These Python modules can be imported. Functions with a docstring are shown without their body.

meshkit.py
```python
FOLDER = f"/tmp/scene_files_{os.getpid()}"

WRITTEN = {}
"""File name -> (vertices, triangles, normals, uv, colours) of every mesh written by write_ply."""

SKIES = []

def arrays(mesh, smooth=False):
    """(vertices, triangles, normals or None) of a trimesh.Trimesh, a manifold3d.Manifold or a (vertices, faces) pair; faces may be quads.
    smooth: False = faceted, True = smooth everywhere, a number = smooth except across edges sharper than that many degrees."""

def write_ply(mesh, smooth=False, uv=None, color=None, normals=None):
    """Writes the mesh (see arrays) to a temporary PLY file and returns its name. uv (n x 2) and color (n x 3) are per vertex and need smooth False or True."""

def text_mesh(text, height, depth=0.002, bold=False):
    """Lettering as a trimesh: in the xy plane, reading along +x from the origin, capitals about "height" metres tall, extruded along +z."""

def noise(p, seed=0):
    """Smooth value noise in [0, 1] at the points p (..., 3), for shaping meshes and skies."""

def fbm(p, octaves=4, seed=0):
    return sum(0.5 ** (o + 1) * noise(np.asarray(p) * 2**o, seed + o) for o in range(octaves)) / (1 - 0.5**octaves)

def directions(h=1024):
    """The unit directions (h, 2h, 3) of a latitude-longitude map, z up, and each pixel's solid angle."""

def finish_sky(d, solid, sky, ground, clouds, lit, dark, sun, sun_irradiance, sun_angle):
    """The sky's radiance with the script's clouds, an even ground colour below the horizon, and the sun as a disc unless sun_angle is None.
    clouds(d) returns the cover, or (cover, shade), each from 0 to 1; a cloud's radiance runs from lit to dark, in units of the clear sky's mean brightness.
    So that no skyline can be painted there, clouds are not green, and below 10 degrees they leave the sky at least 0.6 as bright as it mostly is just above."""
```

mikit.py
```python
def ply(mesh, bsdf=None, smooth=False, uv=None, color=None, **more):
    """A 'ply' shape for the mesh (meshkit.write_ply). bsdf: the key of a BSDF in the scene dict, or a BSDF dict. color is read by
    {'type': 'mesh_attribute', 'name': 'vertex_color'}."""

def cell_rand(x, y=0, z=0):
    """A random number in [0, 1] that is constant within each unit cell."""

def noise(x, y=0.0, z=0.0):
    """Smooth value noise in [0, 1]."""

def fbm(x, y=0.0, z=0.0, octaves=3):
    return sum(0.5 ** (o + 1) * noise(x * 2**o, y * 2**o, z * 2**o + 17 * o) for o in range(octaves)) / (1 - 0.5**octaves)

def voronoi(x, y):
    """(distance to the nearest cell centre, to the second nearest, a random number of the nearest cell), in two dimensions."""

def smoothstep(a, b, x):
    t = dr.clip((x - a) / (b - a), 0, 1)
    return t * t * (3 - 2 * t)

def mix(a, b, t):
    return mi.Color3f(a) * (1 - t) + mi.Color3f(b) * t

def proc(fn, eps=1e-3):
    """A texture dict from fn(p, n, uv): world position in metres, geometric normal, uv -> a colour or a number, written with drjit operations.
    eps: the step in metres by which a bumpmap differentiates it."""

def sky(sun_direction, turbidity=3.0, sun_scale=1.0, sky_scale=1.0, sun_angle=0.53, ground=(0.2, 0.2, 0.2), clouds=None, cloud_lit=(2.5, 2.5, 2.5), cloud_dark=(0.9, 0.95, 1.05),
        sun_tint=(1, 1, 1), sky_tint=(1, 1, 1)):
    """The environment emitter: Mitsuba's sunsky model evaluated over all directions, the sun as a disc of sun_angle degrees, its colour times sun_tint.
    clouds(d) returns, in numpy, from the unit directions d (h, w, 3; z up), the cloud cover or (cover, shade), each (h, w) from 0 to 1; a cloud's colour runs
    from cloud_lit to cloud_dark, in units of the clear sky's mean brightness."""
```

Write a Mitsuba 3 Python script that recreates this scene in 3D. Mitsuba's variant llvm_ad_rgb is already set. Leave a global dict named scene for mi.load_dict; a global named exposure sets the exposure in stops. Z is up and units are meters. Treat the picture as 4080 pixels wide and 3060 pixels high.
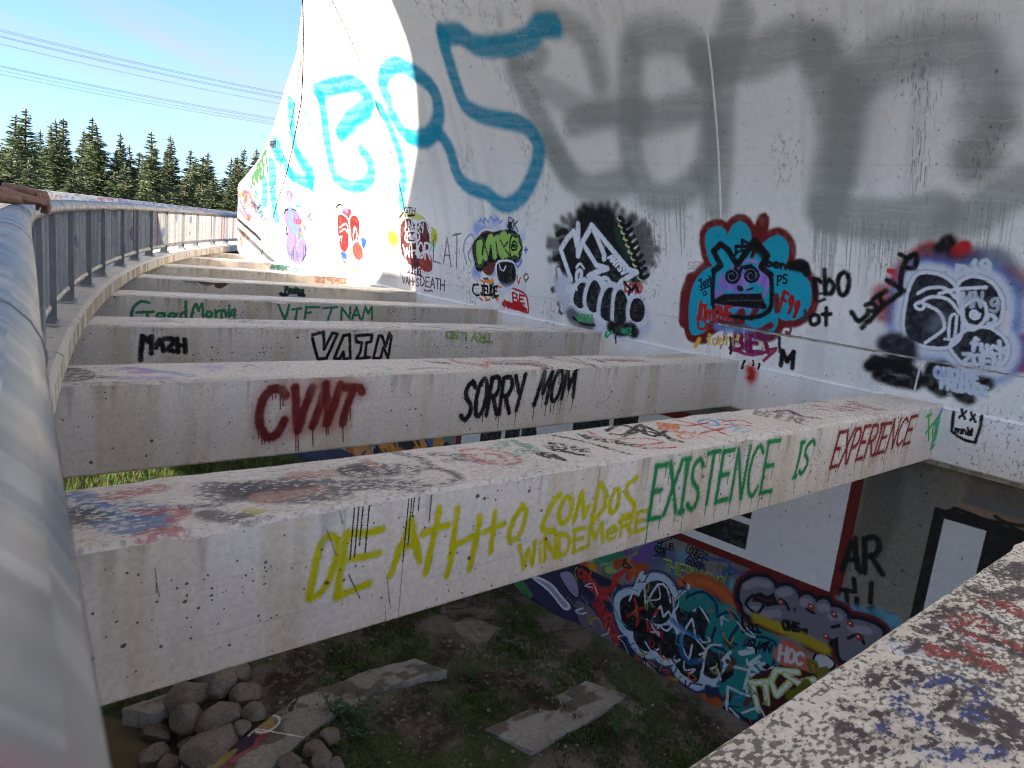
import math, random
import numpy as np, trimesh, manifold3d as m3
import drjit as dr, mitsuba as mi
import mikit, meshkit
from mikit import noise, fbm, voronoi, cell_rand, smoothstep, mix, proc
T = mi.ScalarTransform4f
scene, labels = {}, {}
rng = np.random.default_rng(7)

# ------------------------------------------------------------------ camera, sky, exposure
ZO = 5.75                                    # eye height above the ground under the bridge
# orientation of the hand-held camera (rolled about six degrees, pitched ten degrees down)
FWD, UPV = [0.65074, 0.73746, -0.18082], [0.03952, 0.20492, 0.97798]
scene['camera'] = {'type': 'thinlens', 'fov': 72.80, 'fov_axis': 'x', 'near_clip': 0.01, 'far_clip': 3000.0,
                   'aperture_radius': 0.0009, 'focus_distance': 5.0,
                   'to_world': T().look_at(origin=[0, 0, ZO], target=[FWD[0], FWD[1], ZO + FWD[2]], up=UPV)}
SUN = (-0.892, -0.080, 0.448)                 # low sun from the left, square to the wall


def cirrus(d):
    az = np.arctan2(d[..., 0], d[..., 1]); el = np.arcsin(np.clip(d[..., 2], -1, 1))
    q = np.stack([az * 3.0 + el * 5.0, el * 26.0 + az * 5.0, az * 0 + 3.0], -1)
    w = meshkit.fbm(q, 5, 3); big = meshkit.fbm(q * 0.35 + 9.0, 3, 8)
    return np.clip((w - 0.40) * 2.6, 0, 1) * np.clip((big - 0.30) * 3.0, 0, 1) * 0.75


scene['sky'] = mikit.sky(SUN, turbidity=2.0, sky_scale=0.33, sun_scale=0.38, sky_tint=(0.72, 0.78, 1.0), sun_tint=(1.0, 1.12, 1.42), clouds=cirrus, cloud_lit=(1.15, 1.05, 1.05), cloud_dark=(0.9, 0.95, 1.1))
exposure = 5.1

# ------------------------------------------------------------------ helpers


def srgb(c):
    c = np.asarray(c, float) / 255.0
    return np.where(c <= 0.04045, c / 12.92, ((c + 0.055) / 1.055) ** 2.4)


def key_of(name):
    if name not in scene and name not in labels:
        return name
    k = 1
    while f'{name}_{k:03d}' in scene or f'{name}_{k:03d}' in labels:
        k += 1
    return f'{name}_{k:03d}'


def thing(name, label, cat, group=None):
    k = key_of(name); labels[k] = {'label': label, 'category': cat}
    if group: labels[k]['group'] = group
    return k


def add(name, mesh, bsdf, parent=None, smooth=False, label=None, cat=None, kind=None, group=None, ply=None, to_world=None, **kw):
    k = key_of((parent + '__' if parent else '') + name)
    d = dict(ply) if ply is not None else mikit.ply(mesh, bsdf, smooth=smooth, **kw)
    if to_world is not None: d['to_world'] = to_world
    scene[k] = d
    e = {}
    if label: e['label'] = label
    if cat: e['category'] = cat
    if kind: e['kind'] = kind
    if group: e['group'] = group
    if e: labels[k] = e
    return k


def cat(*ms): return trimesh.util.concatenate([m for m in ms])


def grid_mesh(P, flip=False):
    n, m = P.shape[:2]
    i = np.arange(n * m).reshape(n, m)
    q = np.stack([i[:-1, :-1], i[1:, :-1], i[1:, 1:], i[:-1, 1:]], -1).reshape(-1, 4)
    f = np.vstack([q[:, [0, 1, 2]], q[:, [0, 2, 3]]])
    return trimesh.Trimesh(P.reshape(-1, 3), f[:, ::-1] if flip else f, process=False)


def slab(P, Q):
    """closed solid between two point grids of the same shape"""
    n, m = P.shape[:2]
    out = [grid_mesh(P), grid_mesh(Q, True)]
    for A, B in ((P[0], Q[0]), (Q[-1], P[-1]), (Q[:, 0], P[:, 0]), (P[:, -1], Q[:, -1])):
        out.append(grid_mesh(np.stack([A, B])))
    m = trimesh.util.concatenate(out)
    return m


def tube(path, r, sides=12, caps=True):
    p = np.asarray(path, float); r = np.broadcast_to(r, (len(p),))
    t = np.gradient(p, axis=0); t /= np.linalg.norm(t, axis=1, keepdims=True)
    ref = np.array([0, 0, 1.0]) if np.abs(t[:, 2]).max() < 0.9 else np.array([1.0, 0, 0])
    a = np.cross(t, ref); a /= np.linalg.norm(a, axis=1, keepdims=True); b2 = np.cross(t, a)
    w = np.linspace(0, 2 * np.pi, sides + 1)
    P = p[:, None] + r[:, None, None] * (np.cos(w)[None, :, None] * a[:, None] + np.sin(w)[None, :, None] * b2[:, None])
    ms = [grid_mesh(P, True)]
    if caps:
        for k, fl in ((0, False), (-1, True)):
            ring = P[k][:-1]; v = np.vstack([ring, p[k][None]]); n = len(ring)
            f = np.stack([np.arange(n), (np.arange(n) + 1) % n, np.full(n, n)], 1)
            ms.append(trimesh.Trimesh(v, f[:, ::-1] if fl else f, process=False))
    m = trimesh.util.concatenate(ms); m.merge_vertices(); return m


def rbox(sx, sy, sz, r=0.01):
    """box with chamfered edges centred at the origin"""
    c = np.array([[x, y, z] for x in (-1, 1) for y in (-1, 1) for z in (-1, 1)], float)
    h = np.array([sx, sy, sz]) / 2; pts = []
    for k in c:
        for ax in range(3):
            o = np.full(3, 0.0); v = k * (h - r); v[ax] = k[ax] * h[ax]; pts.append(v)
    return trimesh.Trimesh(*[np.asarray(x) for x in (lambda q: (q.vertices, q.faces))(trimesh.convex.convex_hull(np.array(pts)))], process=False)


# ------------------------------------------------------------------ the bridge's own coordinates
DA, DB = -1.13 + ZO, 0.021                   # the deck plane rises two per cent along the wall
WD = np.array([-0.09, 1.0, 0.0]); WD /= np.linalg.norm(WD); WDX, WDY = float(WD[0]), float(WD[1])
WN = np.array([-WD[1], WD[0], 0.0])
P0 = np.array([8.55, 0.0, 0.0])
RV = 9.5; TH = math.radians(9); CO = RV * math.cos(TH); CH = -RV * math.sin(TH)


def SP(s, off, h):
    s, off, h = np.broadcast_arrays(*[np.asarray(v, float) for v in (s, off, h)])
    return P0 + s[..., None] * WD + off[..., None] * WN + np.stack([0 * s, 0 * s, DA + DB * s + h], -1)


def deck_z(y): return DA + DB * np.asarray(y, float)


def spline(P, n=4, closed=False):
    P = np.asarray(P, float)
    Q = np.vstack([P[-1], P, P[0], P[1]]) if closed else np.vstack([2 * P[0] - P[1], P, 2 * P[-1] - P[-2]])
    t = np.linspace(0, 1, n, endpoint=False)[:, None]; out = []
    for i in range(1, len(Q) - 2):
        a, b, c, d = Q[i - 1:i + 3]
        out.append(0.5 * (2 * b + (c - a) * t + (2 * a - 5 * b + 4 * c - d) * t * t + (3 * b - a - 3 * c + d) * t ** 3))
    return np.vstack(out + [Q[-2][None]])


# ------------------------------------------------------------------ spray paint: strokes kept as vectors, evaluated where a ray lands
NF = 14


class Paint:
    def __init__(self, cell):
        self.cell, self.prims, self.sid = cell, [], 0

    def stroke(self, pts, r, col, soft=0.006, alpha=1.0, tex=0, fill=False, sh=None):
        self.sid += 1
        p = np.asarray(pts, float).reshape(-1, 2); c = srgb(col)
        if fill:
            import shapely.geometry as sg, shapely
            poly = sg.Polygon(p).buffer(0)
            for g in getattr(poly, 'geoms', [poly]):
                if g.is_empty: continue
                v, f = trimesh.creation.triangulate_polygon(g, engine='earcut')
                for t in f:
                    self.prims.append([*v[t[0]], *v[t[1]], *v[t[2]], r, soft, *c, alpha, self.sid, tex])
        else:
            if len(p) == 1: p = np.vstack([p, p + 1e-4])
            for k in range(len(p) - 1):
                self.prims.append([*p[k], *p[k + 1], *p[k + 1], r, soft, *c, alpha, self.sid, tex])

    def build(self):
        if not self.prims: self.prims.append([0.0] * 14)
        A = np.array([q[:14] for q in self.prims]); self.A = A
        ext = (A[:, 6] + A[:, 7] + 0.012)
        xs, ys = A[:, [0, 2, 4]], A[:, [1, 3, 5]]
        self.x0, self.y0 = (xs.min(1) - ext).min(), (ys.min(1) - ext).min()
        c = self.cell
        self.nx = int(((xs.max(1) + ext).max() - self.x0) / c) + 1
        self.ny = int(((ys.max(1) + ext).max() - self.y0) / c) + 1
        lists = [[] for _ in range(self.nx * self.ny)]
        for k in range(len(A)):
            i0, i1 = int((xs[k].min() - ext[k] - self.x0) / c), int((xs[k].max() + ext[k] - self.x0) / c)
            j0, j1 = int((ys[k].min() - ext[k] - self.y0) / c), int((ys[k].max() + ext[k] - self.y0) / c)
            deg = np.allclose(A[k, 2:4], A[k, 4:6])
            for j in range(j0, j1 + 1):
                for i in range(i0, i1 + 1):
                    if deg:      # skip cells far from the segment
                        m = np.array([self.x0 + (i + .5) * c, self.y0 + (j + .5) * c]); a, b = A[k, :2], A[k, 2:4]
                        d = b - a; t = np.clip((m - a) @ d / max(d @ d, 1e-12), 0, 1)
                        if np.hypot(*(m - a - t * d)) > ext[k] + 0.71 * c: continue
                    lists[j * self.nx + i].append(k)
        n = [len(q) for q in lists]
        self.off = mi.UInt32(np.concatenate([[0], np.cumsum(n)]).astype(np.uint32))
        order = np.array([k for q in lists for k in q] or [0], int)
        self.data = mi.Float(A[order].ravel().astype(np.float32))
        self.most = max(n)

    def __call__(self, u, v, base, wear=0.0):
        """base colour with the strokes over it at (u, v); wear: 0..1 how much of the paint has gone there"""
        fx, fy = (u - self.x0) / self.cell, (v - self.y0) / self.cell
        inside = (fx >= 0) & (fy >= 0) & (fx < self.nx) & (fy < self.ny)
        c = mi.UInt32(dr.select(inside, dr.floor(fy) * self.nx + dr.floor(fx), 0))
        i = dr.gather(mi.UInt32, self.off, c, inside); end = dr.gather(mi.UInt32, self.off, c + 1, inside)
        nz = (noise(u * 160, v * 160) - 0.5) + (noise(u * 45, v * 45, 3.0) - 0.5) * 0.6
        sp = noise(u * 420, v * 420, 5.0) - 0.5
        bd = dr.floor(v * 6.0 + 0.35 * noise(u * 1.1, 3.0)); fr = v * 6.0 + 0.35 * noise(u * 1.1, 3.0) - bd      # wet-run edges in thick paint
        de = fr - 0.15 - 0.45 * noise(u * 5.5 + bd * 17.3, bd) - 0.16 * noise(u * 17 + bd * 5.1, bd * 3.0)
        lift = 0.97 - 0.26 * (1 - smoothstep(0.0, 0.07, dr.abs(de))) * smoothstep(0.35, 0.55, noise(u * 2.3 + bd * 7.7, bd)) - 0.09 * smoothstep(0.0, 0.30, de)
        col, pend, cov, sid, live = mi.Color3f(base), mi.Color3f(0), mi.Float(0), mi.Float(-1), mi.Bool(inside)

        def body(i, col, pend, cov, sid):
            g = [dr.gather(mi.Float, self.data, i * NF + k) for k in range(NF)]
            ax, ay, bx, by, cx, cy, r, soft, cr, cg, cb, al, s, tex = g

            def seg(px, py, qx, qy):
                dx, dy = qx - px, qy - py
                t = dr.clip(((u - px) * dx + (v - py) * dy) / dr.maximum(dx * dx + dy * dy, 1e-10), 0, 1)
                return dr.square(u - px - t * dx) + dr.square(v - py - t * dy)
            d = dr.minimum(seg(ax, ay, bx, by), dr.minimum(seg(bx, by, cx, cy), seg(cx, cy, ax, ay)))
            s1 = (bx - ax) * (v - ay) - (by - ay) * (u - ax); s2 = (cx - bx) * (v - by) - (cy - by) * (u - bx); s3 = (ax - cx) * (v - cy) - (ay - cy) * (u - cx)
            ar = dr.abs((bx - ax) * (cy - ay) - (by - ay) * (cx - ax))
            inn = (((s1 >= 0) & (s2 >= 0) & (s3 >= 0)) | ((s1 <= 0) & (s2 <= 0) & (s3 <= 0))) & (ar > 1e-9)
            d = dr.select(inn, 0, dr.sqrt(d)) + nz * dr.minimum(r * 0.3 + soft * 0.35, 0.010)
            k = al * (1 - smoothstep(r - soft, r + soft, d + sp * soft * 1.1))
            k = k * dr.select(tex > 0.5, dr.clip(lift + sp * 0.15, 0, 1), 1)
            k = k * dr.clip(0.93 + 0.14 * noise(u * 21 + s, v * 21), 0, 1)
            new = s != sid
            col = dr.select(new, col * (1 - cov) + pend * cov, col)
            cov = dr.select(new, k, dr.maximum(cov, k))
            return i + 1, col, mi.Color3f(cr, cg, cb), cov, s

        i, col, pend, cov, sid = dr.while_loop(state=(i, col, pend, cov, sid), cond=lambda i, *a: i < end, body=body)
        out = col * (1 - cov) + pend * cov
        return dr.lerp(out, base, wear)

# ------------------------------------------------------------------ paint of the bridge (measured in metres on each surface)
wall_paint, beam_paint, mural_paint = Paint(0.12), Paint(0.10), Paint(0.12)
PALETTE = [(146, 150, 145), (120, 120, 112), (0, 140, 172), (70, 115, 80), (40, 40, 50), (40, 40, 60), (30, 30, 45), (25, 25, 30), (190, 150, 120), (40, 38, 36), (112, 102, 178), (18, 17, 20), (70, 70, 80), (70, 150, 205), (60, 150, 210), (90, 150, 220), (200, 40, 50), (215, 50, 60), (40, 120, 190), (225, 130, 150), (215, 70, 70), (50, 60, 50), (80, 160, 90), (225, 80, 85), (215, 60, 70), (60, 60, 60), (205, 45, 60), (112, 30, 32), (225, 225, 228), (165, 60, 52), (195, 40, 50), (40, 80, 170), (70, 140, 200), (225, 120, 60), (240, 215, 120), (240, 180, 195), (80, 80, 90), (120, 120, 115), (120, 110, 105), (190, 195, 60), (110, 120, 30), (84, 30, 34), (96, 34, 36), (150, 58, 48), (70, 70, 70), (110, 190, 190), (70, 80, 80), (75, 40, 70), (80, 40, 70), (80, 45, 90), (60, 60, 80), (70, 68, 70), (90, 130, 215), (110, 120, 170), (150, 190, 95), (24, 24, 27), (110, 45, 42), (210, 220, 235), (60, 65, 60), (60, 90, 190), (70, 80, 190), (205, 60, 50), (40, 40, 45), (225, 120, 50), (225, 190, 50), (60, 80, 60), (190, 30, 38), (195, 35, 42), (110, 100, 80), (22, 24, 26), (40, 75, 60), (190, 210, 190), (225, 215, 130), (225, 228, 236), (205, 210, 222), (218, 222, 230), (20, 21, 24), (60, 160, 95), (70, 170, 105), (50, 150, 110), (190, 80, 80), (40, 165, 90), (30, 45, 40), (40, 50, 45), (60, 58, 55), (200, 180, 176), (20, 158, 184), (160, 130, 205), (140, 105, 190), (120, 110, 190), (165, 115, 200), (170, 120, 205), (70, 72, 76), (25, 30, 60), (20, 25, 35), (150, 25, 30), (170, 40, 36), (60, 60, 70), (125, 25, 80), (150, 40, 80), (215, 180, 70), (225, 175, 60), (70, 90, 160), (110, 60, 90), (150, 120, 130), (215, 180, 80), (90, 130, 190), (50, 50, 60), (120, 30, 40), (175, 28, 30), (175, 40, 40), (160, 26, 30), (30, 26, 30), (190, 40, 45), (80, 34, 38), (70, 80, 110), (140, 60, 66), (110, 110, 140), (200, 50, 50), (175, 28, 32), (60, 120, 190), (205, 212, 226), (18, 20, 28), (215, 220, 230), (220, 224, 232), (225, 228, 235), (150, 160, 180), (210, 216, 228), (205, 212, 225), (205, 212, 222), (190, 198, 212), (225, 215, 220), (22, 20, 22), (90, 85, 85), (36, 37, 46), (45, 45, 55), (20, 20, 23), (195, 205, 222), (80, 110, 190), (200, 200, 198), (90, 80, 72), (180, 172, 0), (24, 120, 62), (120, 26, 28), (60, 165, 70), (50, 120, 190), (38, 28, 24), (45, 36, 30), (60, 52, 46), (66, 58, 50), (150, 50, 50), (100, 28, 28), (95, 26, 26), (125, 150, 50), (44, 120, 82), (18, 60, 50), (88, 72, 60), (45, 60, 85), (125, 45, 40), (200, 170, 150), (50, 120, 110), (60, 150, 170), (60, 105, 150), (165, 90, 92), (62, 58, 66), (60, 50, 80), (180, 170, 80), (172, 134, 116), (175, 60, 65), (80, 140, 110), (28, 28, 32), (40, 36, 38), (40, 36, 36), (180, 50, 50), (24, 24, 26), (205, 120, 60), (200, 110, 60), (205, 120, 70), (175, 50, 45), (90, 140, 185), (190, 80, 70), (95, 30, 95), (130, 112, 100), (160, 75, 85), (120, 115, 80), (150, 120, 175), (120, 150, 190), (60, 95, 130), (165, 140, 185), (90, 140, 190), (150, 150, 200), (90, 90, 120), (120, 170, 140), (120, 140, 110), (190, 90, 90), (70, 70, 110), (120, 60, 60), (50, 60, 80), (125, 60, 62), (45, 50, 60), (140, 75, 70), (60, 70, 60), (170, 165, 140), (190, 160, 110), (190, 60, 70), (150, 52, 50), (200, 195, 195), (70, 58, 60), (215, 215, 215), (210, 210, 210), (46, 66, 120), (58, 50, 48), (80, 75, 76), (80, 70, 70), (104, 26, 26), (222, 224, 227), (205, 208, 207), (96, 98, 100), (150, 120, 98), (40, 44, 66), (200, 125, 40), (70, 120, 165), (85, 85, 120), (95, 140, 175), (120, 110, 160), (20, 22, 30), (30, 90, 120), (170, 190, 70), (40, 60, 30), (50, 70, 150), (90, 150, 175), (165, 78, 38), (180, 85, 40), (62, 54, 86), (170, 160, 185), (160, 150, 178), (30, 26, 40), (110, 100, 112), (70, 130, 80), (35, 35, 40), (150, 185, 90), (60, 130, 95), (110, 80, 150), (185, 50, 52), (180, 45, 50), (185, 55, 52), (30, 60, 110), (190, 205, 222), (16, 17, 20), (205, 215, 228), (200, 212, 226), (180, 40, 60), (40, 110, 170), (40, 100, 160), (190, 40, 40), (36, 130, 128), (24, 50, 90), (36, 120, 150), (20, 22, 26), (90, 60, 50), (190, 205, 210), (150, 190, 200), (20, 22, 28), (185, 205, 212), (190, 100, 84), (200, 202, 206), (190, 192, 196), (110, 110, 30), (70, 26, 30), (190, 205, 120), (225, 228, 225), (190, 150, 130), (100, 104, 30), (96, 26, 34), (22, 24, 40), (112, 110, 122), (150, 148, 160), (130, 40, 36), (220, 190, 180), (170, 150, 40), (24, 24, 34), (20, 22, 40), (18, 20, 36), (26, 28, 34), (195, 205, 215)]
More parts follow.
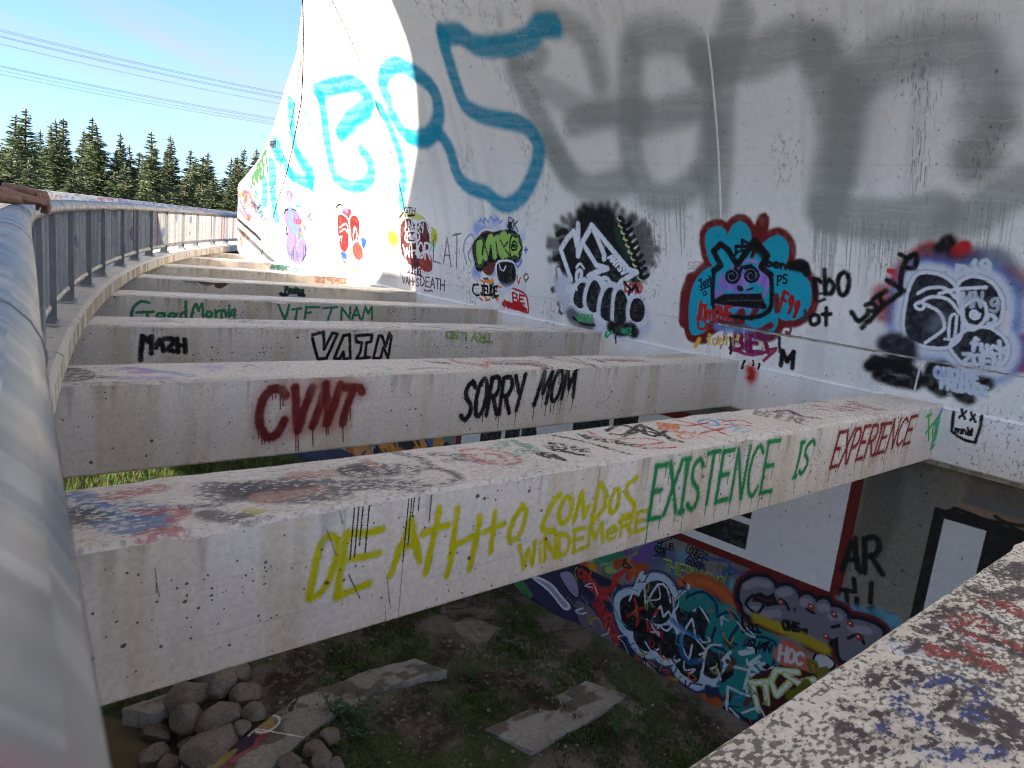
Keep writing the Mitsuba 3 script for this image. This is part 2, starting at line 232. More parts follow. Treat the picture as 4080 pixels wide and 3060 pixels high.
# style of a stroke: radius mm, palette, softness mm, opacity, wet-run paint, filled, smoothing (negative: closed)
STYLES = [(150,0,100,0.8,1,0,0),(200,0,100,0.8,1,0,0),(170,0,100,0.6,1,0,0),(50,0,50,0.4,1,0,0),(120,0,90,0.8,1,0,0),(170,0,90,0.8,1,0,0),(185,0,100,0.8,1,0,0),(185,0,90,0.8,1,0,0),(200,0,90,0.8,1,0,0),(200,0,80,0.8,1,0,0),(235,0,90,0.8,1,0,0),(220,0,100,0.8,1,0,0),(220,0,70,0.8,1,0,0),(185,0,80,0.8,1,0,0),(150,0,120,0.8,1,0,0),(150,1,100,0.8,1,0,0),(135,2,60,1,1,0,0),(110,2,60,0.8,1,0,0),(150,2,45,1,1,0,0),(160,2,45,1,1,0,0),(175,2,50,1,1,0,0),(150,2,50,1,1,0,0),(160,2,60,0.8,1,0,0),(135,2,50,1,1,0,0),(155,2,45,1,1,0,0),(140,2,45,1,1,0,0),(95,2,40,0.8,1,0,0),(115,2,45,1,1,0,0),(135,2,45,1,1,0,0),(110,2,45,1,1,0,0),(125,2,45,1,1,0,0),(35,3,8,1,0,0,0),(35,3,8,1,0,0,2),(12,4,4,1,0,0,0),(12,4,4,1,0,0,2),(12,5,4,1,0,0,0),(12,6,4,1,0,0,0),(50,7,10,1,0,0,0),(10,8,4,0.8,0,0,2),(10,8,4,0.8,0,0,0),(8,9,3,1,0,0,0),(20,10,10,1,0,1,0),(30,10,10,1,0,1,0),(25,11,5,1,0,0,0),(20,11,5,1,0,0,0),(18,12,10,0.8,0,0,0),(45,13,8,1,0,0,0),(20,14,6,1,0,0,0),(30,15,10,0.8,0,0,0),(12,16,4,1,0,0,0),(14,17,4,1,0,0,2),(14,17,4,1,0,0,0),(20,18,5,1,0,0,0),(20,18,5,1,0,0,2),(25,19,8,1,0,0,0),(25,19,8,1,0,0,2),(30,20,10,0.8,0,0,0),(30,21,10,0.8,0,0,0),(30,22,10,0.8,0,0,0),(20,23,6,1,0,0,0),(12,24,4,1,0,0,0),(9,25,3,1,0,0,0),(20,26,10,1,0,1,0),(20,27,10,1,0,1,0),(20,28,6,1,0,0,0),(20,29,10,1,0,1,0),(60,30,30,0.8,0,0,0),(16,28,4,1,0,0,0),(14,28,4,1,0,0,0),(13,28,4,1,0,0,0),(20,31,10,1,0,1,0),(12,32,5,1,0,0,0),(14,33,5,1,0,0,2),(14,33,5,1,0,0,0),(25,34,15,0.4,0,0,0),(20,35,10,1,0,0,0),(9,36,3,1,0,0,0),(9,37,3,0.8,0,0,0),(9,38,3,0.8,0,0,0),(60,39,15,0.8,0,0,0),(20,39,10,1,0,1,0),(12,40,4,1,0,0,2),(20,41,10,1,0,1,0),(20,42,10,1,0,1,0),(20,43,10,1,0,1,0),(18,28,6,1,0,0,0),(20,28,6,1,0,0,2),(14,28,5,1,0,0,0),(14,28,5,1,0,0,2),(12,44,3,1,0,0,2),(12,44,3,1,0,0,0),(20,11,6,1,0,0,0),(20,45,10,0.8,0,0,0),(25,46,10,0.8,0,0,0),(15,47,4,1,0,0,2),(15,47,4,1,0,0,0),(14,48,4,1,0,0,0),(13,49,4,1,0,0,0),(13,49,4,1,0,0,2),(14,49,4,1,0,0,0),(14,49,4,1,0,0,2),(9,50,3,1,0,0,0),(9,50,3,1,0,0,2),(16,51,4,0.8,0,0,0),(15,52,6,0.8,0,0,0),(15,53,6,0.8,0,0,0),(20,11,10,1,0,1,0),(20,54,10,1,0,1,0),(16,11,6,1,0,0,0),(60,54,8,1,0,0,0),(55,54,8,1,0,0,0),(16,11,4,1,0,0,0),(30,11,6,1,0,0,0),(14,11,4,1,0,0,0),(20,55,10,1,0,1,0),(12,28,4,1,0,0,0),(20,56,10,1,0,1,0),(80,57,50,0.6,0,0,0),(12,58,4,1,0,0,0),(12,58,4,1,0,0,2),(14,59,4,1,0,0,0),(20,60,10,0.8,0,0,0),(18,61,6,1,0,0,0),(18,62,6,1,0,0,0),(18,63,6,1,0,0,0),(18,64,6,1,0,0,0),(18,65,6,1,0,0,0),(20,11,6,1,0,0,2),(18,66,5,1,0,0,2),(18,66,5,1,0,0,0),(18,67,6,1,0,0,0),(30,66,10,1,0,0,0),(14,68,5,1,0,0,0),(14,61,5,1,0,0,0),(55,69,40,0.8,0,0,0),(250,69,60,1,0,0,0),(220,69,60,1,0,0,0),(200,69,60,1,0,0,0),(180,69,60,1,0,0,0),(150,69,60,1,0,0,0),(120,69,60,1,0,0,0),(50,70,30,0.6,0,0,0),(20,71,8,0.8,0,0,0),(30,11,8,1,0,0,0),(20,72,8,0.8,0,0,0),(50,69,20,1,0,0,0),(30,69,8,1,0,1,0),(60,69,20,1,0,0,0),(40,73,10,1,0,0,0),(30,73,8,1,0,0,0),(20,73,6,1,0,0,0),(200,74,60,1,0,0,0),(55,75,15,1,0,1,0),(6,76,5,1,0,1,0),(17,73,5,1,0,0,0),(17,73,5,1,0,0,2),(20,73,6,1,0,0,2),(16,77,5,1,0,0,2),(16,77,5,1,0,0,0),(120,69,50,0.8,0,0,0),(20,69,10,1,0,0,0),(16,78,5,1,0,0,2),(16,78,5,1,0,0,0),(100,69,30,1,0,0,0),(12,79,4,1,0,0,0),(20,80,6,1,0,0,0),(20,80,6,1,0,0,2),(20,81,5,1,0,0,0),(16,82,5,1,0,0,0),(16,83,5,1,0,0,0),(7,84,4,0.8,0,0,0),(12,85,6,0.8,0,0,2),(12,85,6,0.8,0,0,0),(100,27,20,1,0,1,0),(50,27,20,1,0,1,0),(100,27,20,1,0,0,0),(90,27,20,1,0,0,0),(13,86,10,1,0,1,0),(40,27,15,1,0,0,0),(50,87,30,0.8,0,0,0),(50,88,30,0.8,0,0,0),(50,89,30,0.8,0,0,0),(20,90,10,0.8,0,0,0),(20,91,10,0.8,0,0,0),(40,11,10,1,0,0,0),(50,11,30,1,0,0,0),(20,11,8,1,0,0,0),(35,11,10,1,0,0,0),(12,11,6,1,0,0,0),(30,11,8,1,0,1,0),(8,92,4,1,0,0,0),(12,93,4,1,0,0,0),(12,93,4,1,0,0,2),(8,93,3,1,0,0,0),(12,94,4,1,0,0,0),(12,94,4,1,0,0,2),(18,11,6,1,0,0,0),(18,11,6,1,0,0,2),(20,95,6,1,0,0,0),(20,95,6,1,0,0,2),(20,96,6,1,0,0,0),(20,96,6,1,0,0,2),(14,11,5,1,0,0,0),(50,11,15,1,0,0,0),(40,11,20,1,0,0,0),(30,11,15,1,0,0,0),(30,11,15,1,0,0,2),(25,11,10,1,0,0,2),(25,11,10,1,0,0,0),(18,11,10,1,0,0,0),(14,11,10,1,0,0,0),(20,97,6,1,0,0,0),(30,98,8,1,0,0,2),(30,98,8,1,0,0,0),(20,99,8,1,0,0,0),(14,100,5,1,0,0,2),(14,100,5,1,0,0,0),(30,101,10,1,0,0,0),(14,102,6,0.8,0,0,0),(14,103,6,0.8,0,0,0),(14,104,6,0.8,0,0,0),(14,105,6,0.8,0,0,0),(50,106,30,0.8,0,0,0),(16,11,5,1,0,0,0),(30,11,10,1,0,0,0),(20,107,10,1,0,0,0),(16,108,6,1,0,0,0),(70,109,50,1,0,0,0),(30,110,50,0.4,0,0,0),(18,11,5,1,0,0,0),(130,111,50,0.8,0,0,0),(70,112,30,1,0,0,0),(60,113,20,1,0,0,0),(70,114,40,0.8,0,0,0),(100,115,60,0.8,0,0,0),(120,116,60,0.8,0,0,0),(110,117,60,0.8,0,0,0),(30,118,10,1,0,0,0),(25,118,10,1,0,0,0),(100,119,30,1,0,0,0),(50,119,30,1,0,0,0),(160,120,70,0.8,0,1,0),(100,121,40,1,0,1,0),(20,122,20,1,0,1,0),(18,123,8,1,0,0,0),(17,124,8,1,0,0,0),(16,124,6,1,0,0,0),(14,125,6,1,0,0,0),(14,123,6,1,0,0,0),(40,126,50,0.4,0,0,0),(20,127,8,1,0,0,2),(20,127,8,1,0,0,0),(20,128,10,1,0,0,0),(20,128,10,1,0,0,2),(20,129,10,1,0,0,0),(20,129,10,1,0,0,2),(16,130,7,0.8,0,0,0),(16,130,7,0.8,0,0,2),(10,131,5,1,0,0,0),(30,132,15,1,0,0,0),(25,133,30,0.8,0,0,0),(100,134,40,1,0,0,0),(60,135,30,1,0,0,0),(75,136,30,1,0,0,0),(20,137,10,1,0,0,2),(20,137,10,1,0,0,0),(30,138,30,0.4,0,0,0),(16,11,8,1,0,0,0),(13,11,6,1,0,0,0),(12,11,6,1,0,0,2),(10,139,4,1,0,0,0),(7,140,4,0.6,0,0,0),(20,161,6,1,0,0,0),(20,161,6,1,0,0,2),(19,141,10,1,0,0,0),(15,141,10,1,0,0,0),(15,141,10,1,0,0,2),(35,142,30,0.2,0,0,0),(19,142,9,1,0,0,0),(4,142,2,1,0,0,0),(5,142,2,1,0,0,0),(3.5,142,2,1,0,0,0),(4.5,142,2,1,0,0,0),(3,142,2,1,0,0,0),(35,142,30,0.2,0,0,2),(19,142,9,1,0,0,2),(2.5,142,2,1,0,0,0),(30,143,30,0.2,0,0,0),(18,143,9,1,0,0,0),(3.5,143,2,1,0,0,0),(3,143,2,1,0,0,0),(4,143,2,1,0,0,0),(5,143,2,1,0,0,0),(2.5,143,2,1,0,0,0),(4.5,143,2,1,0,0,0),(30,143,30,0.2,0,0,2),(18,143,9,1,0,0,2),(20,144,8,1,0,0,0),(20,144,8,1,0,0,2),(20,145,10,1,0,0,0),(3.5,146,2,1,0,0,0),(14,147,4,1,0,0,0),(2,148,2,0.8,0,0,0),(2,149,2,0.8,0,0,0),(70,150,50,0.4,0,0,0),(35,151,10,1,0,0,0),(5,152,2,1,0,0,0),(40,11,30,0.2,0,0,2),(25,11,6,1,0,0,2),(5,11,2,1,0,0,0),(4.5,11,2,1,0,0,0),(40,11,30,0.2,0,0,0),(25,11,6,1,0,0,0),(4,11,2,1,0,0,0),(3,11,2,1,0,0,0),(3.5,11,2,1,0,0,0),(2.5,11,2,1,0,0,0),(25,11,8,1,0,0,0),(19,11,5,1,0,0,0),(18,153,8,0.8,0,0,0),(18,153,8,0.8,0,0,2),(18,154,6,1,0,0,0),(20,155,6,1,0,0,0),(20,155,6,1,0,0,2),(30,93,10,1,0,0,0),(20,156,10,1,0,1,0),(40,157,30,0.6,0,0,0),(20,158,6,0.8,0,0,0),(20,158,6,0.8,0,0,2),(160,159,40,0.4,0,0,0),(30,160,8,0.8,0,0,0),(30,160,8,0.8,0,0,2),(50,162,20,0.8,0,0,0),(90,162,20,0.8,0,0,0),(50,163,20,0.8,0,0,0),(30,163,20,0.8,0,0,0),(40,163,20,0.8,0,0,0),(100,164,20,0.8,0,0,0),(50,164,20,0.8,0,0,0),(60,164,20,0.8,0,0,0),(20,165,20,0.8,0,0,0),(30,166,20,0.8,0,0,0),(80,164,20,0.8,0,0,0),(70,167,20,0.8,0,0,0),(60,167,20,0.8,0,0,0),(90,164,20,0.8,0,0,0),(70,164,20,0.8,0,0,0),(30,164,20,0.8,0,0,0),(25,164,20,0.8,0,0,0),(30,167,20,0.8,0,0,0),(35,164,20,0.8,0,0,0),(18,168,20,0.8,0,0,0),(20,168,20,0.8,0,0,0),(40,169,20,0.8,0,0,0),(30,169,20,0.8,0,0,0),(16,170,4,1,0,0,2),(16,170,4,1,0,0,0),(18,170,4,1,0,0,2),(18,170,4,1,0,0,0),(16,171,4,1,0,0,0),(16,171,4,1,0,0,2),(20,172,6,1,0,0,0),(14,173,5,1,0,0,0),(20,174,8,1,0,0,0),(12,175,4,1,0,0,0),(12,175,4,1,0,0,2),(16,176,4,1,0,0,0),(16,176,4,1,0,0,2),(14,177,4,1,0,0,2),(14,177,4,1,0,0,0),(16,178,5,1,0,0,0),(14,179,6,1,0,0,0),(16,180,6,1,0,0,0),(35,181,10,1,0,0,0),(16,182,4,1,0,0,0),(16,182,4,1,0,0,2),(30,183,15,0.8,0,0,0),(14,184,6,0.6,0,0,0),(50,185,20,0.8,0,0,0),(40,186,20,0.8,0,0,0),(40,187,20,0.8,0,0,0),(50,188,20,0.8,0,0,0),(15,189,20,0.8,0,0,0),(40,190,20,0.8,0,0,0),(12,191,20,0.8,0,0,0),(15,192,20,0.8,0,0,0),(30,193,20,0.8,0,0,0),(15,164,20,0.8,0,0,0),(40,164,20,0.8,0,0,0),(30,194,20,0.8,0,0,0),(20,195,20,0.8,0,0,0),(100,196,20,0.8,0,0,0),(18,197,20,0.8,0,0,0),(90,198,20,0.8,0,0,0),(18,199,20,0.8,0,0,0),(80,200,20,0.8,0,0,0),(50,201,20,0.8,0,0,0),(100,202,20,0.8,0,0,0),(50,203,20,0.8,0,0,0),(20,204,20,0.8,0,0,0),(40,104,20,0.4,0,0,0),(45,205,10,1,0,0,0),(40,205,10,1,0,0,0),(40,206,10,1,0,0,0),(17,207,10,1,0,0,0),(30,207,10,1,0,0,0),(19,171,10,1,0,0,0),(10,208,10,1,0,0,0),(10,209,10,1,0,0,0),(15,210,10,1,0,0,0),(30,210,10,1,0,0,0),(19,210,10,1,0,0,0),(20,211,10,1,0,0,0),(50,207,10,1,0,0,0),(35,207,10,1,0,0,0),(40,207,10,1,0,0,0),(55,207,10,1,0,0,0),(50,212,10,1,0,0,0),(40,213,10,1,0,0,0),(7,214,6,1,0,1,0),(7,215,6,1,0,1,0),(7,55,6,1,0,1,0),(7,216,6,1,0,1,0),(7,217,6,1,0,1,0),(50,218,30,0.8,0,0,0),(20,55,10,1,0,0,0),(35,55,15,1,0,0,0),(35,55,15,1,0,0,2),(30,55,15,1,0,0,0),(30,55,10,1,0,0,0),(14,55,5,1,0,0,2),(14,55,5,1,0,0,0),(7,219,6,1,0,1,0),(300,220,20,0.8,0,0,0),(20,55,5,1,0,0,0),(135,221,60,0.8,0,0,0),(155,221,60,0.8,0,0,0),(110,222,60,0.8,0,0,0),(120,221,60,0.8,0,0,0),(110,221,60,0.8,0,0,0),(85,223,60,0.8,0,0,0),(150,221,60,0.8,0,0,0),(100,224,60,0.8,0,0,0),(150,222,60,0.8,0,0,0),(150,224,60,0.8,0,0,0),(100,222,60,0.8,0,0,0),(90,224,60,0.8,0,0,0),(115,222,60,0.8,0,0,0),(145,222,60,0.8,0,0,0),(130,222,60,0.8,0,0,0),(140,224,60,0.8,0,0,0),(120,222,60,0.8,0,0,0),(95,223,60,0.8,0,0,0),(95,221,60,0.8,0,0,0),(140,222,60,0.8,0,0,0),(155,223,60,0.8,0,0,0),(120,223,60,0.8,0,0,0),(90,223,60,0.8,0,0,0),(150,223,60,0.8,0,0,0),(160,221,60,0.8,0,0,0),(155,222,60,0.8,0,0,0),(85,224,60,0.8,0,0,0),(85,221,60,0.8,0,0,0),(90,222,60,0.8,0,0,0),(9,225,3,1,0,0,0),(9,225,3,1,0,0,2),(16,226,6,1,0,0,0),(16,226,6,1,0,0,2),(14,227,5,1,0,0,0),(14,227,5,1,0,0,2),(6,228,3,1,0,0,0),(6,228,3,1,0,0,2),(25,229,15,0.8,0,0,0),(70,230,40,0.8,0,0,0),(140,231,40,1,0,0,0),(50,176,40,0.6,0,0,0),(100,232,30,1,0,0,0),(20,233,10,1,0,1,0),(20,234,10,1,0,1,0),(20,235,10,1,0,1,0),(20,236,6,1,0,0,0),(20,237,10,1,0,1,0),(20,238,10,1,0,1,0),(20,239,10,1,0,1,0),(60,240,10,1,0,0,0),(90,241,30,1,0,0,0),(90,231,30,1,0,0,0),(60,242,20,1,0,0,0),(20,243,6,1,0,0,2),(20,243,6,1,0,0,0),(20,244,6,1,0,0,2),(20,244,6,1,0,0,0),(50,245,10,1,0,0,0),(170,246,30,1,0,1,0),(120,247,15,1,0,1,0),(9,248,8,1,0,1,0),(15,249,4,1,0,0,0),(30,250,6,1,0,0,0),(9,251,3,1,0,0,0),(9,251,3,1,0,0,2),(10,251,3,1,0,0,0),(40,252,20,0.8,0,0,0),(40,253,20,0.8,0,0,0),(20,254,5,1,0,0,0),(130,255,15,1,0,0,0),(20,256,6,1,0,0,0),(12,257,5,1,0,0,0),(35,258,5,1,0,0,0),(20,259,5,1,0,0,0),(35,260,5,1,0,0,0),(20,260,5,1,0,0,0),(20,257,5,1,0,0,0),(12,261,5,1,0,0,0),(12,258,5,1,0,0,0),(35,259,5,1,0,0,0),(35,257,5,1,0,0,0),(12,259,5,1,0,0,0),(20,258,5,1,0,0,0),(35,261,5,1,0,0,0),(14,262,4,1,0,0,2),(14,262,4,1,0,0,0),(20,263,6,1,0,0,0),(20,264,10,1,0,1,0),(20,265,10,1,0,0,0),(20,265,10,1,0,0,2),(20,266,10,1,0,1,0),(16,55,6,1,0,0,0),(30,267,6,1,0,0,0),(20,268,10,1,0,1,0),(45,269,6,1,0,0,0),(20,270,4,1,0,0,0),(12,271,3,1,0,0,0),(60,272,15,1,0,0,0),(110,273,20,1,0,1,0),(60,274,6,1,0,1,0),(7,275,6,1,0,1,0),(50,276,15,0.8,0,0,0),(20,274,5,1,0,0,0),(35,277,8,1,0,0,0),(12,278,4,1,0,0,0),(70,279,30,1,0,0,0),(20,280,6,1,0,0,2),(20,280,6,1,0,0,0),(20,281,6,1,0,0,0),(16,282,6,1,0,0,0),(20,283,10,1,0,1,0),(30,284,8,1,0,0,0)]

def runs(P, ends, n, spread, lmin, lmax, r, cols, alpha):
    g = np.random.default_rng(len(P.prims))                # paint running down from a line
    for _ in range(n):
        t = g.uniform(); s_ = ends[0][0] * (1 - t) + ends[1][0] * t; h_ = ends[0][1] * (1 - t) + ends[1][1] * t + g.uniform(-spread, spread)
        P.stroke([(s_, h_), (s_ + g.uniform(-.004, .004), h_ - g.uniform(lmin, lmax))], r * g.uniform(.6, 1.3), cols[g.integers(len(cols))], .003, alpha * g.uniform(.5, 1.3))


def scribble(P, quad, n, dx, dy, k, radii, cols, soft, alpha):
    g = np.random.default_rng(len(P.prims)); quad = np.array(quad)
    for _ in range(n):
        u, v = g.uniform(0.04, 0.96, 2); q = [(quad[0] * (1 - u) + quad[1] * u) * (1 - v) + (quad[3] * (1 - u) + quad[2] * u) * v]
        for _ in range(k - 1): q.append(q[-1] + g.uniform(-1, 1, 2) * (dx, dy))
        q = np.clip(q, quad.min(0), quad.max(0))
        P.stroke(spline(q, 3) if k > 2 else q, radii[g.integers(len(radii))], cols[g.integers(len(cols))], soft, alpha)


runs(wall_paint, [(6.50,1.91),(5.63,1.95)], 40, 0.06, 0.1, 0.75, 0.0035, [(128,130,126)], 0.6)
runs(wall_paint, [(5.46,1.83),(5.06,1.85)], 25, 0.06, 0.1, 0.75, 0.0035, [(128,130,126)], 0.6)
runs(wall_paint, [(4.05,1.76),(2.74,1.84)], 110, 0.06, 0.1, 0.75, 0.0035, [(128,130,126)], 0.6)
runs(wall_paint, [(2.71,2.03),(2.10,2.05)], 30, 0.06, 0.1, 0.75, 0.0035, [(128,130,126)], 0.6)
runs(wall_paint, [(3.24,3.36),(2.38,3.28)], 60, 0.3, 0.03, 0.14, 0.004, [(120,122,118)], 0.4)
runs(wall_paint, [(3.06,2.55),(2.87,2.55)], 50, 0.45, 0.03, 0.2, 0.004, [(110,108,100)], 0.5)
runs(wall_paint, [(13.99,1.92),(12.52,1.96)], 55, 0.08, 0.1, 0.9, 0.0045, [(120,180,188),(150,165,165)], 0.5)
runs(wall_paint, [(9.98,1.83),(8.44,1.88)], 60, 0.08, 0.1, 0.6, 0.0045, [(120,180,188),(150,165,165)], 0.5)
runs(wall_paint, [(8.82,3.82),(7.69,3.72)], 50, 0.08, 0.1, 0.3, 0.0045, [(120,180,188),(150,165,165)], 0.5)
runs(wall_paint, [(15.91,1.82),(14.93,1.85)], 30, 0.08, 0.1, 0.7, 0.0045, [(120,180,188),(150,165,165)], 0.5)
runs(wall_paint, [(12.03,1.67),(11.58,1.69)], 8, 0.08, 0.1, 0.3, 0.0045, [(120,180,188),(150,165,165)], 0.5)
runs(wall_paint, [(10.65,2.56),(10.48,2.56)], 6, 0.08, 0.1, 0.2, 0.0045, [(120,180,188),(150,165,165)], 0.5)
scribble(wall_paint, [(19.13,0.89),(18.14,0.95),(17.76,1.64),(18.71,1.61)], 90, 0.28, 0.22, 5, [0.012,0.02,0.03,0.05], [(200,130,150),(130,110,170),(90,150,120),(60,50,70),(225,140,80),(90,120,190),(190,70,70)], 0.01, 0.85)
scribble(wall_paint, [(19.38,0.31),(17.94,0.43),(17.80,0.81),(19.22,0.72)], 40, 0.25, 0.12, 3, [0.01,0.02,0.04], [(230,200,60),(200,120,90),(120,100,150),(60,60,70),(230,180,190),(60,150,190)], 0.01, 0.8)
scribble(wall_paint, [(10.10,0.48),(8.78,0.63),(8.67,1.53),(9.94,1.46)], 70, 0.12, 0.12, 2, [0.07], [(120,150,215),(150,170,225),(90,130,205),(205,215,235)], 0.05, 0.45)
scribble(beam_paint, [(43.41,2.04),(46.40,2.04),(46.40,2.57),(43.41,2.57)], 46, 0.25, 0.12, 3, [0.008,0.012,0.02,0.04], [(150,165,205),(190,150,150),(130,120,130),(160,190,180),(180,160,190),(90,85,95)], 0.012, 0.6)
scribble(beam_paint, [(45.93,2.04),(50.08,2.04),(50.08,2.57),(45.93,2.57)], 60, 0.25, 0.12, 3, [0.008,0.012,0.02,0.04], [(150,165,205),(190,150,150),(130,120,130),(160,190,180),(180,160,190),(90,85,95)], 0.012, 0.6)
scribble(beam_paint, [(58.25,2.04),(60.73,2.04),(60.73,2.57),(58.25,2.57)], 40, 0.25, 0.12, 3, [0.008,0.012,0.02,0.04], [(150,165,205),(190,150,150),(130,120,130),(160,190,180),(180,160,190),(90,85,95)], 0.012, 0.6)
scribble(beam_paint, [(72.70,2.04),(75.97,2.04),(75.97,2.57),(72.70,2.57)], 40, 0.25, 0.12, 3, [0.008,0.012,0.02,0.04], [(150,165,205),(190,150,150),(130,120,130),(160,190,180),(180,160,190),(90,85,95)], 0.012, 0.6)
scribble(beam_paint, [(87.53,2.04),(91.22,2.04),(91.22,2.57),(87.53,2.57)], 30, 0.25, 0.12, 3, [0.008,0.012,0.02,0.04], [(150,165,205),(190,150,150),(130,120,130),(160,190,180),(180,160,190),(90,85,95)], 0.012, 0.6)
scribble(beam_paint, [(102.78,2.04),(105.71,2.04),(105.71,2.57),(102.78,2.57)], 18, 0.25, 0.12, 3, [0.008,0.012,0.02,0.04], [(150,165,205),(190,150,150),(130,120,130),(160,190,180),(180,160,190),(90,85,95)], 0.012, 0.6)
scribble(mural_paint, [(6.70,-0.40),(16.20,-0.30),(16.20,2.00),(6.70,2.00)], 150, 0.4, 0.3, 4, [0.03,0.06,0.1,0.16], [(150,80,30),(205,140,50),(40,120,140),(30,28,34),(190,190,200),(120,60,120),(60,90,150),(200,90,50),(90,140,60)], 0.008, 0.95)
scribble(mural_paint, [(6.70,-0.40),(16.20,-0.30),(16.20,2.00),(6.70,2.00)], 90, 0.4, 0.3, 4, [0.014,0.02], [(20,20,22),(20,20,22),(220,222,228)], 0.004, 1)
